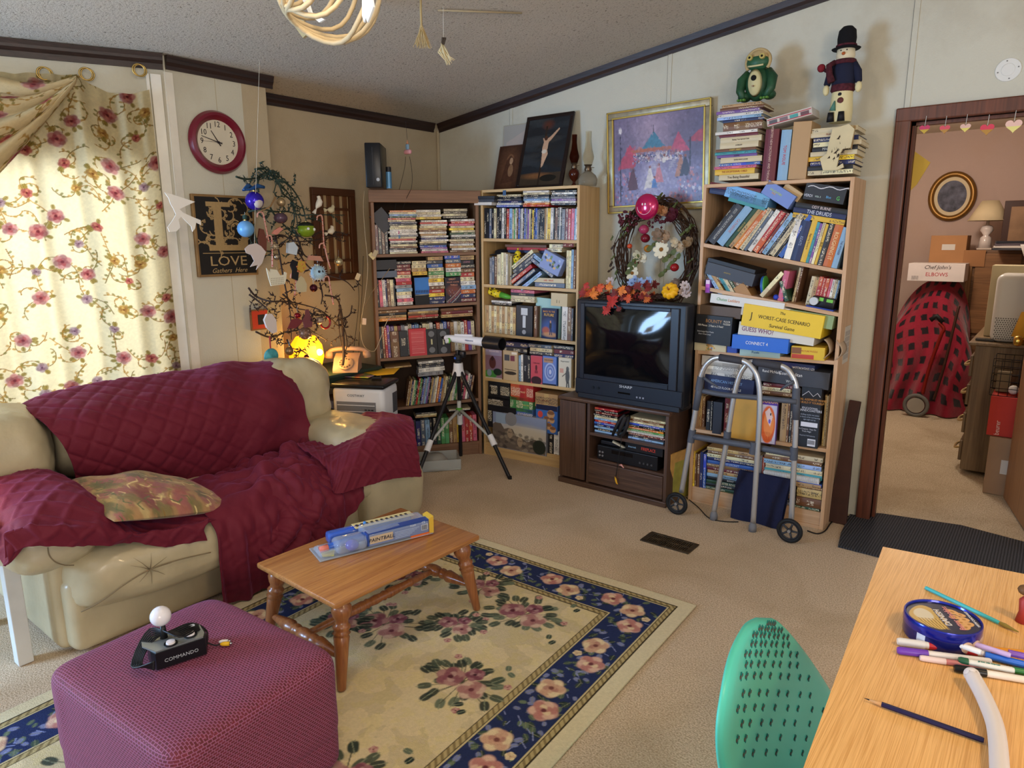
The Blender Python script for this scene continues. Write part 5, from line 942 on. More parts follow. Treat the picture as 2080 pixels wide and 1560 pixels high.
P=[(-w+.01,.085),(w-.01,.085),(w-.05,.24),(w-.16,.33),(-w+.16,.33),(-w+.05,.24)]; b.prism(P,.03,h-.02,'XY'); b.build('housing',TVM,tv,True,auto=35)
MB().box(-w+.02,w-.02,-.004,.15,0,.03,bv=.004).build('foot_base',TVM,tv)
sx0,sx1,sz0,sz1=-.288,.262,.150,.548
b=MB(); 
for q in((sx0-.03,sx0,sz0-.03,sz1+.022),(sx1,sx1+.05,sz0-.03,sz1+.022),(sx0,sx1,sz1,sz1+.022),(sx0,sx1,sz0-.03,sz0)): b.box(q[0],q[1],-.012,.01,q[2],q[3],0,.004)
b.build('bezel',M('1a1f2a',.35),tv); MB().box(-w+.004,w-.004,-.010,.01,.03,sz0-.03,bv=.006).build('control_panel',M('191e29',.35),tv)
b=MB(); b.grid(lambda u,v:(sx0+(sx1-sx0)*u,-.002-.016*(1-(2*u-1)**2)*(1-(2*v-1)**2)**.8-.0*v,sz0+(sz1-sz0)*v),24,18); b.build('screen',M('0a0b0f',.06,spec=.45),tv,True)
letters('SHARP',.022,M('c8ccd4',.4),'brand_lettering',tv,FR((0,-.0112,.104),(1,0,0),(0,0,1)),sx=1.3)
for x in(-.22,-.185): MB().cyl((x,-.010,.075),(x,-.014,.075),.009,n=16).build('jack',M('0d0f14',.4),tv)
for x in(.075,.095,.115): MB().box(x-.005,x+.005,-.014,-.010,.05,.06,0,.001).build('button',M('8a90a0',.4),tv)
MB().box(-.05,.03,-.0112,-.010,.062,.072).build('sensor_window',M('0a0a0c',.1),tv)
# discs and machines inside the stand
SF=t.matrix_basis.copy(); SF=MX.Translation((SX0,SY0,0))@MX.Rotation(rad(-.8),4,'Z')
def sp(x0,x1,z0,z1,spec,row):
    its=parse(spec)[::-1]; n=len(its); z=z0; T=(z1-z0)/n
    for i,(c,_) in enumerate(its):
        item(SF@MX.Translation(((x0+x1)/2+random.uniform(-.005,.005),.03+.07,z+T/2)),x1-x0-random.random()*.01,.135,T*.95,c,'dvd','%s DVD case, %s from bottom of %s, upper shelf of television stand'%(PAL[c][1],nth(i,n),row),'DVD cases in the television stand'); z+=T
sp(.222,.385,.353,.505,'rkmkWlrbdlkl','left pile'); sp(.45,.685,.353,.485,'WnWbkogwmKl','right pile'); 
b=MB(); h0=(.40,.005,.44)
t=thing('headset','tangled black handset and strap hanging over the discs in stand','headset'); t.matrix_world=SF@MX.Translation((.42,.0,.36)); MB().tube([(-.05,0,.0),(-.03,.0,.05),(0,.01,.11),(.02,.015,.135)],[.008,.011,.012,.009],8).build('handle',M('17171b',.5),t,True); MB().tube([(-.01,-.008,.01),(.01,-.01,.06),(.03,0,.12),(.05,.01,.13),(.04,.005,.07),(.02,-.006,.01)],[.006,.012,.013,.010,.012,.008],8).build('strap',M('201d1e',.7),t,True)
t=thing('av_cable','black cable with yellow and pink plugs dangling from the stand','cable'); t.matrix_world=SF; MB().tube([(.425,.0,.44),(.43,-.004,.36),(.435,-.012,.33),(.425,-.016,.25),(.42,-.02,.19),(.415,-.02,.15),(.412,-.021,.12)],.0022,6).build('cord',M('151515',.5),t,True); MB().tube([(.405,-.02,.12),(.412,-.022,.105),(.418,-.022,.085),(.426,-.022,.078)],[.002,.006,.005,.003],8).build('yellow_plug',M('e0a820',.4),t,True,label='yellow plug'); MB().tube([(.43,-.016,.195),(.445,-.02,.2),(.462,-.02,.185)],[.003,.006,.003],8).build('pink_plug',M('d89a90',.4),t,True,label='pink plug')
t=thing('video_recorder','black video recorder with silver buttons on lower shelf of stand','video recorder'); t.matrix_world=SF@MX.Translation((.255,.02,.193)); MB().box(0,.40,0,.28,.0,.085,bv=.004).build('case',M('141519',.35),t); MB().box(.10,.24,-.002,0,.05,.072).build('tape_slot',M('05050a',.2),t)
for i in range(4): MB().cyl((.02+.02*(i%2),0,.025+.022*(i//2)),(.02+.02*(i%2),-.005,.025+.022*(i//2)),.006,n=14).build('button',M('9a9ca4',.3,.6),t)
for i in range(4): MB().cyl((.29+.025*i,0,.03),(.29+.025*i,-.005,.03),.006,n=14).build('knob',M('5a5c62',.3,.6),t)
t=thing('heater_box','black fireplace heater box with red lettering on the video recorder','box'); t.matrix_world=SF@MX.Translation((.44,.03,.279)); MB().box(0,.24,0,.2,0,.052,0,.001).build('carton',M('15161a',.4),t); letters('Intertek',.016,M('8ab0d0'),'lettering',t,FR((.045,-.0015,.026),(1,0,0),(0,0,1)),shear=.2); letters('FIREPLACE',.026,M('d04a3a'),'lettering',t,FR((.15,-.0015,.026),(1,0,0),(0,0,1)),sx=.75)
o=MB().box(-.05,.05,-.01,.01,0,.012,0,.004).build('remote_control',M('c8c0a8',.5),label='cream remote control lying across the video recorder',cat='remote control'); o.matrix_world=SF@MX.Translation((.385,.06,.285))@MX.Rotation(.5,4,'Y')@MX.Rotation(.4,4,'Z')
o=MB().box(-.06,.06,-.04,.04,0,.022,0,.004).build('cassette_adapter',M('1c1c22',.4),label='black cassette adapter on left of the video recorder',cat='cassette adapter'); o.matrix_world=SF@MX.Translation((.32,.09,.28))
# ---------------------------------------------------------------- garland, pumpkin, wreath, balloon
def mleaf(b,c,r,nrm,ang,mi=0,curl=.2):
    n=V(nrm).normalized(); u=n.orthogonal().normalized(); v=n.cross(u); ca,sa=math.cos(ang),math.sin(ang); e1=u*ca+v*sa; e2=-u*sa+v*ca; pts=[]
    pr=[(0,-1.0),(.10,-.45),(.5,-.62),(.42,-.35),(.92,-.22),(.70,0),(1.0,.35),(.62,.30),(.55,.52),(.30,.35),(.28,.75),(0,1.15)]
    pr=pr+[(-x,y) for x,y in pr[::-1][1:-1]]
    vs=[V(c)]+[V(c)+e1*x*r+e2*y*r-n*curl*r*(x*x+y*y*.5) for x,y in pr]; k=len(pr); b.add(vs,[(0,i+1,(i+1)%k+1) for i in range(k)],mi)
def flower(b,c,r,nrm,n=8,mi=0,mi2=1,cup=.3,wd=.42):
    N_=V(nrm).normalized(); u=N_.orthogonal().normalized(); v=N_.cross(u)
    for k in range(n):
        a=2*PI*k/n; d=u*math.cos(a)+v*math.sin(a); s=N_.cross(d); pts=[V(c),V(c)+d*r*.5+s*r*wd*.8+N_*r*cup*.3,V(c)+d*r*.95+s*r*wd*.5+N_*r*cup,V(c)+d*r*1.02+N_*r*cup*1.1,V(c)+d*r*.95-s*r*wd*.5+N_*r*cup,V(c)+d*r*.5-s*r*wd*.8+N_*r*cup*.3]; b.add(pts,[(0,1,2,3,4,5)],mi)
    b.ball(V(c)+N_*r*.12,r*.24,8,mi2)
TVY=3.52
g=thing('leaf_garland','autumn maple leaf garland draped along the top of television','garland',(0,0,0)); rd=random.Random(11)
LC=['c8502a','a82c24','d8782e','8a2420','b8602c','6e1e1c']; bs=[MB() for _ in LC]
for i in range(64):
    u=rd.random()**1.2; px=1182+u*(1330-1182); py=rd.uniform(575,612)+(6 if px<1260 else 2); bs[rd.randrange(6) if u<.45 else rd.choice([3,5,5,4,1])] and mleaf(bs[(rd.randrange(5) if u<.42 else rd.choice([3,5,5,5,4]))],onY(px,py,rd.uniform(3.45,3.62)),rd.uniform(.020,.034),(rd.uniform(-.6,.6),-1,rd.uniform(-.1,.8)),rd.random()*6.3)
for px,py,r,c,a in((1243,612,.052,1,3.3),(1205,597,.036,2,2.5),(1262,590,.035,2,.5),(1218,585,.03,0,1.2),(1276,606,.03,0,4),(1236,583,.03,2,2.2),(1257,628,.02,5,3.0),(1190,580,.026,1,.3),(1232,631,.034,1,3.2)): mleaf(bs[c],onY(px,py,3.44),r,(rd.uniform(-.3,.3),-1,.25),a)
for b,c in zip(bs,LC): b.build('leaves',M(c,.55,mott=.25,ms=40),g,kind='stuff',fixn=False)
fb=MB(); [flower(fb,onY(px,py,3.53),.026,(rd.uniform(-.5,.5),-1,.4),7) for px,py in((1290,568),(1300,573),(1310,577),(1283,575),(1318,571))]; fb.build('blue_flowers',[M('8aa0c4',.7),M('5a6a90',.7)],g,kind='stuff',fixn=False)
fb=MB(); [flower(fb,onY(px,py,3.53),.026,(rd.uniform(-.5,.5),-1,.4),7) for px,py in((1391,580),(1398,588),(1387,592),(1319,577),(1240,572),(1395,597))]; fb.build('pale_flowers',[M('b8a8a4',.7),M('8a7a70',.7)],g,kind='stuff',fixn=False)
b=MB(); [b.tube([onY(1180+i*9,606+4*math.sin(i),3.50+.03*math.sin(i*2.1)),onY(1200+i*9,600+4*math.cos(i),3.56),onY(1225+i*9,606,3.50)],.004,5) for i in range(18)]; b.build('stem',M('3a241c',.8),g,True)
# pumpkin
c=onY(1361,591,3.50); t=thing('pumpkin','small yellow ribbed pumpkin at the right end of television top','pumpkin',c,(rad(62),0,0)); b=MB(); R=.048
b.grid(lambda u,v:(R*math.sin(PI*v)**.75*(1-.13*abs(math.cos(5*2*PI*u))**3)*math.cos(2*PI*u),R*math.sin(PI*v)**.75*(1-.13*abs(math.cos(5*2*PI*u))**3)*math.sin(2*PI*u),-R*.62*math.cos(PI*v)*(1-.35*math.exp(-((v-1)/.12)**2))),81,20); b.build('rind',M('e8ae1c',.4,mott=.08,ms=30),t,True); MB().tube([(0,0,.02),(0,0,.034),(.004,0,.046)],[.006,.004,.005],8).build('stalk',M('a8763a',.7),t,True)
# wreath on the wall
WC_=onY(1333,520,3.83); t=thing('wreath','twig wreath with apples, cream daisies and berries hanging behind television','wreath',WC_); rx,rz=.255,.30
b=MB()
for k in range(66):
    a0=rd.random()*6.28; L=rd.uniform(1.6,3.6); rr=rd.uniform(.84,1.12); P=[]
    for j in range(14): a=a0+L*j/13; q=rr+.07*math.sin(j*.8+k); P.append((rx*q*math.cos(a)*.92,rd.uniform(-.012,.012)+.03*math.sin(a*3+k),rz*q*math.sin(a)))
    b.tube(P,rd.uniform(.002,.0042),5)
b.build('twigs',M('4a3426',.85,mott=.3,ms=40),t,True,kind='stuff')
def WP_(px,py,y=3.76): return onY(px,py,y)-WC_
b=MB(); [b.ball(WP_(px+rd.uniform(-16,16),py+rd.uniform(-14,14)),rd.uniform(.007,.011),8) for px,py in((1275,445),(1290,455),(1270,440),(1328,450),(1335,445)) for _ in range(12)]; b.build('berries',M('4e1420',.35),t,True,kind='stuff')
for px,py,r,c in((1308,466,.030,'a83a5c'),(1311,484,.028,'6e1424'),(1279,500,.016,'c04a2a'),(1316,505,.024,'b07028'),(1370,543,.026,'9a2024'),(1293,533,.015,'5a2a20')): MB().ball(WP_(px,py,3.75),r,18,sz=.92).build('apple',M(c,.25,mott=.2,ms=30),t,True)
for px,py,r in((1344,507,.052),(1285,555,.045)): b=MB(); flower(b,WP_(px,py,3.74),r,(-.1,-1,.15),8,cup=.18); b.build('daisy',[M('e4dcc0',.6),M('8a5a20',.7)],t,fixn=False)
for px,py,r,c in((1368,440,.045,'4a0f1c'),(1352,430,.03,'a8744a'),(1340,428,.03,'b88054'),(1339,477,.04,'8a7460'),(1356,482,.04,'a08468'),(1298,520,.035,'c8c0a0'),(1310,523,.03,'d8d0b8'),(1385,500,.035,'b8a488'),(1374,492,.03,'c8b898'),(1400,495,.035,'8a7050'),(1375,575,.03,'9a8a84')): b=MB(); flower(b,WP_(px,py,3.75),r,(rd.uniform(-.4,.4),-1,rd.uniform(-.3,.5)),6,cup=.55,wd=.6); flower(b,WP_(px,py,3.74),r*.6,(0,-1,.2),5,cup=.7,wd=.6); b.build('dried_bloom',[M(c,.75),M(c,.8)],t,fixn=False)
lb=[MB(),MB()]
for i in range(60):
    a=rd.random()*6.28; q=rd.uniform(.85,1.12); c=V((rx*q*math.cos(a),-.05+rd.uniform(-.02,.02),rz*q*math.sin(a))); flower(lb[i%2],c,rd.uniform(.02,.035),(rd.uniform(-.8,.8),-1,rd.uniform(-.8,.8)),2,cup=.3,wd=.35)
for px,py in((1328,497),(1288,530),(1360,520),(1284,545),(1352,550),(1372,528)): flower(lb[0],WP_(px,py,3.74),.05,(rd.uniform(-.3,.3),-1,.1),2,cup=.2,wd=.4)
for q,c in zip(lb,('566034','3a2a20')): q.build('foliage',M(c,.6,mott=.3,ms=30),t,kind='stuff',fixn=False)
c=onY(1314,420,3.70); t=thing('balloon','shiny magenta smiley balloon tied above the wreath','balloon',c); R=.072
b=MB(); b.ball((0,0,0),R,36,sy=.55,sz=1.02); b.build('foil_ball',M('c4185c',.16,.35,coat=.6,spec=.7),t,True); 
S_=lambda x,z:(x*R,-.55*R*math.sqrt(max(0,1-x*x-z*z))-.0012,z*R)
b=MB(); b.tube([S_(.62*math.cos(a),.05+.66*math.sin(a)) for a in [PI+PI*k/14*.92+.1 for k in range(15)]],.0014,6); b.build('smile',M('f0d8e0',.4),t,True)
for x in(-.12,.12): b=MB(); b.ball(S_(x,.18),.0045,10,sz=1.5,sy=.4); b.build('eye',M('f4f0f0',.4),t,True)
# ---------------------------------------------------------------- carousel painting
def art_fair(c):
    c.rect(0,1,0,1,'7a6c8c'); c.ell(.45,.22,.35,.25,'b8a0b4',.7,0,1); c.ell(.85,.3,.3,.35,'544a66',.7,0,1); c.ell(.15,.3,.2,.3,'5e5672',.6,0,1); c.rect(0,1,.5,1,'6e6488',.55); c.ell(.5,.8,.4,.25,'9a94b8',.7,0,1); c.ell(.45,.72,.12,.2,'b8b0c8',.6,0,.8)
    c.poly([(.32,.38),(.46,.12+.06),(.6,.38)],'3e7a94'); c.poly([(.07,.50),(.19,.30),(.27,.44),(.25,.56),(.05,.58)],'b83c54'); c.poly([(.64,.44),(.73,.22),(.86,.44)],'b84460'); c.poly([(.83,.34),(1,.18),(1,.36)],'a8384a'); c.rect(.2,.66,.37,.405,'b0603c'); c.line([(.46,.12),(.46,.2)],.004,'3a2a30')
    r=random.Random(4)
    for i in range(420): x=r.uniform(.22,.78); c.blob(x,r.uniform(.42,.52),r.uniform(.004,.009),r.choice(['d8c8c8','4a4a78','a85a50','e0d8d0','2c3050','8a8ab8']),.9)
    for i in range(380): x=r.random(); y=r.uniform(.62,1); c.blob(x,y,r.uniform(.006,.016),r.choice(['b8607a','d0a0b8','4a4a70','7a80b8','5a3a5c','8a94c4','c87a6a','e0d8e0'] if abs(x-.5)>.22 or y>.88 else ['a8a0c0','9890b4','8a84ac']),.75)
    for x,y,h,cc in((.22,.70,.26,'5a2a34'),(.42,.70,.24,'d8d0cc'),(.52,.66,.2,'c87a80'),(.47,.76,.12,'4a78b8'),(.76,.6,.22,'b07858'),(.81,.6,.22,'2c2438'),(.58,.5,.08,'d8d0c8')): c.poly([(x-.012,y-h*.45),(x+.012,y-h*.45),(x+h*.28,y+h*.5),(x-h*.28,y+h*.5)],cc); c.ell(x,y-h*.5,.014,.016,'8a4a34')
    c.line([(.075,.95),(.075,.2)],.006,'2a2438'); c.ell(.075,.13,.018,.035,'e0d8d8'); c.line([(.86,.3),(.86,.6)],.008,'2a2234')
    for x in(.47,.68): 
        for k in range(6): c.rect(x-.05,x+.05,.50+.018*k,.505+.018*k,'c8c0cc',.7)
    for i in range(900):
        x,y=r.random(),r.random(); j=c.a[min(c.ny-1,int(y*c.ny)),min(c.nx-1,int(x*c.nx))]; q=tuple(np.clip(j*r.uniform(.7,1.35),0,1)); c.blob(min(1,max(0,x+r.uniform(-.012,.012))),y+r.uniform(-.012,.012),r.uniform(.006,.014),q,.6,r.random()*3,r.uniform(1,2.2),.5)
    c.a=c.a*.9+np.array(lin('5a5066'))*.1; c.mott(.16,5,2)
Pa,Pb,Pc,Pd=onY(1234,231,3.92),onY(1450,196,3.92),onY(1235,432,3.92),onY(1452,404,3.92)
px0,px1=(Pa.x+Pc.x)/2,Pb.x-.0; pz0,pz1=Pc.z,(Pa.z+Pb.z)/2; W,H=px1-px0,pz1-pz0
t=thing('painting','large fairground painting in a silver gilt frame above the television','painting',((px0+px1)/2,3.945,(pz0+pz1)/2),(rad(2),rad(-1.2),0))
b=MB(); f=.045; W2,H2=W/2,H/2
for a in((-W2,W2,H2-f,H2),(-W2,W2,-H2,-H2+f),(-W2,-W2+f,-H2+f,H2-f),(W2-f,W2,-H2+f,H2-f)): b.box(a[0],a[1],-.030,0,a[2],a[3],0,.006)
b.build('frame',M('a89c80',.4,.5,mott=.2,ms=25),t,True,auto=40); b=MB(); g_=.010
for a in((-W2,W2,H2-g_,H2),(-W2,W2,-H2,-H2+g_),(-W2,-W2+g_,-H2,H2),(W2-g_,W2,-H2,H2)): b.box(a[0],a[1],-.036,-.028,a[2],a[3],0,.003)
for a in((-W2+f-g_,W2-f+g_,H2-f,H2-f+g_),(-W2+f-g_,W2-f+g_,-H2+f-g_,-H2+f),(-W2+f-g_,-W2+f,-H2+f,H2-f),(W2-f,W2-f+g_,-H2+f,H2-f)): b.box(a[0],a[1],-.034,-.028,a[2],a[3],0,.002)
b.build('gilt_edge',M('b89a4c',.35,.7),t); cv=CV(240,190,'7a6c8c'); art_fair(cv); iw,ih=W2-f,H2-f; cv.mesh(lambda X,Y:(-iw+2*iw*X,-.022+0*X,ih-2*ih*Y),'canvas',vcol(.35,spec=.5),t,smooth=False)
# ---------------------------------------------------------------- walker
AL=M('c4c6c8',.3,.7); DG=M('4e525c',.5); BK=M('17181a',.6)
t=thing('walker','folded aluminium walking frame with black wheels in front of bookcase','walker',(-1.25,3.42,0)); O=V((-1.25,3.42,0))
def wpts(L,y): return [onY(px,py,y)-O for px,py in L]
def smooth(P,n=6):
    A=np.array([tuple(p) for p in P]); return [V(q) for q in crm(A,np.linspace(0,1,(len(P)-1)*n+1))]
F1=wpts([(1384,1000),(1398,920),(1412,838),(1419,790),(1426,757),(1440,735),(1462,726),(1508,733),(1530,750),(1541,778),(1543,830),(1538,930),(1530,1062)],3.42)
F2=wpts([(1450,1040),(1466,950),(1478,885),(1489,815),(1498,775),(1510,748),(1530,735),(1587,744),(1608,762),(1618,793),(1617,850),(1613,940),(1607,1060)],3.445)
MB().tube(smooth(F1),.0138,14).build('tube_frame',AL,t,True); MB().tube(smooth(F2),.0138,14).build('tube_frame',AL,t,True)
MB().tube(smooth(F1[6:8],4),.019,14).build('hand_grip',M('3c3c42',.7),t,True); MB().tube(smooth(F2[6:8],4),.019,14).build('hand_grip',M('3c3c42',.7),t,True)
for P,y in(([(1413,832),(1424,770)],3.42),([(1617,852),(1618,790)],3.445)): q=wpts(P,y); MB().tube(q,.0175,14).build('sleeve',DG,t,True)
for P,r,y in(([(1422,793),(1470,802),(1540,808),(1618,816)],.0135,3.43),([(1406,886),(1470,897),(1532,907)],.0165,3.42),([(1534,908),(1617,924)],.0165,3.445)): q=wpts(P,y); MB().tube(smooth(q,3),r,10).build('crossbar',DG,t,True)
for P,y in(([(1403,898),(1407,873)],3.42),([(1476,896),(1478,876)],3.445),([(1529,922),(1532,898)],3.42),([(1612,934),(1613,908)],3.445),([(1419,792),(1424,765)],3.42),([(1616,818),(1618,788)],3.445)): q=wpts(P,y); MB().cyl(q[0],q[1],.019,n=16).build('clamp',DG,t,True,auto=40)
for px,py,y in((1450,1046,3.445),(1529,1068,3.42)): c=onY(px,py,y)-O; MB().lathe([(.020,-c.z),(.019,-c.z+.03),(.015,-c.z+.042),(.013,-c.z+.05)],18).at().build('rubber_foot',M('77787c',.7),t,True); bpy.context.scene.objects[-1] if 0 else None; COL.objects[-1].location=(c.x,c.y,c.z)
def wheel(c,name,R=.063):
    w=bpy.data.objects.new(name,None); b=MB(); ax=((0,-.012,0),(0,.012,0)); q=[(math.cos(2*PI*k/36)*(R-.010),0,math.sin(2*PI*k/36)*(R-.010)) for k in range(36)]
    o=MB().tube(q,.0105,10,closed=True).build('wheel',BK,t,True); o.location=c; b=MB(); b.lathe([(.001,-.008),(.012,-.008),(.012,.008),(.001,.008)],16,0,((0,0,0),(0,1,0)))
    for k in range(5): a=2*PI*k/5; b.tube([(0,0,0),(math.cos(a)*.03,0,math.sin(a)*.03),(math.cos(a)*(R-.018),0,math.sin(a)*(R-.018))],[.007,.005,.006],8)
    b.tube([(math.cos(2*PI*k/30)*(R-.021),0,math.sin(2*PI*k/30)*(R-.021)) for k in range(30)],.004,8,closed=True)
    h=b.build('hub_spokes',M('35363a',.4),o,True); MB().cyl((0,-.014,0),(0,-.010,0),.008,n=14).build('axle_cap',M('b8bcc0',.3,.8),o,True,auto=40)
for px,py in((1377,1018),(1606,1072)): c=onY(px,py,3.405); wheel(V((c.x,3.39,.0635))-O,'wheel')
b=MB(); p=wpts([(1430,768),(1445,778),(1458,786)],3.40); b.tube(p,[.008,.007,.004],8); b.build('fold_lever',DG,t,True); b=MB(); p=wpts([(1612,775),(1598,783),(1585,792)],3.42); b.tube(p,[.008,.007,.004],8); b.build('fold_lever',DG,t,True)
# navy bag leaning on the bottom shelf, behind the walker
P=[onZ(1485,1050,.003),onZ(1583,1078,.003)]; top=[onY(1501,955,3.61),onY(1606,975,3.61)]
b=MB(); P[0].y=min(P[0].y,3.55); P[1].y=min(P[1].y,3.55); P[0].y=P[1].y=3.52
b.grid(lambda u,v:tuple(P[0].lerp(P[1],u).lerp(top[0].lerp(top[1],u),v)+V((0,-.02*math.sin(PI*v)-.006*math.sin(u*9),0))),24,18); b.grid(lambda u,v:tuple(P[0].lerp(P[1],u).lerp(top[0].lerp(top[1],u),v)+V((0,.018+.01*math.sin(PI*v),0))),24,18)
b.build('cloth_bag',M('151a3a',.85,bump=.002,bs=40),smooth=True,label='flat navy cloth bag leaning against the bottom shelf behind the walker',cat='bag')
# folders leaning on the left side of the right bookcase
for i,(x,y,a,c,l) in enumerate(((-1.615,3.62,.17,'c99a52','worn manila folder leaning beside the television stand'),(-1.600,3.66,.10,'a8a048','olive yellow folder leaning between manila folder and bookcase'))):
    b=MB(); b.box(-.006,.006,-.13,.10,.0015,.30-.02*i,0,.002); b.box(-.010,-.006,-.12,.09,.0015,.285-.03*i); o=b.build('folder',M(c,.8,mott=.15,ms=20),label=l,cat='folder'); o.location=(x,y,.002); o.rotation_euler=(0,a*.55-.02,rad(-8))
for i,(x,c,h,l) in enumerate(((-1.563+.035,'d89a38',.235,'orange and brown hardback standing at left of bottom shelf stack'),)): pass
# dark boards leaning beside the doorway
for i,(x,w,h,a) in enumerate(((-.81,.055,.66,3),(-.765,.045,.58,-2))):
    o=MB().box(-w/2,w/2,-.012,.012,0,h,0,.003).build('wood_board',M('3c2016',.6,mott=.25,ms=12),label=['taller dark brown board leaning on wall beside right bookcase','shorter dark brown board leaning beside the bedroom doorway frame'][i],cat='board'); o.location=(x,3.80,.0); o.rotation_euler=(rad(-8),rad(a),0)
# power cords along the floor
def cord(name,pts,r,c,label,cat='cord',parent=None): P=smooth([V(p) for p in pts],6); return MB().tube(P,r,7).build(name,M(c,.5),parent,True,label=label,cat=cat)
fz=lambda px,py,z=.004:onZ(px,py,z)
cord('power_cord',[fz(1393,1010),fz(1418,1030),fz(1440,1052),fz(1470,1059),fz(1500,1060)],.0028,'141414','thin black cord curling on carpet under the walker','cord')
cord('power_cord',[fz(1640,1078),fz(1660,1084),fz(1676,1078),fz(1688,1062),fz(1705,1050),fz(1725,1049)],.0035,'141414','black cord looping from right bookcase to the doorway','cord')
# ---------------------------------------------------------------- telescope on its tripod
TY=3.36; pf=lambda px,py,y=TY:onY(px,py,y)
hub=pf(930,745,TY); fa,fb_,fc=onZ(843,980),onZ(1036,973),onZ(936,926)
t=thing('telescope','white telescope with black dew shield on black tripod','telescope',(hub.x,hub.y,0)); O=V((hub.x,hub.y,0)); hp=pf(931,752)-O
WH=M('e4e4e6',.35); TB=M('1a1a1d',.4)
def leg_(foot,k,tp):
    f=foot-O; a=hp+V((f.x,f.y,0)).normalized()*.018; kn=f.lerp(a,(k-f.z)/(a.z-f.z)); MB().cyl(kn,a,.0125,.0135,16).build('upper_leg',M('26262a',.3,.3),t,True,auto=50); MB().cyl(f,kn,.0125,n=16).build('lower_leg',TB,t,True,auto=50)
    d=(a-f).normalized(); MB().cyl(kn-d*.055,kn+d*.02,.021,.019,18).build('leg_clamp',WH,t,True,auto=40); return kn
zk=.245; k1=leg_(fa,.215,0); k2=leg_(fb_,.235,0); k3=leg_(fc,.30,0)
c0=hp+V((0,0,-.27)); 
for k in(k1,k2,k3): MB().tube([k,k.lerp(c0,.5)+V((0,0,.006)),c0],[.010,.009,.013],10).build('spreader_arm',M('b8bab8',.4),t,True)
b=MB(); b.lathe([(.001,c0.z-.012),(.022,c0.z-.01),(.022,c0.z+.008),(.012,c0.z+.016)],20); o=b.build('green_hub',M('5aa83a',.4),t,True,auto=40,label='green plastic hub'); o.location=(c0.x,c0.y,0)
MB().cyl((hp.x,hp.y,c0.z+.0),(hp.x,hp.y,c0.z+.06),.014,n=16).build('centre_post',M('c8cac8',.4),t,True,auto=40)
b=MB(); b.lathe([(.040,-.035),(.044,-.03),(.034,.01),(.031,.05),(.001,.052)],24); o=b.build('tripod_head',WH,t,True,auto=40); o.location=hp; 
b=MB(); b.lathe([(.022,.045),(.022,.07),(.028,.075),(.028,.105),(.001,.11)],20); b.box(-.012,.012,-.015,.015,.09,.135,0,.004); o=b.build('mount',TB,t,True,auto=40); o.location=hp
MB().box(-.03,.05,.0,.03,.085,.13,0,.01).build('mount_arm',TB,t,True,auto=40); COL.objects[-1].location=hp
e0,e1,e2=pf(905,686,TY-.03)-O,pf(985,695,TY-.03)-O,pf(1020,699,TY-.03)-O; d=(e2-e0).normalized()
MB().lathe([(.001,0),(.016,0),(.020,.01),(.024,.06),(.029,(e1-e0).length),(.001,(e1-e0).length)],28,0,(e0,e1)).build('optical_tube',WH,t,True,auto=40)
MB().lathe([(.001,-.004),(.030,-.004),(.040,.006),(.040,(e2-e1).length),(.036,(e2-e1).length),(.034,(e2-e1).length*.4),(.001,(e2-e1).length*.35)],32,0,(e1,e2)).build('dew_shield',TB,t,True,auto=40)
MB().cyl(e0,e0-d*.03,.011,.009,16).build('eyepiece',TB,t,True,auto=40); MB().cyl(e0+V((0,0,.012)),e0-d*.0+V((0,0,-.02)),.013,n=16).build('diagonal',TB,t,True,auto=40)
c=e0+d*.055+V((0,-.024,-.012)); MB().cyl(c,c+V((-.01,-.02,0)),.017,n=20).build('focus_knob',WH,t,True,auto=40); MB().cyl(c+V((.001,.0,0)),c+V((-.003,-.008,0)),.0185,n=20).build('knob_ring',M('6ab83c',.4),t,True,auto=40,label='green ring')
c=hp+V((.0,-.022,.085)); MB().cyl(c,c+V((0,-.01,0)),.008,n=16).build('blue_knob',M('2a58c0',.4),t,True,auto=40,label='blue knob')
q=e0.lerp(e1,.68); n=V((0,-1,.15)).normalized(); letters('maxusee',.018,M('2a3a78',.5),'lettering',t,FR(q+n*.0285,d,n.cross(d)),sx=1.1)
b=MB(); b.cyl(e0.lerp(e1,.25)+V((0,.0,.026)),e0.lerp(e1,.7)+V((0,.0,.034)),.007,n=12); b.build('finder_scope',WH,t,True,auto=40)
for f in(fa,fb_,fc): MB().cyl(f-O,f-O+V((0,0,.02)),.012,.011,14).build('foot_cap',M('0f0f10',.7),t,True,auto=40)
# ---------------------------------------------------------------- evaporative cooler behind the far arm
c=onZ(745,700+62,.74); CW=M('dcdde0',.4)
k0,k1_,k2_=onZ(672,779,.665),onZ(778,783,.665),onZ(823,760,.665); ux=(k1_-k0).normalized(); uy=V((-ux.y,ux.x,0)); w=(k1_-k0).length; d_=.24
t=thing('air_cooler','white portable air cooler with black top beside the loveseat','air cooler'); m=MX((ux,uy,V((0,0,1)))).transposed().to_4x4(); m.translation=V((k0.x,k0.y,0)); t.matrix_world=m
MB().box(0,w,0,d_,.03,.645,bv=.03).build('body',CW,t,True,auto=50); MB().box(-.006,w+.006,-.006,d_+.006,.638,.665,bv=.012).build('top_tray',M('15161a',.25),t,True,auto=40)
MB().box(.03,w-.05,-.002,.006,.37,.56).build('outlet_recess',M('77787c',.7),t)
for i in range(5): MB().at((0,0,.385+.038*i),(rad(-25),0,0)).box(.035,w-.055,-.008,.022,-.002,.003,0,.001).build('louvre',M('cfd0d4',.4),t)
b=MB(); [b.box(w-.12+.02*j,w-.105+.02*j,-.003,-.001,.42+.045*i,.427+.045*i) for i in range(3) for j in range(3)]; b.build('vane_levers',M('1a1a1c'),t)
letters('COSTWAY',.020,M('3a3a42'),'brand_lettering',t,FR((w*.47,-.0012,.597),(1,0,0),(0,0,1)),sx=1.1)
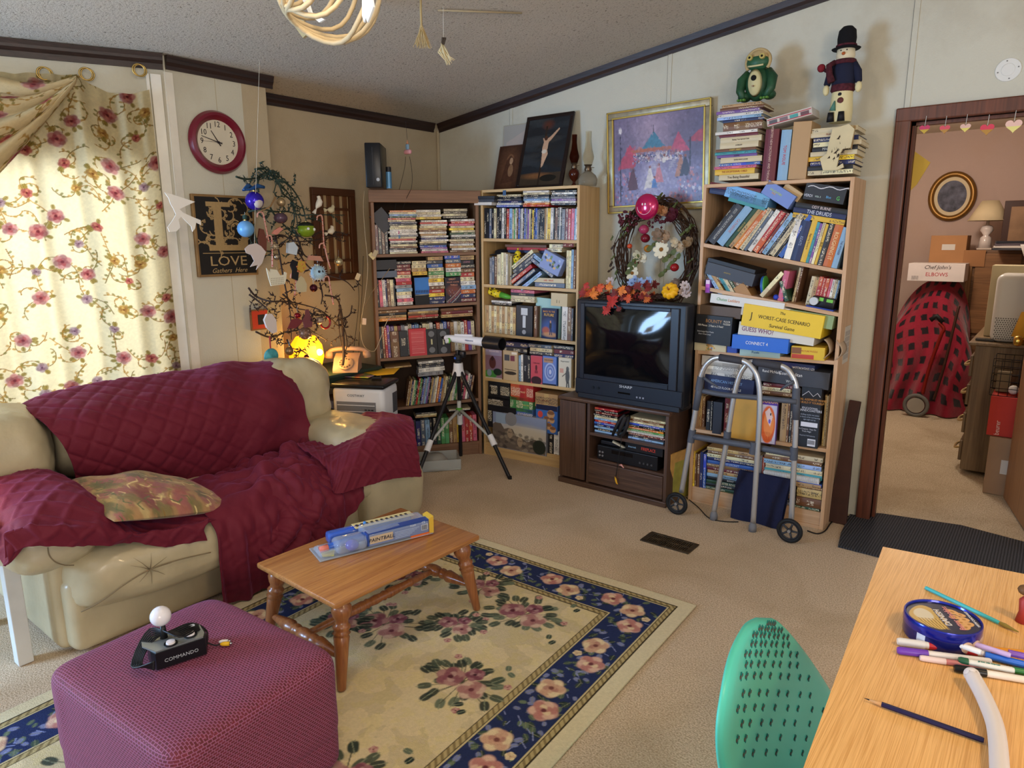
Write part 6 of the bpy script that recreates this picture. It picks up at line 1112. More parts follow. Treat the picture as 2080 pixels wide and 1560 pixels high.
MB().box(w-.001,w+.002,.14,.21,.47,.59).build('water_window',M('4a4c54',.2),t)
for x in(.03,w-.03): 
    for y in(.03,d_-.03): MB().cyl((x-.01,y,.018),(x+.01,y,.018),.017,n=14).build('caster',M('1a1a1a',.5),t,True,auto=40)
def flat(name,corners,z,c,label,cat,th=.0015,mt=None): P=[onZ(a,b_,z) for a,b_ in corners]; return MB().prism([(p.x,p.y) for p in P],z,z+th,'XY').build(name,mt or M(c,.6),label=label,cat=cat)
flat('yellow_folder',[(735,756),(752,750),(812,748),(800,760),(766,763)],.673,'e8b82a','yellow folder lying on the back of the air cooler top','folder')
cv=CV(60,40,'8aa04a'); rd2=random.Random(5); [cv.blob(rd2.random(),rd2.random(),.12,rd2.choice(['c86a5a','d8a060','6a8a4a','8a7ab0','b04a4a','4a6a3a']),.8) for _ in range(40)]
Pm=[onZ(a,b_,.6665) for a,b_ in((686,766),(712,755),(772,759),(748,769))]
cv.mesh(lambda X,Y:[Pm[3][k]*(1-X)*(1-Y)*0+Pm[0][k]*(1-X)*Y+Pm[3][k]*X*Y+Pm[2][k]*X*(1-Y)+Pm[1][k]*(1-X)*(1-Y) if k<2 else .6685+0*X for k in range(3)],'magazine',vcol(.3),label='colourful magazine lying on the air cooler top',cat='magazine'); solid(COL.objects[-1],.003)
o=MB().box(-.03,.03,-.012,.012,0,.012,0,.004).build('cooler_remote',M('1a1b20',.3),label='small black remote on the front edge of air cooler top',cat='remote control'); p=onZ(765,770,.667); o.location=p; o.rotation_euler=(0,0,.6)
# clear storage bin on the carpet behind the loveseat arm
p=onZ(880,952); t=thing('plastic_bin','low clear plastic bin with grey cap on carpet behind tripod','bin',(p.x-.02,p.y+.04,0),(0,0,rad(50))); MB().box(-.16,.16,-.11,.11,.002,.012,0,.004).build('tray_bottom',M('b8bab4',.3,alpha=.7),t); b=MB()
for a in((-.16,.16,-.11,-.106),(-.16,.16,.106,.11),(-.16,-.156,-.11,.11),(.156,.16,-.11,.11)): b.box(*a,.012,.075)
b.build('tray_wall',M('c4c8c4',.2,alpha=.45),t); MB().lathe([(.001,.09),(.05,.085),(.085,.05),(.095,.02),(.13,.014)],24).build('grey_cap',M('9a968e',.8),t,True)
# ================================================================ left walls: clock, sign, frames
CX=-3.543
cc=onX(440,290,CX); R_=.5*(onX(440,226,CX)-onX(440,353,CX)).length
t=thing('wall_clock','round burgundy wall clock showing about ten to ten','clock',(CX+.001,cc.y,cc.z)); AXc=((0,0,0),(1,0,0))
MB().lathe([(.001,0),(R_*.98,0),(R_,.012),(R_*.93,.032),(R_*.84,.036),(R_*.76,.026),(R_*.70,.014),(.001,.012)],64,0,AXc).build('rim',M('6e1428',.3,coat=.4),t,True,auto=40)
MB().lathe([(.001,0),(R_*.705,0),(R_*.705,.0145),(.001,.0148)],64,0,AXc).build('dial',M('cfc6b0',.6,mott=.05),t)
INK=M('2a2226',.6)
for k in range(1,13): a=PI/2-2*PI*k/12; letters(str(k),R_*.25,INK,'numeral',t,FR((.0152,R_*.56*math.cos(a),R_*.56*math.sin(a)),(0,1,0),(0,0,1)),sx=.9)
def hand(L,w,ang,x,n,r0=.02): a=PI/2-ang; d=V((0,math.cos(a),math.sin(a))); s=V((0,-math.sin(a),math.cos(a))); b=MB(); q=[-d*r0+s*w,-d*r0-s*w,d*L-s*w*.5,d*L+s*w*.5]; b.add([p+V((x+h,0,0)) for h in(0,.001) for p in q],[(0,1,2,3),(7,6,5,4),(0,4,5,1),(1,5,6,2),(2,6,7,3),(3,7,4,0)]); b.build(n,INK,t)
hand(R_*.42,.0030,2*PI*(10.88/12),.018,'hour_hand'); hand(R_*.60,.0024,2*PI*(47.5/60),.0195,'minute_hand'); hand(R_*.6,.0008,2*PI*(45/60),.021,'second_hand')
MB().cyl((.016,0,0),(.022,0,0),.006,n=16).build('hub',INK,t)
# LOVE sign
a,b_,c,d=[onX(*p,CX) for p in((384,392),(512,401),(400,564),(518,557))]; y0,y1=(a.y+c.y)/2,(b_.y+d.y)/2; z1,z0=(a.z+b_.z)/2,(c.z+d.z)/2; W,H=y1-y0,z1-z0
t=thing('love_sign','black and tan wooden sign with ornate letter above the word LOVE','sign',(CX,(y0+y1)/2,(z0+z1)/2)); MB().box(0.0,.022,-W/2,W/2,-H/2,H/2,0,.003).build('board',M('8a6a40',.7,mott=.2,ms=12),t)
cv=CV(170,220,'1c1814'); T_='a68a5c'; r=random.Random(9)
for k in range(26):
    x,y=r.uniform(.1,.92),r.uniform(.06,.68); P=[(x,y)]; a_=r.random()*6.28; cu=r.choice([-1,1])*r.uniform(.25,.5)
    for i in range(9): a_+=cu; P.append((P[-1][0]+.035*math.cos(a_),P[-1][1]+.027*math.sin(a_)))
    cv.line(P,.009,T_)
    for i in(1,3,5): leaf(cv,P[i][0]+.02,P[i][1]+.01,.022,a_+i,T_,'1c1814',1,1.8)
cv.rect(.18,.6,.06,.12,T_); cv.rect(.30,.44,.08,.68,T_); cv.rect(.18,.86,.62,.69,T_); cv.poly([(.78,.48),(.88,.48),(.88,.69),(.7,.69)],T_); cv.rect(.06,.95,.72,.727,T_)
cv.mott(.1,4,3); w2,h2=W/2-.012,H/2-.012; cv.mesh(lambda X,Y:(.0232+0*X,-w2+2*w2*X,h2-2*h2*Y),'painted_face',vcol(.6),t,smooth=False)
TT=M('b09464',.6)
letters('LOVE',H*.17,TT,'lettering',t,FR((.0242,0,-H*.315),(0,1,0),(0,0,1)),sx=1.25); letters('Gathers  Here',H*.082,TT,'lettering',t,FR((.0242,0,-H*.43),(0,1,0),(0,0,1)),sx=1,shear=.4)
# shutter style frame on the recessed wall
X2=-3.795; a,b_,c,d=[onX(*p,X2) for p in((626,378),(718,388),(641,571),(722,568))]; y0,y1=(a.y+c.y)/2,(b_.y+d.y)/2; z1,z0=(a.z+b_.z)/2,(c.z+d.z)/2; W,H=y1-y0,z1-z0
t=thing('shutter_frame','dark brown wooden shutter frame with slats on recessed wall','wall frame',(X2,(y0+y1)/2,(z0+z1)/2)); b=MB(); f=.045
for q in((-W/2,W/2,H/2-f,H/2),(-W/2,W/2,-H/2,-H/2+f),(-W/2,-W/2+f,-H/2+f,H/2-f),(W/2-f,W/2,-H/2+f,H/2-f)): b.box(0,.028,q[0],q[1],q[2],q[3],0,.003)
b.build('frame',M('4a2c18',.5,mott=.15,ms=10),t); MB().box(0,.004,-W/2+f,W/2-f,-H/2+f,H/2-f).build('backing',M('a58e6a',.8),t)
for i in range(4): y=-W/2+f+(i+.5)*(W-2*f)/4; MB().box(.004,.014,y-.018,y+.018,-H/2+f,H/2-f,0,.003).build('slat',M('5c3a20',.5),t)
for k in(-.28,.0,.28): MB().box(.014,.020,-W/2+f,W/2-f,k*H-.008,k*H+.008,0,.002).build('crossbar',M('4a2c18',.5),t)
# small red framed picture
a=onX(526,649,CX); W=.5*(onX(508,649,CX)-onX(545,649,CX)).length; t=thing('red_picture','small red framed picture with black centre low on the clock wall','picture',(CX,a.y,a.z)); MB().box(0,.012,-W,W,-.058,.058,0,.002).build('frame',M('8a5a34',.5),t); MB().box(.012,.0128,-W+.008,W-.008,-.05,.05).build('mat',M('c03a24',.6),t); MB().box(.0128,.0134,-W*.25,W*.5,-.028,.028).build('print',M('1c1820',.6),t)
# ---------------------------------------------------------------- corner table with phone and glowing lamp
ct=onZ(690,745,.70); t=thing('corner_table','dark green corner table holding the beige phone and glowing lamp','table',(-3.53,2.73,0),(0,0,rad(0)))
GRN=M('26362e',.5,mott=.2); MB().box(-.22,.17,-.27,.20,.68,.70,bv=.004).build('tabletop',GRN,t,True,auto=40); 
for x in(-.19,.14):
    for y in(-.24,.17): MB().box(x-.016,x+.016,y-.016,y+.016,.002,.68).build('leg',GRN,t)
MB().box(-.18,.13,-.23,.16,.45,.465).build('lower_shelf',GRN,t); MB().box(.135,.145,-.23,.16,.62,.68).build('apron',GRN,t)
o=MB().box(-.1,.08,-.12,.12,0,.05,0,.004).build('book_stack_box',M('6a5a50',.7),label='dim brown box on lower shelf of the green corner table',cat='box'); o.location=(-3.53,2.72,.4665)
# rotary phone
ph=onX(672,742,-3.44); t=thing('rotary_phone','beige rotary dial telephone on the green corner table','telephone',(-3.42,2.70,.7005),(0,0,rad(42))); PHM=M('b48f74',.4)
MB().prism([(-.09,0),(.09,0),(.085,.02),(.03,.075),(-.055,.10),(-.085,.07)],-.075,.075,'YZ').build('body',PHM,t,True,auto=35); COL.objects[-1].rotation_euler=(0,0,PI)
b=MB(); A=V((0,.0,.048)); n=V((0,-.70,.72)).normalized(); ctr=V((0,-.058,.050)); b.lathe([(.001,0),(.045,0),(.047,.006),(.040,.009),(.001,.009)],28,0,(ctr,ctr+n)); b.build('dial_plate',M('b89472',.4),t,True,auto=40)
u=n.orthogonal().normalized(); v=n.cross(u); b=MB()
for k in range(10): a=2*PI*k/12; p=ctr+n*.0092+(u*math.cos(a)+v*math.sin(a))*.032; b.cyl(p,p+n*.001,.0062,n=10)
b.build('finger_holes',M('6a5040',.6),t); b=MB(); b.tube(smooth([(-.12,.045,.095),(-.10,.045,.118),(-.04,.045,.128),(.04,.045,.128),(.10,.045,.118),(.12,.045,.095)],4),.014,10); b.cyl((-.118,.045,.072),(-.112,.045,.112),.028,.02,16); b.cyl((.118,.045,.072),(.112,.045,.112),.028,.02,16); b.build('handset',PHM,t,True)
# glowing lamp : amber panel shade with bulb inside
lp_=onX(610,705,-3.52); t=thing('amber_lamp','small amber shaded lamp glowing on the corner table','lamp',(-3.56,2.51,.7005)); MB().lathe([(.001,0),(.05,0),(.05,.012),(.02,.02),(.012,.03),(.012,.05)],24).build('base',M('5a3a1c',.5),t,True,auto=40)
mm,nt,bb=nm('amber_shade'); bb.inputs['Base Color'].default_value=lin('f0a020')+(1,); bb.inputs['Emission Color'].default_value=lin('ff9a10')+(1,); bb.inputs['Emission Strength'].default_value=1.3; bb.inputs['Roughness'].default_value=.6
MB().lathe([(.085,.03),(.105,.10),(.095,.17),(.06,.22)],9,cap=False).build('shade',mm,t); solid(COL.objects[-1],.002)
MB().ball((.1,0.02,.13),.020,14).build('bulb',M('ffd870',.3,emit=9),t,True)
point('amber_lamp_light',(-3.40,2.50,.86),3,(1,.58,.14),.05)
# ---------------------------------------------------------------- decorated branches
BX=-3.40
GB=M('2c3b30',.6); BB=M('3a2c26',.8); TW=M('8a6a44',.8)
def bp(L,x=BX): 
    out=[]
    for i,(px,py) in enumerate(L): out.append(onX(px,py,x+.05*math.sin(px*.06+py*.03)))
    return out
t=thing('decorated_branches','tall tangle of dark branches hung with ornaments behind the loveseat','branches',(BX,2.55,.7)); O=V((BX,2.55,.7))
br=[[(480,359),(500,364),(525,361),(545,355),(560,365),(575,380),(590,400),(600,430),(605,460)],[(518,344),(535,342),(552,350),(562,362),(556,392)],[(525,390),(524,370),(533,354),(548,352),(566,368),(585,372)],[(560,365),(580,370),(600,392),(615,420),(622,450),(630,475)],[(566,368),(574,392),(592,410),(598,445),(592,470),(585,500)],
 [(505,430),(530,425),(560,430),(585,430),(610,437),(640,436),(700,437)],[(548,420),(560,440),(575,455),(590,470),(610,480),(640,500)],[(516,455),(518,480),(530,505),(552,510),(570,495),(590,482)],[(535,485),(555,480),(575,478),(600,490),(640,488),(680,480)],[(560,480),(568,520),(575,560),(583,600),(590,640),(592,690)],[(600,470),(610,500),(620,520),(640,525),(660,520)],[(590,480),(605,510),(625,540),(650,555),(700,570),(720,590)],
 [(505,585),(520,602),(550,612),(580,612),(620,620),(650,630),(670,645),(690,665)],[(506,598),(525,612),(545,630),(562,652)],[(575,598),(590,612),(600,625),(622,630)],[(650,575),(655,600),(652,618)],[(660,600),(680,604),(690,620),(688,650),(692,690),(698,715)],[(690,660),(700,670),(705,700),(700,715)],[(520,674),(550,685),(580,675),(610,670),(625,668),(645,680),(665,692)],[(583,690),(588,700),(600,715),(612,712),(628,722)],[(622,630),(640,640),(660,640),(672,650)],[(618,640),(612,655),(600,668)],
 [(635,480),(655,470),(690,472),(705,478)],[(655,480),(670,478),(687,471)],[(690,650),(710,640),(715,620)]]
for i,L in enumerate(br):
    P=smooth([p-O for p in bp(L)],5); n=len(P); b=MB(); b.tube(P,[.0055-.003*k/n for k in range(n)],7)
    r=random.Random(i)
    for k in range(2,n-1,3):
        for s_ in(-1,1):
            d=(P[min(k+1,n-1)]-P[k-1]).normalized(); w=V((r.uniform(-.6,.6),r.uniform(-1,1),r.uniform(-1,1))); q=P[k]; e=q+(d*.6+w*.8).normalized()*r.uniform(.012,.030); b.cyl(q,e,.0018,.0006,5)
    for k in range(3,n-2,4):
        q=P[k].copy(); a=r.random()*6.28; cu=r.uniform(-.7,.7); L=[q.copy()]
        for j in range(r.randrange(5,10)): a+=cu+r.uniform(-.5,.5); q=q+V((r.uniform(-.008,.008),.014*math.cos(a),.014*math.sin(a)-.003)); L.append(q.copy())
        b.tube(smooth(L,3),[.0026-.0016*j/(3*len(L)) for j in range((len(L)-1)*3+1)],5)
        for j in range(1,len(L)-1): b.tube([L[j],L[j]+V((r.uniform(-.008,.008),r.uniform(-.008,.008),.002)),L[j]+V((r.uniform(-.02,.02),r.uniform(-.02,.02),r.uniform(-.02,.02)))],[.0015,.0045,.0006],5)
    b.build('branch',GB if i<8 else BB,t,True)
P=[p-O for p in bp([(690,620),(696,660),(698,720),(696,742)])]; MB().tube(smooth(P),.008,8).build('branch',BB,t,True)
b=MB(); P=[p-O for p in bp([(560,400),(555,408),(548,420),(530,428)],-3.38)]; b.tube(smooth(P),.004,6); b.build('twig',TW,t,True,label='pale tan twig')
# ornaments
ORN='ornaments hanging on the dark branches'
def S(px,py,x=-3.36): return onX(px,py,x)
def bauble(px,py,rp,c,label,met=.6,rough=.2,sz=1,band=None,name='bauble',cat='ornament',x=-3.36,hook=14):
    p=S(px,py,x); k=(S(px+rp,py,x)-p); r=abs((S(px,py-rp,x)-p).z); o=thing(name,label,cat,p,(0,0,0),ORN); MB().ball((0,0,0),r,24,sz=sz).build('ball',M(c,rough,met),o,True); MB().cyl((0,0,r*sz*.95),(0,0,r*sz*1.12),r*.16,n=12).build('cap',M('b8a060',.3,.9),o,True,auto=40)
    MB().tube([(0,0,r*sz*1.1),(0,.002,r*sz*1.1+hook*.0028)],.0008,5).build('hook',M('8a8a80',.4,.8),o)
    if band:
        b=MB(); [b.ball((r*.99*math.cos(a)*math.cos(e),r*.99*math.sin(a)*math.cos(e),r*.99*math.sin(e)*sz),r*.16,6) for a in [2*PI*q/9 for q in range(9)] for e in(-.5,0,.5)]; b.build('raised_pattern',M(band,.4,.4),o,True)
    return o
o=bauble(517,408,19,'3a28b0','large violet bauble with blue bow at upper left branch',.5,.12,band=None); MB().tube([(-.02,.02,.058),(.0,-.03,.075),(.02,-.07,.05),(.02,-.035,.055),(.02,.01,.075),(.02,.05,.07)],[.008,.012,.008,.006,.012,.008],8).build('ribbon_bow',M('1c4a80',.3),o,True); MB().ball((.03,0,-.01),.028,14,sx=.7).build('painted_face',M('c0b8b4',.4),o,True)
o=bauble(499,465,17,'6aa4d8','round swirled light blue ornament below the violet bauble',.1,.35); MB().tube([(-.0,0,.05),(0,.0,.07)],.011,10).build('evergreen_top',M('244038',.7),o)
bauble(571,411,9,'b8a07a','ribbed champagne bauble near the branch top',.7,.3); o=bauble(570,443,14,'5a4450','dark plum glass drop ornament in upper centre',.2,.15,sz=.8)
o=bauble(622,467,18,'7a9420','large green character-free round ornament on the right branches'.replace('character-free ',''),.1,.35,sz=.85); 
b=MB(); b.ball((.045,-.018,.006),.008,10); b.ball((.042,.022,.002),.009,10); b.build('eye',M('e8e8e0',.4),o,True); MB().ball((.0,0,.025),.042,14,sz=.45).build('dark_cap',M('14180c',.7),o,True)
bauble(526,509,7,'b8202c','small shiny red bauble on the middle left branch',.6,.15); bauble(558,501,8,'a8947a','champagne patterned bauble in the middle tangle',.7,.3,band='c8b898'); bauble(562,522,7,'9a8a74','silver grey bauble just under the patterned one',.8,.25); bauble(538,513,5,'b0a070','tiny gold bauble right of the red one',.7,.3)
bauble(688,532,9,'c8b890','pearl gold bauble hanging over the shutter frame',.8,.25); bauble(637,585,8,'4a1420','dark wine bauble below the spiky ball',.5,.25); bauble(604,641,7,'8a1824','wine red bauble above the red leaf ornament',.5,.2,sz=.85)
bauble(620,677,13,'7a5a48','large brown patterned bauble near the lamp glow',.4,.35,band='8f6f58'); bauble(588,713,9,'8a6a48','ribbed bronze bauble at the left of lamp',.6,.3); bauble(649,651,8,'a08a78','dimpled silver bauble in the red ring',.5,.35,band='c0aa98'); bauble(623,726,6,'5a1418','small red bauble just above the couch back',.5,.3)
o=bauble(646,554,15,'a8c8d8','spiky white and blue ball with dark eyes',.1,.6); b=MB(); r=random.Random(3)
for k in range(90): d=V((r.gauss(0,1),r.gauss(0,1),r.gauss(0,1))).normalized(); b.cyl(d*.04,d*.052,.0018,.0005,4)
b.build('spikes',M('dfe6ea',.6),o); b=MB(); b.ball((.036,-.018,.008),.008,8); b.ball((.036,.004,.008),.008,8); b.build('eye',M('1a1c28',.4),o,True)
def cane(px,py,L,lean,label,c='d8a090'):
    p=S(px,py); o=thing('candy_cane',label,'candy cane',p,(0,0,0),'candy canes on the branches'); P=smooth([(0,-.022+lean*0,-.012),(0,-.018,.008),(0,0,.016),(0,.014,.006),(0,.016+lean*.3,-L*.4),(0,.016+lean,-L)],4); MB().tube(P,.0042,8).build('stick',M(c,.35),o,True); b=MB(); A=P[-1]; B=P[len(P)*3//5]
    for k in range(6): q=A.lerp(B,k/6+.05); b.cyl(q,q+(B-A).normalized()*.004,.0047,n=8)
    b.build('stripe',M('b8504a',.35),o,True)
for a in((547,485,.15,-.01,'pale candy cane at centre left of branches'),(650,443,.17,.0,'candy cane beside the green round ornament'),(655,500,.13,.03,'candy cane above the spiky ball'),(597,560,.11,-.02,'candy cane hanging right of the sled'),(664,567,.15,.02,'candy cane right of the wine bauble'),(530,437,.14,.02,'small straight candy cane high on left branch')): cane(*a)
# sled, bell shapes, feather, bird, etc.
def plaque(px,py,poly,c,label,name,cat,th=.006,x=-3.35,sc=.003,rough=.5,extra=None):
    p=S(px,py,x); o=thing(name,label,cat,p,(0,0,0),ORN); MB().prism([(a*sc,b*sc) for a,b in poly],-th/2,th/2,'YZ').build('body',M(c,rough),o); 
    MB().tube([(0,0,.02),(0,0,.05)],.0007,4).build('string',M('b8a878',.6),o); return o
o=plaque(563,562,[(-21,16),(-14,8),(-12,14),(0,12),(6,2),(14,3),(16,8),(20,6),(18,-4),(14,-14),(-14,-16),(-18,-2)],'e4dfc8','white cut-out sleigh ornament hanging at centre','sleigh_ornament','ornament'); b=MB(); [b.box(.0032,.0038,-.040+.010*i,-.036+.010*i,-.04+.010*j,-.036+.010*j) for i in range(8) for j in range(4)]; b.build('cutouts',M('8a8068'),o,kind='stuff')
o=plaque(612,578,[(-10,-14),(10,-14),(12,0),(6,12),(0,16),(-6,12),(-12,0)],'c8bc98','lacy cream bell ornament right of the sleigh','bell_ornament','ornament',.004)
o=plaque(598,550,[(-6,-14),(5,-18),(8,-4),(4,6),(8,16),(-2,20),(-8,10),(-4,0)],'1c1a1e','small black figure ornament beside the sleigh','figure_ornament','ornament',.012)
o=plaque(592,505,[(-10,-8),(8,-12),(12,2),(4,12),(-8,10)],'c8d4de','pale blue crumpled angel ornament in centre','angel_ornament','ornament',.02)
o=plaque(640,525,[(-18,-2),(18,-6),(12,4),(-14,6)],'c8907a','pink fabric fish shaped ornament above the spiky ball','fabric_ornament','ornament',.008)
o=plaque(563,470,[(-12,-4),(-2,-6),(12,4),(6,8),(-6,2)],'d08878','pink bird ornament in the upper tangle','bird_ornament','ornament',.008)
o=plaque(532,483,[(-5,-26),(6,-24),(8,-4),(4,14),(-4,16),(-8,0)],'6a3a2c','brown reindeer ornament on the left branches','reindeer_ornament','ornament',.012)
o=plaque(611,540,[(-10,-6),(0,-12),(10,-4),(6,8),(-6,10)],'c8a040','gold and red beaded cluster in the centre','beaded_ornament','ornament',.02); b=MB(); r=random.Random(1); [b.ball((r.uniform(-.01,.012),r.uniform(-.03,.03),r.uniform(-.03,.03)),.0055,8) for k in range(30)]; b.build('beads',M('c8784a',.3),o,True)
o=plaque(548,653,[(-12,4),(-6,14),(4,14),(12,2),(12,-20),(4,-22),(-8,-10)],'d8ccc6','pale shell ornament in front of the red picture','shell_ornament','ornament',.014); MB().tube([(0,-.01,.04),(0,.0,.075),(0,.012,.042)],.003,6).build('gold_loop',M('b89a50',.4),o,True)
o=plaque(600,657,[(-18,-8),(0,-9),(14,0),(16,4),(4,10),(-8,8)],'7a3438','red pierced leaf ornament above the lamp','leaf_ornament','ornament',.003)
o=plaque(625,650,[(-8,-14),(8,-14),(11,0),(5,10),(3,20),(-3,20),(-5,10),(-11,0)],'7a4448','red lattice pineapple ornament above the brown bauble','pineapple_ornament','ornament',.008)
p=S(661,655); o=thing('ring_ornament','red glass ring ornament at lower right branch','ornament',p,(0,0,0),ORN); MB().tube([(0,.034*math.cos(a),.034*math.sin(a)) for a in [PI*.9+PI*1.5*k/16 for k in range(17)]],.006,8).build('ring',M('9a1c24',.15,coat=.5),o,True)
p=S(551,724); o=thing('disc_ornament','teal striped glass disc on red ribbon at couch back','ornament',p,(0,0,0),ORN); MB().lathe([(.001,-.004),(.042,-.004),(.045,0),(.042,.004),(.001,.004)],30,0,((0,0,0),(1,0,0))).build('disc',M('4a98a0',.15,mott=.4,ms=30),o,True); MB().box(-.001,.001,-.005,.003,.03,.11).build('ribbon',M('b04048',.5),o)
def birdy(px,py,L,c,label,up=0):
    p=S(px,py,-3.33); o=thing('bird_ornament',label,'ornament',p,(rad(up),0,0),ORN); MB().tube([(0,-.5*L,0),(0,-.38*L,.0),(0,-.1*L,-.005),(0,.15*L,-.003),(0,.3*L,.006),(0,.42*L,.014),(0,.5*L,.012)],[.002,.008,.018,.017,.010,.011,.002],12).build('body',M(c,.7),o,True); MB().prism([(-.5*L,0),(-.9*L,.012),(-.9*L,-.008)],-.006,.006,'YZ').build('tail',M(c,.7),o); return o
birdy(647,412,.075,'ddd6c6','white feathered bird perched at top right twig',60); birdy(672,468,.05,'d8ccb4','small cream bird on the right twig',30); o=birdy(672,425,.05,'c8bc98','cream leaf-tailed bird clipped over the shutter frame',10)
# white paper birds hanging on threads
def pbird(L,x,label,c='e8e6e0'):
    P=[onX(a,b_,x) for a,b_ in L]; c0=sum(P,V())/len(P); o=thing('paper_bird',label,'paper bird',c0); b=MB(); b.prism([(p.y-c0.y,p.z-c0.z) for p in P],-.002,.002,'YZ'); b.build('wings',M(c,.8),o); return o,c0
XB=-3.25
o,c0=pbird([(334,391),(350,395),(396,410),(376,419),(364,425),(372,432),(385,438),(399,444),(407,447),(408,457),(398,452),(396,464),(391,471),(388,460),(380,452),(368,440),(362,446),(366,462),(358,470),(344,471),(340,462),(350,448),(357,436),(352,424),(346,414),(342,402)],XB,'white feather-edged paper bird hanging in front of the clock wall')
tp=onP(331,114,(-CB,0,1),CA-.012); MB().tube([V((0,-.02,.03)),tp-c0],.0009,5).build('thread',M('cfc8b4',.6),o)
o,c0=pbird([(497,505),(506,497),(520,494),(530,500),(540,512),(532,535),(520,548),(524,538),(508,542),(516,530),(510,518),(500,514)],-3.33,'second white paper bird half hidden among the lower left branches','d0c4c0'); tp=onP(527,122,(-CB,0,1),CA-.012); MB().tube([V((0,0,.03)),tp-c0],.0009,5).build('thread',M('cfc8b4',.6),o)
# ---------------------------------------------------------------- on top of the corner bookcase and hanging near it
TA=1.80
p=onZ(762,384,TA); t=thing('game_console','black upright console box on top of the corner bookcase','console',(p.x-.03,p.y+.04,TA),(0,0,rad(40))); MB().box(-.045,.05,-.13,.13,.003,.265,bv=.006).build('case',M('16171b',.3),t,True,auto=40); COL.objects[-1].rotation_euler=(0,0,rad(0)); b=MB(); b.lathe([(.008,0),(.010,0),(.010,.002),(.008,.002)],20,0,((.03,-.1305,.05),(.03,-.1325,.05))); b.build('power_ring',M('9aa0a8',.3,.8),t); MB().box(.000,.002,-.1315,-.130,.02,.24).build('front_seam',M('3a3c42',.3),t)
p=onZ(783,383,TA); t=thing('spray_can','small blue and black spray can beside the console box','spray can',(p.x,p.y+.03,TA)); MB().lathe([(.001,.002),(.018,.002),(.018,.10),(.001,.102)],20).build('can',M('5a8ab0',.3,.3),t,True,auto=40); MB().lathe([(.001,.102),(.017,.102),(.016,.13),(.001,.132)],20).build('lid',M('1c1c20',.4),t,True,auto=40)
hy=lambda px,py,y=3.2:onY(px,py,y)
c0=hy(828,306); t=thing('unicorn_mobile','small pink unicorn ornament hanging from the ceiling by a dark cord','mobile',c0); MB().box(-.028,.030,-.012,.012,-.022,.006,0,.010).build('pink_cloud',M('e0a0a8',.7),t,True); MB().box(-.014,.010,-.008,.008,.006,.04,0,.006).build('blue_body',M('8ab0d0',.6),t,True); MB().cyl((0,0,.04),(.0,0,.065),.008,.001,10).build('horn',M('c88a6a',.5),t,True); tp=hy(824,247)-c0; MB().tube([(0,0,.06),(tp.x,0,tp.z)],.0012,5).build('cord',M('2a2420',.6),t)
MB().tube(smooth([hy(824,318)-c0,hy(822,340)-c0,hy(815,370)-c0,hy(806,405)-c0,hy(801,435)-c0]),.0016,5).build('cord',M('2a2420',.6),t); MB().tube(smooth([hy(832,318)-c0,hy(837,350)-c0,hy(836,380)-c0,hy(826,402)-c0,hy(818,425)-c0]),.0016,5).build('cord',M('2a2420',.6),t)
c0=hy(803,462); t=thing('charm_bundle','bundle of tan ribbons and coloured charms hanging before the top shelf','charms',c0); b=MB(); [b.tube([hy(801+k,432)-c0,hy(797+3*k,470)-c0],.0025,5) for k in range(5)]; b.build('ribbons',M('a8905a',.8),t)
for px,py,r,c in((796,476,.014,'3a4a8a'),(809,472,.012,'b8609a'),(811,481,.011,'7aa0c8'),(799,490,.015,'4a6ab0'),(806,486,.014,'b89a58'),(793,470,.012,'c8b070'),(803,496,.010,'4a5a30')): q=hy(px,py,3.18)-c0; MB().lathe([(.001,0),(r,0),(r,.004),(.001,.004)],16,0,(q,q+V((0,-1,0)))).build('charm',M(c,.4),t)
XL=3.0
cord('string_cable',[hy(740,388,3.02),hy(738,420,3.0),hy(741,470,2.98),hy(747,540,2.97),hy(742,600,2.97),hy(733,660,2.96),hy(738,700,2.95),hy(757,714,2.93),hy(768,700,2.95),hy(785,655,3.0),hy(797,640,3.05)],.0018,'c8bca0','pale cable hanging down the side of the corner bookcase','cable')
for i,L in enumerate(([(726,560),(729,610),(722,680),(715,735)],[(738,520),(735,600),(730,680),(728,738)],[(792,545),(770,575),(752,600),(735,640),(728,700)])): cord('wire',[hy(a,b_,2.98) for a,b_ in L],.0018,'1c1a1a' if i<2 else '8a7a60',['leftmost black wire hanging beside the corner bookcase','second black wire hanging beside the corner bookcase','tan string of small tags slung left of the corner bookcase'][i],'wire')
for i,(px,py,c) in enumerate(((727,562,'c8c0a8'),(756,520,'d8c890'),(740,653,'c8b8a8'),(762,515,'b8a888'))):
    o=MB().box(-.014,.014,-.004,.004,-.022,.022,0,.003).build('gift_tag',M(c,.7),label=['white tag hanging on wall left of the corner bookcase','yellow ribbon tag at the side of the corner bookcase','small pink tag on wires beside the corner bookcase','pale tag near the shelf edge of the corner bookcase'][i],cat='tag',group='tags hanging on strings'); o.location=hy(px,py,2.95); o.rotation_euler=(0,rad([25,-40,5,30][i]),rad(38))
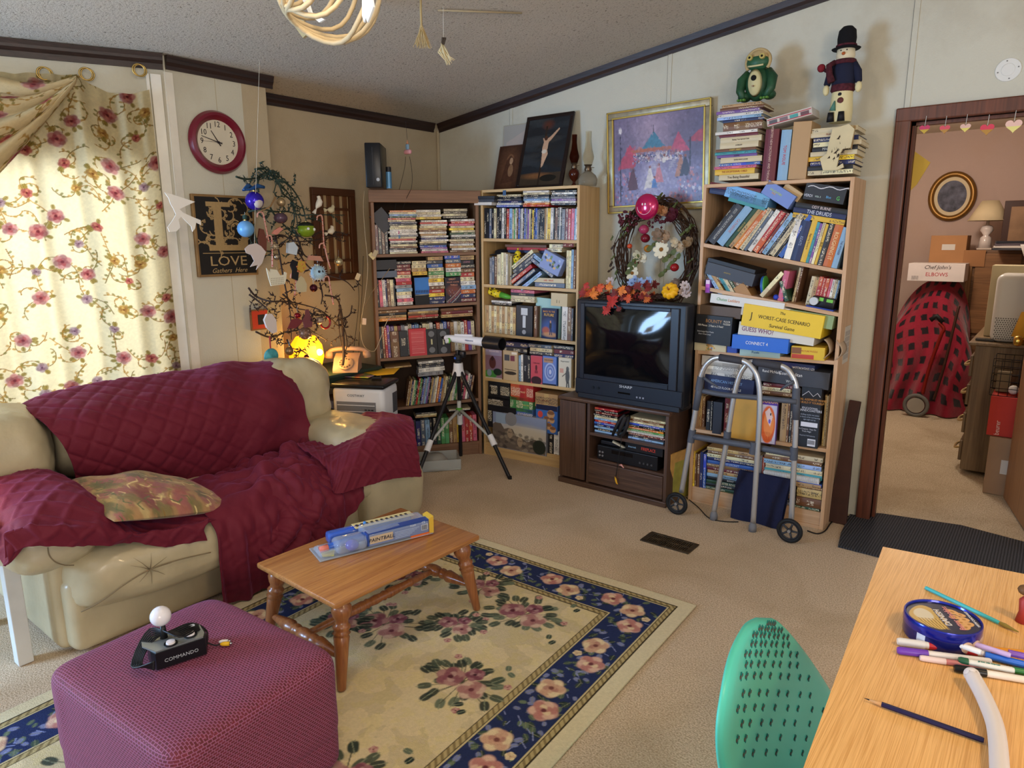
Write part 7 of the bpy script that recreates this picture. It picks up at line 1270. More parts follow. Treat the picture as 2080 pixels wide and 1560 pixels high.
# ---------------------------------------------------------------- on top of the middle bookcase
TB_=1.808
def lean(name,label,cat,ca,cb,cc_,cd_,y0,y1,fm,art,f=.028,th=.016):
    """frame leaning on the wall: bottom corners on plane y0, top corners on plane y1"""
    A,B=onY(*ca,y0),onY(*cb,y0); C,D=onY(*cc_,y1),onY(*cd_,y1); A.z=B.z=TB_+.002; W=(B-A).length; up=((C+D)/2-(A+B)/2); H=up.length; x=(B-A).normalized(); up.normalize(); n=x.cross(up).normalized(); up=n.cross(x)
    t=thing(name,label,cat); m=MX((x,up,n)).transposed().to_4x4(); m.translation=(A+B)/2; t.matrix_world=m; b=MB()
    for q in((-W/2,W/2,0,f),(-W/2,W/2,H-f,H),(-W/2,-W/2+f,f,H-f),(W/2-f,W/2,f,H-f)): b.box(q[0],q[1],q[2],q[3],-th,0,0,.004)
    b.build('frame',fm,t); MB().box(-W/2+.001,W/2-.001,.002,H-.002,-th,-th*.6).build('backboard',M('3a2a1c',.8),t)
    nx=int(W/.0022); ny=int(H/.0022); cv=CV(nx,ny,'202020'); art(cv); w=W/2-f; cv.mesh(lambda X,Y:(-w+2*w*X,H-f-(H-2*f)*Y,max(-.006,-th*.25)+0*X),'picture',vcol(.25,spec=.6),t,smooth=False); return t
def art_cross(c):
    c.rect(0,1,0,1,'1e242a'); 
    for i in range(30): c.ell(random.random(),random.random()*.75,.3,.04,random.choice(['2c343a','161a20','3a3e40','26221e']),.5,random.uniform(-.3,.3),1)
    c.ell(.5,.10,.12,.06,'5a2c1c',.8,0,1); c.rect(.0,1,.82,1,'3a2e22'); c.ell(.4,.86,.3,.04,'8a5a34',.7,0,1); c.ell(.7,.9,.2,.05,'151410'); c.rect(.455,.495,.12,1,'2a1c14'); c.poly([(.42,.30),(.44,.29),(.48,.33),(.60,.28),(.78,.16),(.80,.18),(.62,.34),(.56,.37),(.46,.36)],'c09a7c'); c.ell(.50,.30,.04,.035,'4a2c20'); c.poly([(.46,.34),(.58,.34),(.57,.48),(.60,.54),(.52,.72),(.48,.74),(.46,.56),(.44,.44)],'c8a284'); c.ell(.5,.5,.06,.03,'d8ccb8'); c.mott(.15,5,3)
def art_mary(c):
    c.rect(0,1,0,1,'3e241a'); c.ell(.5,.5,.42,.45,'6a4630',.8,0,1); c.ell(.55,.3,.17,.13,'7a543a'); c.ell(.6,.33,.09,.085,'b08a68'); c.poly([(.38,.3),(.55,.2),(.75,.3),(.85,.8),(.2,.85)],'4a2c20',.85); c.ell(.6,.33,.08,.075,'b89270'); c.ell(.62,.55,.12,.14,'9a7454',.8); c.mott(.2,6,8)
def art_sign(c): c.rect(0,1,0,1,'a8a49c'); c.poly([(.1,.25),(1,.02),(1,.8),(.15,.95)],'b8aaa0'); c.line([(0,.55),(.3,.4)],.03,'2a2626'); c.line([(0,.75),(.3,.62)],.03,'2a2626'); c.rect(0,1,.93,1,'c8b84a')
sg=lean('metal_sign','red lettered cream sign behind the two leaning pictures','sign',(1017,383),(1080,383),(1018,254),(1084,250),3.90,3.935,M('b0a894',.5),art_sign,.006,.004)
for tx,v,s_ in(('SWIM',.80,.05),('INCROSS',.58,.046),('THE',.40,.03)): letters(tx,s_,M('b02838',.5),'lettering',sg,FR((.0,.30*v+.0,.0008),(1,.22,0),(-.22,1,0)),sx=.9)
lean('portrait','small brown portrait of a veiled woman leaning on middle bookcase top','picture',(1001,382),(1048,380),(1009,297),(1062,294),3.82,3.90,M('4a2c1c',.4),art_mary,.010)
lean('crucifixion_picture','black framed dark painting of a figure on a cross, leaning','picture',(1045,381),(1140,375),(1068,237),(1168,226),3.76,3.90,M('1e1210',.3,coat=.3),art_cross,.026)
def oil(px,py,y,c,label,h=.29,al=.35,base=True):
    p=onY(px,py,y); t=thing('oil_lamp',label,'oil lamp',(p.x,y,TB_)); G=M(c,.05,trans=.85,ior=1.2) if base else M(c,.15,trans=.45,ior=1.3,coat=.3); s=h/.36
    pr=[(.001,.002),(.055,.002),(.06,.02),(.062,.045),(.05,.07),(.028,.088),(.02,.095)] if base else [(.03,.002),(.034,.008),(.012,.03),(.010,.045),(.034,.07),(.042,.10),(.036,.125),(.02,.14)]
    MB().lathe([(r*s,z*s) for r,z in pr],28).build('font',G,t,True); z=pr[-1][1]; MB().lathe([(.02*s,z*s),(.024*s,(z+.01)*s),(.018*s,(z+.03)*s),(.028*s,(z+.04)*s),(.001,(z+.042)*s)],24).build('burner',M('6a5a48',.3,.8),t,True,auto=40); MB().cyl((.02*s,0,(z+.02)*s),(.045*s,0,(z+.02)*s),.002,n=8).build('wick_knob',M('8a7a5a',.3,.8),t)
    MB().lathe([(r*s,(z+q)*s) for r,q in((.024,.04),(.036,.075),(.037,.09),(.024,.14),(.018,.19),(.019,.245))],28,cap=False).build('chimney',M(c if not base else 'e8e4d0',.03,trans=.9,ior=1.12),t,True)
oil(1194,372,3.80,'cfc8b8','clear glass oil lamp at right end of middle bookcase top',.345); oil(1166,372,3.83,'5a2414','amber brown glass oil lamp behind the clear one',.30,base=False)
o=MB().box(-.012,.012,-.0,.003,-.022,.010,0,.001).build('blue_sticker',M('3a5a80',.4),label='blue tape piece stuck on the top edge of middle bookcase',cat='sticker'); q=B_.lp(1025,390); o.matrix_world=B_.M@MX.Translation((q[0],-.0035,q[1]))
# ---------------------------------------------------------------- on top of the right bookcase
TF=Frame(C_,0,C_.H,0,'top of right bookcase'); C_.short='right bookcase'
TF.pile(1452,1541,368,206+5,'tnpwldn3wmW2W2ncpW2biy2W2',kind='book',row='tall left stack',D=.17,yo=.02,jit=.020,titles={9:('Raising Your Spirited Child','3a2a2a',.010),10:('DON JUAN','3a2a2a',.010),11:('HARPY NIGHTS','d8c060',.012),14:('THE OTHER WORLD','3a3a3a',.011),15:('','3a3a3a',.01),17:('THE EXCEPTIONAL CHILD','a04a18',.014),18:('You Being Beautiful','3a2a1a',.018)} if 0 else {8:('BIBLE','8a5a48',.012),9:('Raising Your Spirited Child','3a2a2a',.010),10:('A DREAM','3a2a2a',.010),11:('HARPY ABBEY','d8c060',.012),13:('SLEEPER','3a3a3a',.010),14:('SEVEN WAYS HOME','3a3a3a',.010),17:('THE EXCEPTIONAL CHILD','a04a18',.014),18:('You Being Beautiful','3a2a1a',.018)})
TF.row(1545,1573,365,257,'m',kind='book',row='dictionary place',lean=2,D=.2,titles={0:('WEBSTERS NEW DICTIONARY AND THESAURUS','d8b8a8',.016)}); TF.row(1577,1598,364,263,'l',kind='book',row='slim blue place',lean=2,D=.17,titles={0:('TOM WOLFE','c83a3a',.020)}); TF.row(1599,1637,362,243,'t',kind='plain',row='pale brown place',lean=2,D=.18)
TF.box(1557,250,1650,224,.15,'c8c0b8','tilted pink and white boxed set bridging the two book stacks','boxed_set','box',tilt=-10,yo=-.01,art=lambda c:(c.rect(0,1,0,1,'c4bcb4'),c.rect(0,1,.08,.2,'a83040'),c.rect(0,1,.86,.94,'a83040'),[c.rect(.04+.24*i,.23+.24*i,.28,.8,['5a5a60','7a6a70','4a9a98','6a4a50'][i]) for i in range(4)]))
TF.pile(1641,1737,357,258,'WWdWkWydkW',kind='book',row='right stack',D=.2,yo=.02,jit=.014,titles={1:('FRANCHISE','8a3a2a',.012),4:('MARCIA MULLER','d8d8d0',.018),5:('KINDLE','6a6a60',.012),8:('WATER','a8b0c0',.014)})
# wooden giraffe cut-out (fretwork) in front of the right stack
t=thing('giraffe_puzzle','pale wooden cut-out giraffe puzzle leaning on the right book stack','wooden puzzle'); q=lambda px,py:onY(px,py,3.635)
P=[q(*p) for p in((1692,262),(1725,252),(1736,262),(1728,300),(1712,303),(1705,316),(1700,340),(1712,332),(1714,340),(1700,346),(1690,346),(1672,346),(1666,322),(1680,312),(1684,290))]
c0=sum(P,V())/len(P); t.location=c0; MB().prism([(p.x-c0.x,p.z-c0.z) for p in P],-.006,.006,'XZ').build('body',M('cdbf98',.7,mott=.1),t); r=random.Random(2); b=MB()
for k in range(22): p=P[0].lerp(P[5],r.random()).lerp(P[3].lerp(P[11],r.random()),r.random()*.8)-c0; a=r.random()*3; b.prism([(p.x-.008*math.cos(a),p.z-.008*math.sin(a)),(p.x+.006,p.z-.004),(p.x+.004,p.z+.008)],-.0068,-.0058,'XZ')
b.build('spots',M('3a2c20',.8),t,kind='stuff'); [MB().prism([(a.x-c0.x,a.z-c0.z) for a in (q(1722+5*i,253),q(1726+5*i,254),q(1718+5*i,302),q(1714+5*i,301))],.008+.006*i,.012+.006*i,'XZ').build('layer',M('c0a878' if i%2 else 'a08458',.7),t) for i in range(3)]
# frog birdhouse
fy=3.76; base=onY(1537,209,fy); top=onY(1537,100,fy); H=top.z-base.z; zs=C_.H+.004; t=thing('frog_birdhouse','green painted frog birdhouse with straw bonnet on tall book stack','birdhouse',(base.x,fy-.0,base.z+.002)); s=H
def E(b,c,r,sx=1,sy=1,sz=1,n=20): return b.ball((c[0]*s,c[1]*s,c[2]*s),r*s,n,0,sz,sx,sy)
GRM=M('23492f',.45,mott=.35,ms=22)
E(MB(),(0,0,.34),.26,.95,.75,1.25).build('body',GRM,t,True); b=MB(); b.lathe([(.001,0),(.19*s,0),(.15*s,.06*s),(.001,.085*s)],30,0,((0,-.145*s,.33*s),(0,-.3*s,.30*s))); o=b.build('cream_belly',M('c8c090',.5,mott=.1),t,True); o.scale=(.75,1,1.35); o.location=(0,-.02*s,-.11*s); MB().cyl((0,-.20*s,.42*s),(0,-.262*s,.415*s),.052*s,n=20).build('entrance_hole',M('0a0a08',.9),t); b=MB(); b.cyl((0,-.24*s,.27*s),(0,-.30*s,.26*s),.016*s,n=12); b.build('perch',M('9a7a5a',.5),t)
for sx in(-1,1):
    b=MB(); b.tube([(sx*.19*s,0,.56*s),(sx*.30*s,-.06*s,.42*s),(sx*.30*s,-.12*s,.22*s),(sx*.22*s,-.17*s,.06*s)],[.085*s,.10*s,.085*s,.05*s],14); b.ball((sx*.24*s,-.02*s,.12*s),.13*s,16,0,.75,1,1.2); b.build('arm',GRM,t,True); b=MB(); [b.ball((sx*(.17+.055*k)*s,-.24*s,.03*s),.045*s,10,0,.6,.7,1.4) for k in range(3)]; b.build('foot',M('5a8a3c',.5),t,True)
E(MB(),(0,-.04,.73),.185,1.25,.85,.85).build('head',M('2c5a3c',.45,mott=.25,ms=20),t,True)
for sx in(-1,1): b=MB(); b.cyl((sx*.115*s,-.15*s,.80*s),(sx*.12*s,-.215*s,.805*s),.05*s,n=18); b.build('eye',M('b8a860',.4),t,True,auto=40); b=MB(); b.cyl((sx*.12*s,-.21*s,.805*s),(sx*.12*s,-.222*s,.806*s),.022*s,n=14); b.build('pupil',M('10140c',.3),t)
b=MB(); b.tube([(x*s,(-.195+.35*x*x)*s,(.645+.25*x*x)*s) for x in[-.15,-.08,0,.08,.15]],.018*s,8); b.build('smile',M('c8c090',.5),t,True)
b=MB(); P=[(.205*math.cos(a)*s*1.12,-.06*s,(.74+.225*math.sin(a))*s) for a in [rad(-35+250*k/24) for k in range(25)]]; b.tube(P,.033*s,10); b.ball((0,.02*s,.78*s),.235*s,24,0,.92,1.0,.8); b.build('straw_bonnet',M('b8a070',.7,bump=.003,bs=60),t,True)
# plush snowman
sy=3.77; base=onY(1706,250,sy); top=onY(1712,57,sy); s=top.z-base.z; t=thing('snowman_figure','tall plush snowman in black hat and navy coat on right book stack','snowman',(base.x,sy,base.z+.002))
CRM=M('d8cc9c',.7,bump=.001,bs=80); NVY=M('1a1e34',.9); PLD=M('4a1a24',.85,mott=.5,ms=60)
MB().lathe([(.001,0),(.115*s,0),(.120*s,.10*s),(.108*s,.33*s),(.001,.34*s)],28).build('stump_base',CRM,t,True,auto=40); 
for sx in(-1,1): MB().tube([(sx*.055*s-.02*s,-.115*s,.0),(sx*.055*s-.02*s,-.122*s,.10*s)],[.04*s,.03*s],12).build('painted_boot',M('101014',.6),t,True)
b=MB(); b.tube([(-.06*s,-.113*s,.12*s),(-.045*s,-.115*s,.22*s)],[.035*s,.006*s],10); b.build('painted_tree',M('4a7a6a',.7),t,True); b=MB(); b.ball((.01*s,-.108*s,.22*s),.035*s,12,0,1,1,.35); b.build('painted_figure',M('5a2c28',.7),t,True); b=MB(); b.ball((.0,-.106*s,.285*s),.022*s,12,0,1,1,.35); b.build('painted_hat',M('14161c',.7),t,True)
MB().lathe([(.105*s,.315*s),(.128*s,.34*s),(.122*s,.39*s),(.105*s,.42*s)],26,cap=False).build('plaid_hem',PLD,t,True); MB().lathe([(.118*s,.38*s),(.125*s,.45*s),(.112*s,.58*s),(.07*s,.66*s),(.001,.67*s)],26).build('navy_coat',NVY,t,True)
for sx in(-1,1): MB().tube([(sx*.09*s,0,.61*s),(sx*.14*s,-.01*s,.52*s),(sx*.165*s,-.03*s,.41*s)],[.04*s,.045*s,.035*s],12).build('sleeve',NVY,t,True); MB().ball((sx*.168*s,-.035*s,.355*s),.036*s,14,0,1.6).build('mitten',CRM,t,True)
MB().lathe([(.001,.62*s),(.085*s,.64*s),(.098*s,.70*s),(.09*s,.78*s),(.001,.80*s)],26).build('head',M('d8ccac',.8),t,True); MB().tube([(0,-.085*s,.71*s),(.0,-.16*s,.70*s)],[.022*s,.004*s],10).build('carrot_nose',M('c86a34',.6),t,True); b=MB(); b.ball((-.03*s,-.088*s,.745*s),.008*s,8); b.ball((.03*s,-.088*s,.745*s),.008*s,8); b.build('eye',M('101010',.3),t,True)
MB().tube([(.095*s*math.cos(a),.095*s*math.sin(a),.635*s) for a in [2*PI*k/20 for k in range(20)]],.026*s,8,closed=True).build('plaid_scarf',PLD,t,True); MB().tube([(-.09*s,-.06*s,.64*s),(-.14*s,-.10*s,.60*s),(-.12*s,-.13*s,.50*s),(-.09*s,-.14*s,.42*s)],[.028*s,.032*s,.035*s,.04*s],10).build('scarf_end',PLD,t,True)
MB().lathe([(.14*s,.765*s),(.15*s,.775*s),(.10*s,.79*s),(.092*s,.80*s),(.098*s,.88*s),(.088*s,.96*s),(.05*s,1.0*s),(.001,1.005*s)],26).build('black_hat',M('0c0c10',.95,bump=.002,bs=60),t,True); MB().tube([(.097*s*math.cos(a),.097*s*math.sin(a),.805*s) for a in [2*PI*k/20 for k in range(20)]],.012*s,8,closed=True).build('hat_band',PLD,t,True)
b=MB(); b.ball((-.235*s,-.04*s,.60*s),.045*s,14); b.build('red_pompom',M('7a1c28',.9,bump=.004,bs=80),t,True); MB().tube([(-.13*s,-.03*s,.55*s),(-.19*s,-.04*s,.57*s),(-.23*s,-.04*s,.60*s)],[.03*s,.02*s,.012*s],8).build('scarf_tassel',PLD,t,True)
# ---------------------------------------------------------------- things hanging from the ceiling
cy=1.9
def ct_(px,py): return onP(px,py,(-CB,0,1),CA)
def hang(px,py,y,tip): return onY(px,py,y)
t0=onY(612,52,1.9); t=thing('dried_pod','tan folded dried leaf hanging from ceiling at upper left','hanging ornament',t0); b=MB(); P=[onY(a,b_,1.9)-t0 for a,b_ in((609,30),(598,50),(615,77),(632,66),(617,42))]; n=V((.4,-1,0)).normalized(); b.add([p+n*.012*(i%2) for i,p in enumerate(P)]+[p-n*.012 for p in P],[(0,1,2,3,4),(9,8,7,6,5),(0,5,6,1),(1,6,7,2),(2,7,8,3),(3,8,9,4),(4,9,5,0)]); b.build('leaf_body',M('b8a578',.8,bump=.002),t); c_=onY(608,0,1.9)-t0; MB().tube([P[0],c_*1.0+V((0,0,.03))],.003,6).build('stem',M('c8bea0',.7),t)
t0=onY(858,72,2.3); t=thing('straw_broom','little straw broom hanging bristles down from the ceiling','hanging ornament',t0); P=lambda a,b_:onY(a,b_,2.3)-t0; MB().tube([P(854,-12),P(855,30),P(856,55)],.005,8).build('handle',M('a89468',.7),t,True); b=MB(); r=random.Random(4); [b.tube([P(856,52)+V((r.uniform(-.004,.004),r.uniform(-.004,.004),0)),P(r.uniform(846,872),r.uniform(86,99))+V((0,r.uniform(-.02,.02),0))],.0012,4) for _ in range(46)]; b.build('bristles',M('b8a070',.8),t,kind='stuff')
t0=onY(906,102,2.3); t=thing('corn_husk_bundle','pale corn husk bundle hanging right of the straw broom','hanging ornament',t0); P=lambda a,b_:onY(a,b_,2.3)-t0; b=MB(); r=random.Random(6); [b.tube([P(898,88)+V((0,r.uniform(-.006,.006),0)),P(895+r.random()*12,100+r.random()*10)+V((0,r.uniform(-.015,.015),0)),P(905+r.random()*20,118+r.random()*15)],[.002,.0035,.001],5) for _ in range(26)]; b.build('husks',M('c4b48c',.8),t,True,kind='stuff'); b=MB(); b.tube([P(900,76),P(899,90)],.006,6); b.tube([P(905,76),P(901,90)],.004,6); b.build('dark_tie',M('3a2e22',.8),t); MB().tube([P(901,80),P(900,14)],.0008,4).build('thread',M('c8c4b8',.6),t); 
o=MB().tube([ct_(889,16)+V((0,0,-.01)),ct_(970,19)+V((0,0,-.01)),ct_(1060,22)+V((0,0,-.01))],.004,7).build('ceiling_rod',M('a89878',.7),smooth=True,label='thin tan rod lying along the ceiling above the broom',cat='rod')
t0=onY(690,5,1.35); t=thing('paper_lantern','white and tan openwork paper ornament hanging at top of view','hanging ornament',t0); P=lambda a,b_,dy=0:onY(a,b_,1.35+dy)-t0
c=P(668,-22); Rb=(P(735,-22)-c).length; b=MB()
for k in range(7): q=MX.Rotation(PI*k/7+.3,4,(.3,.5,1)); b.tube([c+q@V((Rb*math.cos(a),.15*Rb*math.sin(3*a),Rb*.95*math.sin(a))) for a in [2*PI*j/28 for j in range(28)]],.007,6,closed=True)
b.build('openwork_ball',M('c4b08a',.7),t,True)
b=MB(); b.prism([(p.x,p.z) for p in (P(737,-6),P(757,-4),P(760,14),P(752,36),P(748,46),P(745,36),P(741,46),P(737,32))],-.003,.003,'XZ'); b.prism([(p.x,p.z) for p in (P(614,-4),P(624,-4),P(634,26),P(660,40),P(650,46),P(630,30))],-.003,.003,'XZ'); b.build('white_strips',M('dfe6ea',.8),t)
# ---------------------------------------------------------------- hearts in the doorway
hx=[(1878,262),(1919,262),(1961,259),(2005,262),(2059,255)]; hs=[.044,.042,.042,.054,.062]; hc=[('c8486a','c8a848'),('d85a68','b88a4a'),('e0b8a8','e0d070'),('d84a5c','b88a44'),('e8c0b0','e8dc88')]
for i,(px,py) in enumerate(hx):
    p=onY(px,py,3.915); s=hs[i]; t=thing('paper_heart','%s pink and yellow paper heart hanging in the doorway, counted from left'%['first','second','third','fourth','fifth'][i],'paper heart',p,(0,0,0),'paper hearts in the doorway'); pts=[(.5*s*16*math.sin(a)**3/16*1.0,.5*s*(13*math.cos(a)-5*math.cos(2*a)-2*math.cos(3*a)-math.cos(4*a))/16) for a in [2*PI*k/36 for k in range(36)]]
    up=[(x,max(z,-.05*s)) for x,z in pts]; lo=[(x,min(z,-.05*s)) for x,z in pts]; MB().prism(up,-.002,.002,'XZ').build('pink_half',M(hc[i][0],.8),t); MB().prism(lo,-.002,.002,'XZ').build('yellow_half',M(hc[i][1],.8),t); MB().tube([(0,0,s*.3),(.002,.004,s*.3+.045)],.0012,5).build('clear_tape',M('c8c8c0',.3),t)
P=[onY(*p,4.12) for p in((1836,292),(1890,330),(1862,375),(1834,402))]; MB().prism([(p.x,p.z) for p in P],4.118,4.122,'XZ').build('paper_pennant',M('dcb850',.8),label='yellow paper pennant taped just inside the doorway at left',cat='pennant')
# ================================================================ bedroom beyond the doorway
def Yb(px,py,y): return onY(px,py,y)
FY=7.79
c=Yb(1934,399,FY); rx=(Yb(1980,399,FY)-Yb(1888,399,FY)).length/2; rz=(Yb(1934,352,FY)-Yb(1934,448,FY)).length/2
t=thing('oval_picture','oval picture in gilt frame on the far bedroom wall','picture',(c.x,FY,c.z),(0,0,0)); MB().tube([(rx*.93*math.cos(a),-.014,rz*.93*math.sin(a)) for a in [2*PI*k/48 for k in range(48)]],.026,8,closed=True).build('gilt_frame',M('8a6430',.35,.6),t,True)
pl=[(math.cos(2*PI*k/40),math.sin(2*PI*k/40)) for k in range(40)]; MB().prism([(rx*.88*a,rz*.88*b_) for a,b_ in pl],-.012,-.004,'XZ').build('cream_mat',M('d8c8a4',.7),t); MB().prism([(rx*.64*a,rz*.66*b_) for a,b_ in pl],-.014,-.012,'XZ').build('print',M('565868',.6,mott=.6,ms=18),t)
# left curtain edge
for i,(x,w) in enumerate(((-1.47,.05),(-1.40,.04))): MB().box(x,x+w,7.2,7.78,.5,2.2,0,.015).build('window_drape',M('d8cdb0',.8),label=['pale drape panel at left of far bedroom wall','second pale drape fold beside the oval picture wall'][i],cat='curtain')
# wardrobe chest with wood grain
wx0=Yb(1932,800,7.3).x; t=thing('wardrobe','tall brown woodgrain cupboard standing at the far bedroom wall','wardrobe',(wx0+.02,7.3,0)); z1=Yb(1990,508,7.3).z; WG=wood('5a3a20','7e5a36','X',1.2,.5); MB().box(0,.75,0,.45,.02,z1,0,.01).build('carcass',WG,t); MB().box(.04,.36,-.015,0,z1*.48,z1-.03,0,.004).build('door',wood('6e4a2a','94683e','X',1.4,.45),t); MB().box(.04,.36,-.012,0,.08,z1*.46,0,.004).build('door',WG,t); MB().box(-.02,.02,-.02,.45,.02,z1+.0,0,.004).build('front_post',wood('7a542e','9a7244','Z',1,.5),t)
WT=z1
# lamp
p=Yb(2000,500,7.4); z=WT; t=thing('table_lamp','cream shaded lamp with white ceramic base on the bedroom cupboard','lamp',(p.x,7.42,z)); k=(Yb(2000,408,7.42).z-z); MB().box(-.13*k,.13*k,-.13*k,.13*k,.003,.04*k).build('foot',M('c8b8a8',.4),t); MB().lathe([(.13*k,.04*k),(.10*k,.25*k),(.05*k,.30*k),(.12*k,.40*k),(.10*k,.48*k),(.03*k,.52*k),(.02*k,.6*k)],16).build('ceramic_base',M('d8ccc4',.25,coat=.5),t,True); MB().lathe([(.37*k,.60*k),(.15*k,1.0*k)],32,cap=False).build('shade',M('cdbb96',.8),t,True); solid(COL.objects[-1],.004)
# framed board and papers at right
P=(Yb(2028,505,7.25),Yb(2110,405,7.25)); b=MB(); t=thing('framed_mirror','dark framed panel and books stacked on cupboard at right','framed panel',(P[0].x,7.3,WT)); w=.42; h=P[1].z-WT; MB().box(0,w,.02,.05,.003,h,0,.004).build('frame',M('3e2418',.4),t); MB().box(.05,w-.04,.012,.02,.04,h-.05).build('panel',M('8a6a4c',.5,mott=.2),t)
for i in range(4): o=MB().box(-.12,.26,-.11,.10,0,.018,0,.002).build('magazine',M(['3a3a40','c8c0b8','5a5058','2c2c34'][i],.4),label='magazine number %s up in the loose pile at right of bedroom cupboard'%['one','two','three','four'][i],cat='magazine'); o.location=(P[0].x+.10,7.16,WT+.002+.019*i); o.rotation_euler=(0,0,rad(4*i-6))
# cartons and pasta box heaped at left
def bx(px0,py1,px1,py0,y,d,c,name,label,titles=(),bv=.003,mott=.06):
    A,B=Yb(px0,py1,y),Yb(px1,py0,y); o=MB().box(0,B.x-A.x,0,d,0,B.z-A.z,0,bv).build(name,M(c,.75,mott=mott,ms=6),label=label,cat='box'); o.location=(A.x,y,A.z)
    W,H=B.x-A.x,B.z-A.z
    for tx,u_,v_,s_,cc,*r in titles: letters(tx,s_*H,M(cc,.6),'lettering',o,FR((u_*W,-.0015,v_*H),(1,0,0),(0,0,1)),sx=.95,shear=r[0] if r else 0)
    return o
o=bx(1885,540,1966,478,7.28,.3,'a87a50','cardboard_box','tall brown carton behind the white pasta box in bedroom'); MB().box(.09,.19,-.0015,0,.14,.19).build('shipping_label',M('c8c4bc',.6),o); MB().box(.26,.42,-.004,0,0.0,.14).build('carton_flap',M('9a6c44',.7),o)
bx(1842,570,1962,536,7.0,.28,'d4ccc8','pasta_box','white pasta carton with red ELBOWS lettering on plaid blanket heap',(("Chef John's",.52,.78,.30,'3a2a2a',.3),('ELBOWS',.52,.38,.30,'b83a4a'),('||||||',.14,.2,.24,'1a1a1a')))
# plaid blanket heap
PLM=CV(150,150,'8e1830')
for i in range(9):
    for j in range(9): PLM.poly([((i+.1)/9,(j+.15)/9),((i+.6)/9,(j+.1)/9),((i+.62)/9,(j+.6)/9),((i+.12)/9,(j+.62)/9)],'1c1018')
PLM.mott(.12,6,3)
A=Yb(1805,812,6.75); B=Yb(1950,812,6.75); zt=Yb(1880,572,6.9).z; x0,x1=A.x-.18,B.x+.05
t=thing('plaid_blanket','red and black plaid blanket draped over a tall heap in the bedroom','blanket',(0,0,0))
def heap(X,Y):
    a=(X-.5)*2; prof=np.clip(1-np.abs(a)**2.6,0,1)**.6; z=.012+(zt-.02)*(1-Y)**.75*(.45+.55*prof)*(1+.12*(X-.3)); y=6.72+.5*(1-Y)**1.4+.06*np.sin(X*22+Y*5)*Y+.04*np.sin(X*9-Y*7); x=x0+(x1-x0)*X+.03*np.sin(Y*9+X*4)-.10*(1-Y)*(X-.5); return x,y,z
PLM.mesh(heap,'blanket_cloth',vcol(.9,0,.004,30,sheen=.3),t)
# red rollator and cane
w0=Yb(1863,800,6.62); t=thing('rollator','dark red rollator frame with grey wheel leaning on plaid blanket','rollator',(w0.x,6.62,0)); q=lambda a,b_:Yb(a,b_,6.62)-V((w0.x,6.62,0)); MB().tube(smooth([q(1874,800),q(1884,760),q(1897,720),q(1912,680),q(1917,668),q(1908,655)]),.014,10).build('frame_tube',M('8a2018',.35,.3),t,True); MB().tube([V((.085*math.cos(a),0,.10+.085*math.sin(a))) for a in [2*PI*k/28 for k in range(28)]],.016,8,closed=True).build('wheel',M('6a6a66',.6),t,True); MB().cyl((0,-.012,.10),(0,.012,.10),.065,n=24).build('wheel_disc',M('9a968c',.5),t,True,auto=40); MB().tube([q(1890,650),q(1903,642),q(1915,655)],.02,8).build('handle_grip',M('141416',.6),t,True)
cord('walking_cane',[Yb(1897,812,6.55),Yb(1920,735,6.6),Yb(1943,640,6.68),Yb(1948,622,6.7)],.011,'3a1c10','dark wooden cane leaning beside the rollator','cane')
# dresser seen from its end, with drawers facing left
dx0=onZ(1940,958); t=thing('dresser','grey brown dresser seen from its end with ornate drawer pulls','dresser'); dA=onZ(1940,960); dz=.80
T1=onP(1980,690,(0,1,0),dA.y+.0); hD=.92
e=V((0.02,1,0)).normalized()
t.location=(dA.x,dA.y,0); DM=wood('5e4a32','7e684a','Z',1,.5); pz=onY(1985,695,dA.y).z
MB().box(.02,.48,0,1.3,.03,pz-.02,0,.004).build('carcass',DM,t); MB().box(-.015,.50,-.02,1.32,pz-.02,pz,0,.006).build('top_panel',wood('6a5640','8a7454','Y',1,.4),t)
for j in range(3):
    for i in range(4): MB().box(.0,.02,.03+.42*j,.42+.42*j,.08+.155*i*pz/.72,.21+.155*i*pz/.72,0,.005).build('drawer',DM,t)
for i in range(4): b=MB(); z=.15+.155*i*pz/.72; b.tube(smooth([(-.002,.10,z),(-.03,.13,z-.012),(-.03,.24,z-.012),(-.002,.27,z)],4),.008,8); b.build('drawer_pull',M('c0a878',.35,.6),t,True)
# on the dresser: purifier, bowl, boxes
pzz=pz
p=onY(2050,690,dA.y+.15); k=.15; t=thing('air_purifier','white air purifier with perforated lower half on the dresser','air purifier',(p.x+.03,dA.y+.18,pzz+.002)); H=onY(2050,556,dA.y+.18).z-pzz; MB().box(-.13,.16,-.13,.13,0,H,bv=.04).build('body',M('d8d8d4',.35),t,True,auto=60); b=MB(); r=0
for i in range(20):
    for j in range(11): b.box(-.11+.0125*i+(.006 if j%2 else 0),-.104+.0125*i+(.006 if j%2 else 0),-.132,-.129,.02+.0125*j,.026+.0125*j)
b.build('perforations',M('5a5a58',.6),t,kind='stuff')
o=MB().box(-.20,.25,0,.2,0,.24*1.0,0,.003).build('cream_box',M('c8bc98',.7),label='cream carton standing behind the air purifier on the dresser',cat='box'); H2=onY(2060,540,dA.y+.36).z-pzz; o.location=(p.x+.05,dA.y+.34,pzz+.002); o.scale=(1,1,H2/.24)
zb=pzz+H+.004; t=thing('white_bowl','large white bowl balanced on the air purifier and box','bowl',(p.x+.10,dA.y+.24,pzz+H2+.004)); MB().lathe([(.04,0),(.05,.004),(.09,.06),(.115,.13),(.11,.13),(.085,.062),(.045,.01),(.001,.008)],30).build('bowl_body',M('d4d0cc',.3),t,True)
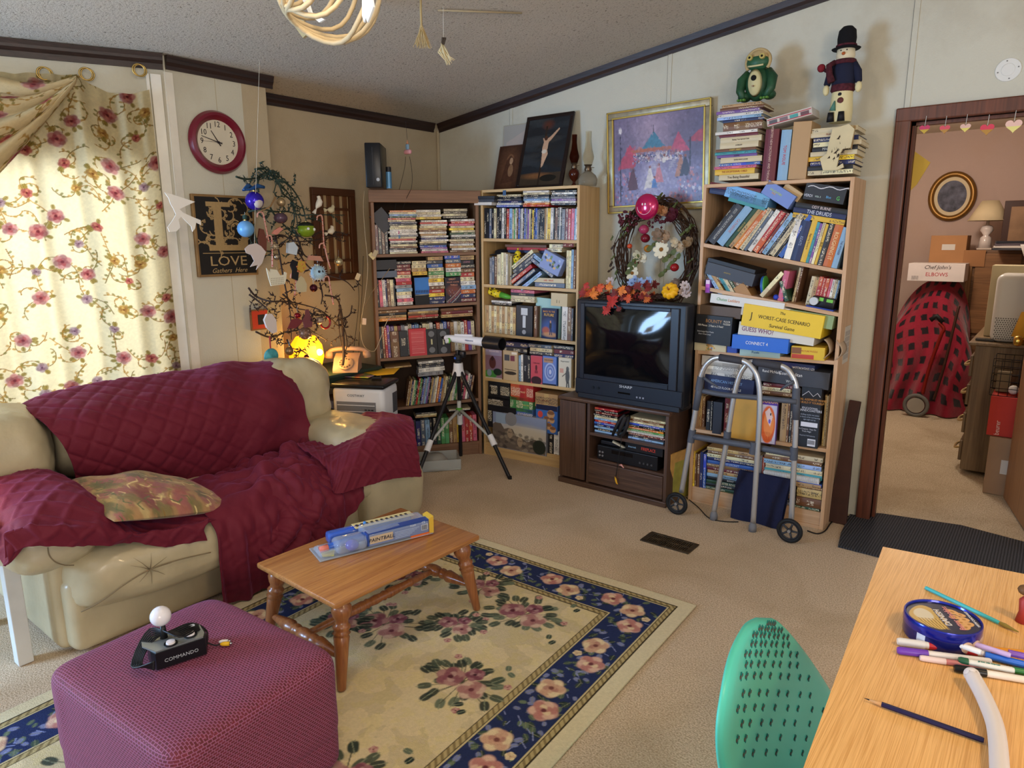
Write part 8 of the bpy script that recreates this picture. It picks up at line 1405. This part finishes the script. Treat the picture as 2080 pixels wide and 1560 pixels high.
o=MB().ball((0,0,.035),.035,16).build('pink_ball',M('d84a6a',.5),smooth=True,label='small pink ball on the dresser left of the purifier',cat='ball'); q=onY(2016,655,dA.y+.3); o.location=(q.x,dA.y+.4,pzz+.002)
o=MB().box(-.05,.05,-.03,.03,0,.014,0,.003).build('phone',M('3a3630',.3),label='flat dark device at the front edge of dresser top',cat='device'); o.location=(dA.x+.06,dA.y+.09,pzz+.002)
o=MB().lathe([(.05,0),(.022,.09),(.020,.092),(.001,.092)],20).build('lamp_shade_yellow',M('e8b040',.6),smooth=True,label='edge of a yellow lampshade before the air purifier',cat='lampshade'); q=onY(2078,625,dA.y-.02); o.location=(q.x+.02,dA.y+.02,pzz+.05); o.scale=(1.2,1.2,1.6); MB().cyl((0,0,-.032),(0,0,.0),.02,n=16).build('brass_base',M('b8903a',.3,.9),o,True)
# cartons stacked on the floor in front of the dresser end
def fb2(px0,py1,px1,py0,y,d,z0,z1,c,name,label,rz=0):
    A=onY(px0,py1,y); B=onY(px1,py0,y); o=MB().box(0,B.x-A.x,0,d,0,z1-z0,0,.004).build(name,M(c,.75,mott=.08,ms=6),label=label,cat='box'); o.location=(A.x,y,z0); o.rotation_euler=(0,0,rad(rz)); return o
zA=onY(2000,880,4.86).z; zB=onY(2000,800,4.86).z
o=fb2(1995,1000,2100,880,4.80,.3,.002,zA,'9a7a5c','cardboard_box','large brown carton on bedroom floor beneath the red box'); MB().box(.07,.15,-.0015,0,zA*.38,zA*.62).build('shipping_label',M('c8c0b4',.6),o)
o=fb2(2003,880,2100,800,4.82,.26,zA+.002,zB,'b8362a','red_box','orange red carton stacked on the large brown one'); letters('beurer',.035,M('e8c8b8'),'lettering',o,FR((.05,-.0015,.05),(0,0,1),(-1,0,0)),sx=.9)
t=thing('wire_basket','black wire basket with white ball on the red carton','basket'); A=onY(2010,796,4.84); t.location=(A.x,4.84,zB+.002); hB=onY(2010,728,4.84).z-zB; b=MB()
for k in range(6): b.tube([(.0,0,hB*k/5),(.30,0,hB*k/5),(.30,.22,hB*k/5),(0,.22,hB*k/5)],.0022,5,closed=True)
for k in range(8): b.tube([(.3*k/7,0,0),(.3*k/7,0,hB)],.0018,5); b.tube([(.3*k/7,.22,0),(.3*k/7,.22,hB)],.0018,5)
b.build('wire_frame',M('141416',.4),t,True); o=MB().ball((0,0,.028),.027,16).build('white_ball',M('d8d0c4',.5),smooth=True,label='white ball lying in the black wire basket',cat='ball'); o.location=(A.x+.11,4.90,zB+.006); o=MB().box(0,.07,0,.05,0,.12,0,.003).build('small_carton',M('7a6a50',.6),label='narrow patterned carton upright in the wire basket',cat='box'); o.location=(A.x+.02,4.95,zB+.006); o=MB().box(0,.12,0,.06,0,.12,0,.02).build('pink_pouch',M('c0285a',.6),smooth=False,label='magenta pouch at the right of the wire basket',cat='pouch'); o.location=(A.x+.15,4.96,zB+.006)
# ================================================================ desk, chair and what lies on the desk
DZ=.74
P=[onZ(1793,1112,DZ),onZ(2080,1168,DZ),onZ(2300,1212,DZ),V((.45,.2,DZ)),V((-.17,.2,DZ)),onZ(1628,1560,DZ),onZ(1690,1370,DZ)]
P=[V((-.268,1.812,DZ)),V((.42,1.90,DZ)),V((.46,.25,DZ)),V((-.185,.25,DZ)),V((-.207,.93,DZ))]
t=thing('desk','light woodgrain desk in the right foreground','desk'); DW,nt,bb=nm('desk_laminate'); N=nt.nodes; L=nt.links; tc=N.new('ShaderNodeTexCoord'); mp=N.new('ShaderNodeMapping'); mp.inputs['Scale'].default_value=(420,5,20); mp.inputs['Rotation'].default_value=(0,0,rad(4)); L.new(tc.outputs['Object'],mp.inputs[0]); n=N.new('ShaderNodeTexNoise'); n.inputs['Scale'].default_value=1.6; n.inputs['Detail'].default_value=5; L.new(mp.outputs[0],n.inputs[0]); r=N.new('ShaderNodeValToRGB'); r.color_ramp.elements[0].position=.35; r.color_ramp.elements[0].color=lin('d09a55')+(1,); r.color_ramp.elements[1].position=.6; r.color_ramp.elements[1].color=lin('eab873')+(1,); L.new(n.outputs['Fac'],r.inputs[0]); L.new(r.outputs[0],bb.inputs['Base Color']); bb.inputs['Roughness'].default_value=.42; u=N.new('ShaderNodeBump'); u.inputs['Distance'].default_value=.0004; L.new(n.outputs['Fac'],u.inputs['Height']); L.new(u.outputs[0],bb.inputs['Normal'])
MB().prism([(p.x,p.y) for p in P],DZ-.022,DZ,'XY').build('desktop',DW,t)
for x,y in((-.21,1.76),(.37,1.83),(-.14,.32),(.41,.31)): MB().cyl((x,y,.002),(x,y,DZ-.022),.018,n=16).build('leg',M('2a2a2c',.4,.6),t,True,auto=40)
dk=lambda px,py,z=0:onZ(px,py,DZ+z)
# cookie tin
a=dk(1833,1262+10,0); c=onZ(1915,1254,DZ+.04); R=.5*(onZ(1998,1275,DZ+.045)-onZ(1832,1245,DZ+.045)).length*.99
t=thing('cookie_tin','round dark blue butter cookie tin on the desk','tin',(c.x,c.y,DZ+.0006),(0,0,rad(30))); BL=M('14206e',.22,.5,coat=.4); h=.041
MB().lathe([(.001,0),(R*.96,0),(R*.98,.003),(R*.98,h-.014),(.001,h-.013)],64).build('tin_body',BL,t,True,auto=30); MB().lathe([(R*.985,h-.018),(R*1.0,h-.016),(R*1.0,h-.002),(R*.985,h+.001),(R*.95,h+.001),(R*.93,h-.003),(.001,h-.003)],64).build('lid',M('16249a',.2,.5,coat=.5),t,True,auto=30)
cv=CV(120,120,'10163c'); cv.ell(.27,.5,.25,.38,'c0a050',1,0,.05); cv.ell(.24,.42,.14,.2,'d0c8b0',1,0,.1); cv.rect(.44,.47,.03,.97,'2a2c50')
for i in range(14): cv.line([(.1+.025*i,.55),(.12+.025*i,.85)],.008,['d8b860','8a6a28'][i%2])
for x,y,r in((.74,.28,.085),(.82,.36,.07),(.7,.45,.07),(.8,.52,.08),(.72,.62,.07),(.82,.68,.08),(.74,.77,.08)): cv.ell(x,y,r,r,'dca868',1,0,.1); cv.ell(x,y,r*.35,r*.35,'b07c3c',1,0,.3)
Rr=R*.925; cv.mesh(lambda X,Y:(lambda a,b_:(Rr*a*np.sqrt(np.clip(1-b_*b_/2,0,1)),Rr*b_*np.sqrt(np.clip(1-a*a/2,0,1)),h-.0022+0*X))(2*X-1,1-2*Y),'lid_print',vcol(.25,spec=.6),t)
TW_=M('e0d8d0',.4); letters('DANISH',.016,TW_,'lettering',t,FR((.0,-.0,h-.0016),(0,1,0),(-1,0,0)),sx=1); letters('Butter Cookies',.015,M('d89088'),'lettering',t,FR((.018,.0,h-.0016),(0,1,0),(-1,0,0)),sx=.9); letters('WITH COCONUT',.007,TW_,'lettering',t,FR((Rr*.86,.0,h-.0016),(0,1,0),(-1,0,0)))
for k in range(5): a=rad(-75+18*k); q=V((math.cos(a),math.sin(a),0)); p=q*(R*.982)+V((0,0,h*.4)); b=MB(); b.lathe([(.004,0),(.011,0),(.011,.0015),(.004,.0015)],18,0,(p,p+q)); b.build('printed_cookie',M('c8a890',.5),t)
a=rad(215); q=V((math.cos(a),math.sin(a),0)); b=MB(); 
for k in range(9): a2=a+.012*(k-4)*2.2; p=V((math.cos(a2),math.sin(a2),0))*R*.984; b.add([p+V((0,0,.008)),p+V((-math.sin(a2),math.cos(a2),0))*.0022+V((0,0,.008)),p+V((-math.sin(a2),math.cos(a2),0))*.0022+V((0,0,.030)),p+V((0,0,.030))],[(0,1,2,3)])
b.build('barcode',M('c8ccd8',.4),t,fixn=False)
# pens and markers
def pen(a,b_,r,body,cap_,label,name='marker',cat='marker',capf=.3,z=0,tip=None,band=None,txt=None,hexa=False):
    A=dk(*a);B=dk(*b_); d=(B-A); L=d.length; e=d.normalized(); t=thing(name,label,cat,(A.x,A.y,DZ+r+.0008+z)); n=6 if hexa else 18; t.rotation_euler=(0,0,math.atan2(e.y,e.x)); X=V((1,0,0))
    if capf: MB().lathe([(.001,0),(r*.85,0),(r*1.08,.004),(r*1.08,L*capf),(.001,L*capf)],n,0,((0,0,0),X)).build('cap',M(cap_,.35),t,True,auto=40)
    MB().lathe([(.001,0),(r*.96,0),(r*.96,L*(1-capf)-.003),(r*.8,L*(1-capf)),(.001,L*(1-capf))],n,0,((L*capf,0,0),(L,0,0))).build('barrel',M(body,.35),t,True,auto=40)
    if band: MB().lathe([(r*.99,0),(r*.99,L*band[1])],18,0,((L*band[0],0,0),(L,0,0)),cap=False).build('printed_band',M(band[2],.4),t,True)
    if txt: letters(txt[0],txt[1],M(txt[2],.5),'lettering',t,FR((L*txt[3],-.15*r,r*1.0),(1,0,0),(0,1,0)),sx=.8)
    return t
pen((1862,1300),(1990,1345),.0055,'e0e0e0','2a62c8','white marker with blue tip nearest the tin','marker',capf=.08,z=.013)
pen((1822,1310),(2010,1336),.0068,'d8d4cc','d8d4cc','white marker with red printed band, left end beside purple cap',band=(.34,.52,'b8202c'),capf=.3,txt=('Pen You Can Eat!',.009,'e8e0d8',.58))
pen((1822,1328),(2012,1352),.0065,'dcd6d0','6a3aa8','white marker with purple cap below the red banded one',capf=.33)
pen((1868,1342),(2000,1362),.005,'c87a78','e0c8c0','slim pink gel pen with clear cap',capf=.4,name='pen',cat='pen')
pen((1905,1305),(2050,1352),.005,'c0a8d8','9ad0e8','pale lavender marker lying diagonally over the others',capf=.2,z=.014)
pen((2000,1338),(2110,1366),.0068,'2a6ad0','2a6ad0','bright blue marker running off the right edge',capf=.0); pen((1998,1325),(2110,1338),.0062,'e89a28','e89a28','orange marker behind the blue one at right',capf=.0); pen((2045,1345),(2120,1362),.006,'7a50b0','7a50b0','purple marker end at the right edge',capf=.0,z=.012)
pen((1945,1352),(2058,1374),.006,'d8d8d0','2c5c40','white marker with dark green tip and small print',capf=.18,z=.004,txt=('green ink marker',.006,'4a8a78',.55)); pen((2056,1368),(2120,1380),.006,'2c7a40','2c7a40','green marker end at right edge below the purple one',capf=0)
pen((1937,1364),(2140,1398),.0062,'e0d8cc','16181a','white marker with black cap nearest the foam tube',capf=.33)
pen((1880,1198),(2030,1270),.004,'40b0b8','40b0b8','turquoise paintbrush lying behind the cookie tin','paintbrush','paintbrush',capf=.0)
o=MB().lathe([(.0035,0),(.0045,.01),(.001,.035)],10,0,((0,0,0),(1,0,0))).build('bristles',M('8a7a3a',.7),label=None); par=[q for q in COL.objects if q.get('label','').startswith('turquoise paintbrush')][0]; o.parent=par; o.location=((dk(2030,1270)-dk(1880,1198)).length,0,0)
t=pen((1790,1436),(1998,1510),.0042,'1c1640','1c1640','dark violet pencil with sharpened tip on the open desk','pencil','pencil',capf=0,hexa=True); MB().lathe([(.0042,0),(.0012,.018)],12,0,((0,0,0),(-1,0,0))).build('wood_tip',M('c89a68',.7),t,True); MB().lathe([(.0013,0),(.0003,.008)],10,0,((-.018,0,0),(-1,0,0))).build('lead',M('1a1420',.5),t,True)
# foam tube
cord('foam_tube',[dk(1975,1373,.02),dk(2000,1420,.016),dk(2022,1480,.014),dk(2030,1560,.014),dk(2030,1640,.014)],.0125,'d8d0cc','white flexible foam tube curving along the right of the desk','foam tube'); MB().ball(dk(1974,1371,.0205),.0124,16).build('tube_end',M('d8d0cc',.6),COL.objects[-1] if COL.objects[-1].name.startswith('foam') else None,True)
# little figurine at the right edge
p=dk(2072,1262); t=thing('figurine','small brown and red figure standing at the far right of desk','figurine',(p.x+.005,p.y,DZ+.001)); MB().lathe([(.014,0),(.010,.02),(.012,.045),(.004,.055)],14).build('red_body',M('a83a34',.5),t,True); MB().ball((-.004,0,.066),.013,12,sz=.8).build('brown_head',M('6a4a2c',.6),t,True); MB().tube([(.01,0,.05),(.02,0,.07)],.003,6).build('green_arm',M('4a8a5a',.5),t,True)
# turquoise shell chair: only the back shows above the frame edge
TQ=M('55d2bc',.35,spec=.5); t=thing('shell_chair','turquoise perforated plastic chair tucked against the desk','chair',(0,0,0))
O=[(1590,1270),(1622,1288),(1655,1330),(1690,1400),(1740,1500),(1760,1600)]
Lf=[(1575,1272),(1545,1290),(1512,1340),(1490,1400),(1477,1480),(1480,1560),(1500,1640)]
def backpt(u,v):
    # u 0 left edge .. 1 right edge, v 0 top .. 1 bottom ; plane leans away from the desk
    l=crm(np.array(Lf,float),np.array([v]))[0]; r_=crm(np.array([(1605,1272),(1630,1297),(1660,1340),(1697,1405),(1735,1480),(1765,1560),(1790,1640)],float),np.array([v]))[0]
    px=l[0]+(r_[0]-l[0])*u; py=l[1]+(r_[1]-l[1])*u; z0=.80
    base=onX(px,py,-.335-.05*(1-v)); d=(base-CAM); return base
def chairpt(u,v):
    p=backpt(u,v); return p
b=MB(); nu,nv=40,48; G=[[None]*nu for _ in range(nv)]
for j in range(nv):
    for i in range(nu):
        u_,v_=i/(nu-1),j/(nv-1); p=chairpt(u_,v_); e=1-min(1,min(u_,1-u_)/.07,v_/.05 if v_<.05 else 1); cup=.022*(2*u_-1)**2*sm(0,.6,v_); p=p+V((cup-.03,0,0))+V((-.012*e*e,0,0)); G[j][i]=p
vs=[p for row in G for p in row]; fs=[(j*nu+i,j*nu+i+1,(j+1)*nu+i+1,(j+1)*nu+i) for j in range(nv-1) for i in range(nu-1)]; b.add(vs,fs); o=b.build('back_shell',TQ,t,True); solid(o,.005)
b=MB(); b2=MB()
for jj in range(13):
    for ii in range(9):
        u_=.14+.09*ii+(.045 if jj%2 else 0); v_=.06+.068*jj
        if u_>.9 or (jj<1 and abs(u_-.5)>.2) or (jj<2 and abs(u_-.5)>.34): continue
        p=V(G[min(nv-1,int(v_*(nv-1)))][min(nu-1,int(u_*(nu-1)))])+V((.0062,0,0)); b.box(p.x-.0005,p.x+.0014,p.y-.0075,p.y+.0075,p.z-.0026,p.z+.0026); b2.box(p.x-.0005,p.x+.0015,p.y-.0011,p.y+.0011,p.z-.009,p.z+.009)
b.build('slots',M('5c5850',.8),t,kind='stuff'); b2.build('slot_notches',M('1c7a78',.6),t,kind='stuff')
E0=G[-1][0]; E1=G[-1][-1]; b=MB(); b.grid(lambda u,v:(lambda q:(q.x+.42*v,q.y,q.z-.02*math.sin(v*PI)-.02*v))(V(E0).lerp(V(E1),u)),14,14); o=b.build('seat_shell',TQ,t,True); solid(o,.005); mid=(V(E0)+V(E1))/2
for dx in(.05,.36):
    for dy in(-.15,.15): MB().cyl((mid.x+dx,mid.y+dy,.002),(mid.x+.2,mid.y+dy*.6,mid.z-.02),.010,n=12).build('leg',M('c8c8c8',.3,.9),t,True,auto=40)
# white table leg at the left edge of view
t=thing('side_table','white painted side table cut off at the left edge of view','side table',(0,0,0)); f0=onZ(50,1345); zt=.56; WP2=M('cfd0cc',.5,mott=.08,ms=8)
MB().box(f0.x-.024,f0.x+.024,f0.y-.024,f0.y+.024,.002,zt-.03,0,.003).build('leg',WP2,t); MB().box(-3.25,f0.x+.035,f0.y-.55,f0.y-.03,zt-.03,zt,0,.004).build('tabletop',WP2,t); MB().box(-3.2,-3.15,f0.y-.024,f0.y+.024,.002,zt-.03,0,.003).build('leg',WP2,t); MB().box(f0.x-.024,f0.x+.024,f0.y-.52,f0.y-.47,.002,zt-.03,0,.003).build('leg',WP2,t); MB().box(-3.2,-3.15,f0.y-.52,f0.y-.47,.002,zt-.03,0,.003).build('leg',WP2,t)
t=thing('reading_lamp','lit table lamp with cream shade, seen reflected in the television','lamp',(-3.08,.36,zt+.002)); MB().lathe([(.001,0),(.06,0),(.06,.01),(.012,.02),(.008,.05),(.008,.26)],24).build('stand',M('b8a078',.3,.5),t,True,auto=40); MB().lathe([(.10,.24),(.055,.38)],32,cap=False).build('shade',M('e8d0a0',.8,emit=1.6),t,True); solid(COL.objects[-1],.002); point('reading_lamp_light',(-3.08,.36,zt+.30),5,(1,.72,.42),.04)
# ================================================================ joystick on the ottoman
OZ=.370
p=onZ(362,1318,OZ+.02); q0,q1=onZ(300,1290,OZ+.05),onZ(385,1262,OZ+.05); t=thing('joystick','black and silver joystick game controller with white ball on ottoman','joystick',(p.x,p.y,OZ),(0,0,math.atan2(*(onZ(408,1322,OZ)-onZ(318,1352,OZ)).yx)))
MB().prism([(-.062,-.042),(.062,-.042),(.070,-.02),(.070,.035),(.05,.055),(-.05,.055),(-.070,.035),(-.070,-.02)],.002,.050,'XY').build('case',M('101114',.35),t); MB().prism([(-.060,-.038),(.058,-.038),(.066,-.018),(.066,.034),(.045,.052),(-.048,.052),(-.080,.048),(-.084,.012)],.050,.054,'XY').build('silver_plate',M('9aa0a0',.35,.7),t)
b=MB(); b.lathe([(.010,.054),(.008,.075),(.006,.095)],16); o=b.build('stick',M('141416',.4),t,True); o.location=(-.028,.022,0); o=MB().ball((0,0,.118),.027,24).build('ball_top',M('e4e0e4',.25,coat=.4),t,True,label='white ball top'); o.location=(-.030,.024,0)
for x,y in((-.02,-.022),(.032,-.010)): MB().lathe([(.001,.0),(.017,0),(.017,.003),(.001,.003)],24,0,((x,y,.054),(x,y,1))).build('button_ring',M('0c0c0e',.4),t,True,auto=40); MB().lathe([(.001,.0),(.012,0),(.011,.006),(.001,.007)],24,0,((x,y,.056),(x,y,1))).build('button',M('e4dcdc',.35),t,True,auto=40)
MB().lathe([(.001,.0),(.008,0),(.008,.006),(.001,.007)],20,0,((.045,.030,.054),(.045,.030,1))).build('button',M('c8ccd0',.4),t,True,auto=40)
letters('COMMANDO',.014,M('a8acb0'),'lettering',t,FR((0,-.0425,.022),(1,0,0),(0,0,1)),sx=1)
r=random.Random(8)
for k in range(7): P=smooth([(-.07,-.05-.004*k,.012+.006*k),(-.092-.004*k,-.01,.02),(-.055,.02+.006*k,.056+.003*k),(.0,.035-.012*k,.062+.002*k),(.05,.045-.008*k,.058),(.078,.01,.04),(.066,-.03,.02+.004*k)],5); MB().tube(P,.0024,7).build('cable_loop',M('0e0e10',.45),t,True)
P=smooth([(.07,-.015,.02),(.09,-.02,.006),(.105,-.022,.006)],5); MB().tube(P,.0022,7).build('cable_end',M('0e0e10',.45),t,True)
for y,c,l in((-.026,'dcae1c','yellow plug'),(-.012,'dcd8d8','white plug')): MB().lathe([(.002,0),(.0045,.004),(.0060,.010),(.0060,.024),(.001,.025)],14,0,((.102,y,.008),(.125,y-.012,.007))).build('rca_plug',M(c,.35),t,True,label=l); MB().lathe([(.0035,.024),(.0035,.032),(.001,.032)],12,0,((.102,y,.008),(.125,y-.012,.007))).build('plug_tip',M('b8b8b8',.2,1),t,True)
# ================================================================ toy paintball blister packs on the coffee table
T2=TZ+.001
A=onZ(640,1125,TZ+.015); B=onZ(870,1068,TZ+.015); ax=(B-A).normalized(); ang=math.atan2(ax.y,ax.x); L=(B-A).length
CL=M('c8d8f0',.06,alpha=.32,spec=.8)
t=thing('paintball_toy','blister-packed blue toy paintball set with yellow lettering, on coffee table','toy pack',((A.x+B.x)/2,(A.y+B.y)/2,TZ+.0006),(0,0,ang)); 
MB().box(-L*.50,L*.49,-.055,.075,.002,.008,0,.002).build('backing_tray',M('b8c4d0',.1,alpha=.5),t)
MB().prism([(-L*.10,.015),(L*.49,.012),(L*.49,.068),(-L*.10,.064)],-.052,-.020,'XZ').build('printed_card',M('2c4a94',.35),t); MB().prism([(L*.45,.010),(L*.49,.008),(L*.49,.078),(L*.45,.072)],-.058,.0,'XZ').build('yellow_end_card',M('d8b040',.4),t)
MB().prism([(L*.28,.002),(L*.47,.002),(L*.47,.014),(L*.28,.014)],-.054,-.02,'XZ').build('orange_card',M('e0692c',.4),t)
MB().box(-L*.08,L*.12,-.0535,-.052,.022,.052).build('title_panel',M('dcb048',.4),t); letters('PAINTBALL',.020,M('141a30'),'lettering',t,FR((L*.02,-.0545,.036),(1,0,0),(0,0,1)),sx=1.05,shear=.15); letters('TIGER',.010,M('dce4f0'),'lettering',t,FR((L*.30,-.0525,.055),(1,0,0),(0,0,1)),shear=.3); letters('CE',.012,M('dce4f0'),'lettering',t,FR((L*.40,-.0525,.058),(1,0,0),(0,0,1)))
MB().box(L*.38,L*.44,-.0535,-.052,.026,.050).build('barcode_panel',M('dcdce0',.4),t); b=MB(); [b.box(L*.385+.0026*i,L*.385+.0026*i+.0012,-.0542,-.0535,.028,.048) for i in range(9)]; b.build('barcode',M('14141c'),t)
b=MB(); [b.box(L*.14,L*.36-.01*i,-.0535,-.052,.044-.006*i,.046-.006*i) for i in range(5)]; b.build('printed_text',M('a8bce0',.4),t)
b=MB(); b.tube([(-L*.46,-.01,.03),(-L*.3,-.008,.036),(-L*.1,-.005,.04),(L*.2,0,.045),(L*.44,0,.045)],[.010,.014,.018,.016,.012],14); b.build('toy_barrel',M('3a6ac8',.25,trans=.3),t,True); b=MB(); b.tube([(-L*.47,-.01,.030),(-L*.40,-.01,.032)],[.012,.013],14); b.build('muzzle_tip',M('d87a6a',.3),t,True,label='orange muzzle tip'); MB().ball((-L*.22,-.035,.030),.026,18,sz=.8).build('blue_hopper',M('1c2ab8',.1,coat=.5),t,True)
MB().box(-L*.36,-L*.10,-.062,.02,.010,.060,bv=.018).build('clear_blister',CL,t,True,auto=60); MB().box(-L*.49,-L*.34,-.045,.045,.006,.030,bv=.012).build('clear_blister',CL,t,True,auto=60); MB().box(-L*.10,L*.46,-.054,.055,.006,.066,bv=.012).build('clear_blister',CL,t,True,auto=60)
MB().prism([(-L*.46,-.03),(-L*.38,-.045),(-L*.34,0),(-L*.45,.01)],.009,.011,'XY').build('leaflet',M('c8c060',.5),t)
t2=thing('toy_target_pack','second blue blister pack with checkered top strip behind the paintball set','toy pack',((A.x+B.x)/2-ax.y*.085+.0,(A.y+B.y)/2+ax.x*.105,TZ+.0006),(0,0,ang)); MB().box(-L*.35,L*.40,-.022,.030,.002,.045,bv=.01).build('clear_blister',M('4a78d8',.1,alpha=.55,spec=.8),t2,True,auto=60); MB().box(-L*.12,L*.42,-.026,.026,.0455,.048).build('strip',M('d8cc98',.5),t2); b=MB(); [b.box(-L*.10+.021*i,-L*.10+.021*i+.010,-.010,.010,.048,.0488) for i in range(int(L*.5/.021))]; b.build('checker_print',M('202430',.5),t2)
MB().tube([(-L*.34,0,.03),(-L*.1,0,.035),(L*.3,0,.035)],[.010,.014,.012],12).build('toy_barrel',M('2a50c8',.2),t2,True); MB().ball((-L*.02,.0,.052),.007,10).build('blue_bead',M('4a90e0',.15),t2,True)

# deeper nesting: details belong to the part they sit on
RP={'wall_clock':{'numeral':'dial','hour_hand':'dial','minute_hand':'dial','second_hand':'dial','hub':'dial'},'love_sign':{'painted_face':'board','lettering':'board'},'painting':{'gilt_edge':'frame'},
 'television':{'brand_lettering':'control_panel','jack':'control_panel','button':'control_panel','sensor_window':'control_panel'},'dresser':{'drawer_pull':'drawer'},'heater_box':{'lettering':'carton'},'air_cooler':{'brand_lettering':'body','louvre':'outlet_recess','vane_levers':'outlet_recess'},
 'video_recorder':{'button':'case','knob':'case','tape_slot':'case'},'game_console':{'power_ring':'case','front_seam':'case'},'rotary_phone':{'finger_holes':'dial_plate'},'joystick':{'button':'button_ring','lettering':'case'},'cookie_tin':{'lid_print':'lid','lettering':'lid','printed_cookie':'tin_body','barcode':'tin_body'},'paintball_toy':{'lettering':'title_panel','barcode':'barcode_panel'},'shutter_frame':{'crossbar':'frame'},'shell_chair':{'slots':'back_shell','slot_notches':'back_shell'},'toy_target_pack':{'checker_print':'strip'}}
kind_of=lambda o:re.sub(r'\.\d+$','',o.name)
for root in [o for o in COL.objects if o.parent is None and kind_of(o) in RP]:
    ch=list(root.children)
    for c in ch:
        pn=RP[kind_of(root)].get(kind_of(c))
        if not pn: continue
        ps=[p for p in ch if kind_of(p)==pn and p.matrix_basis==MX()]
        if ps:
            c_=sum((V(v) for v in c.bound_box),V())/8; ps.sort(key=lambda p:((sum((V(v) for v in p.bound_box),V())/8)-c_).length); c.parent=ps[0]
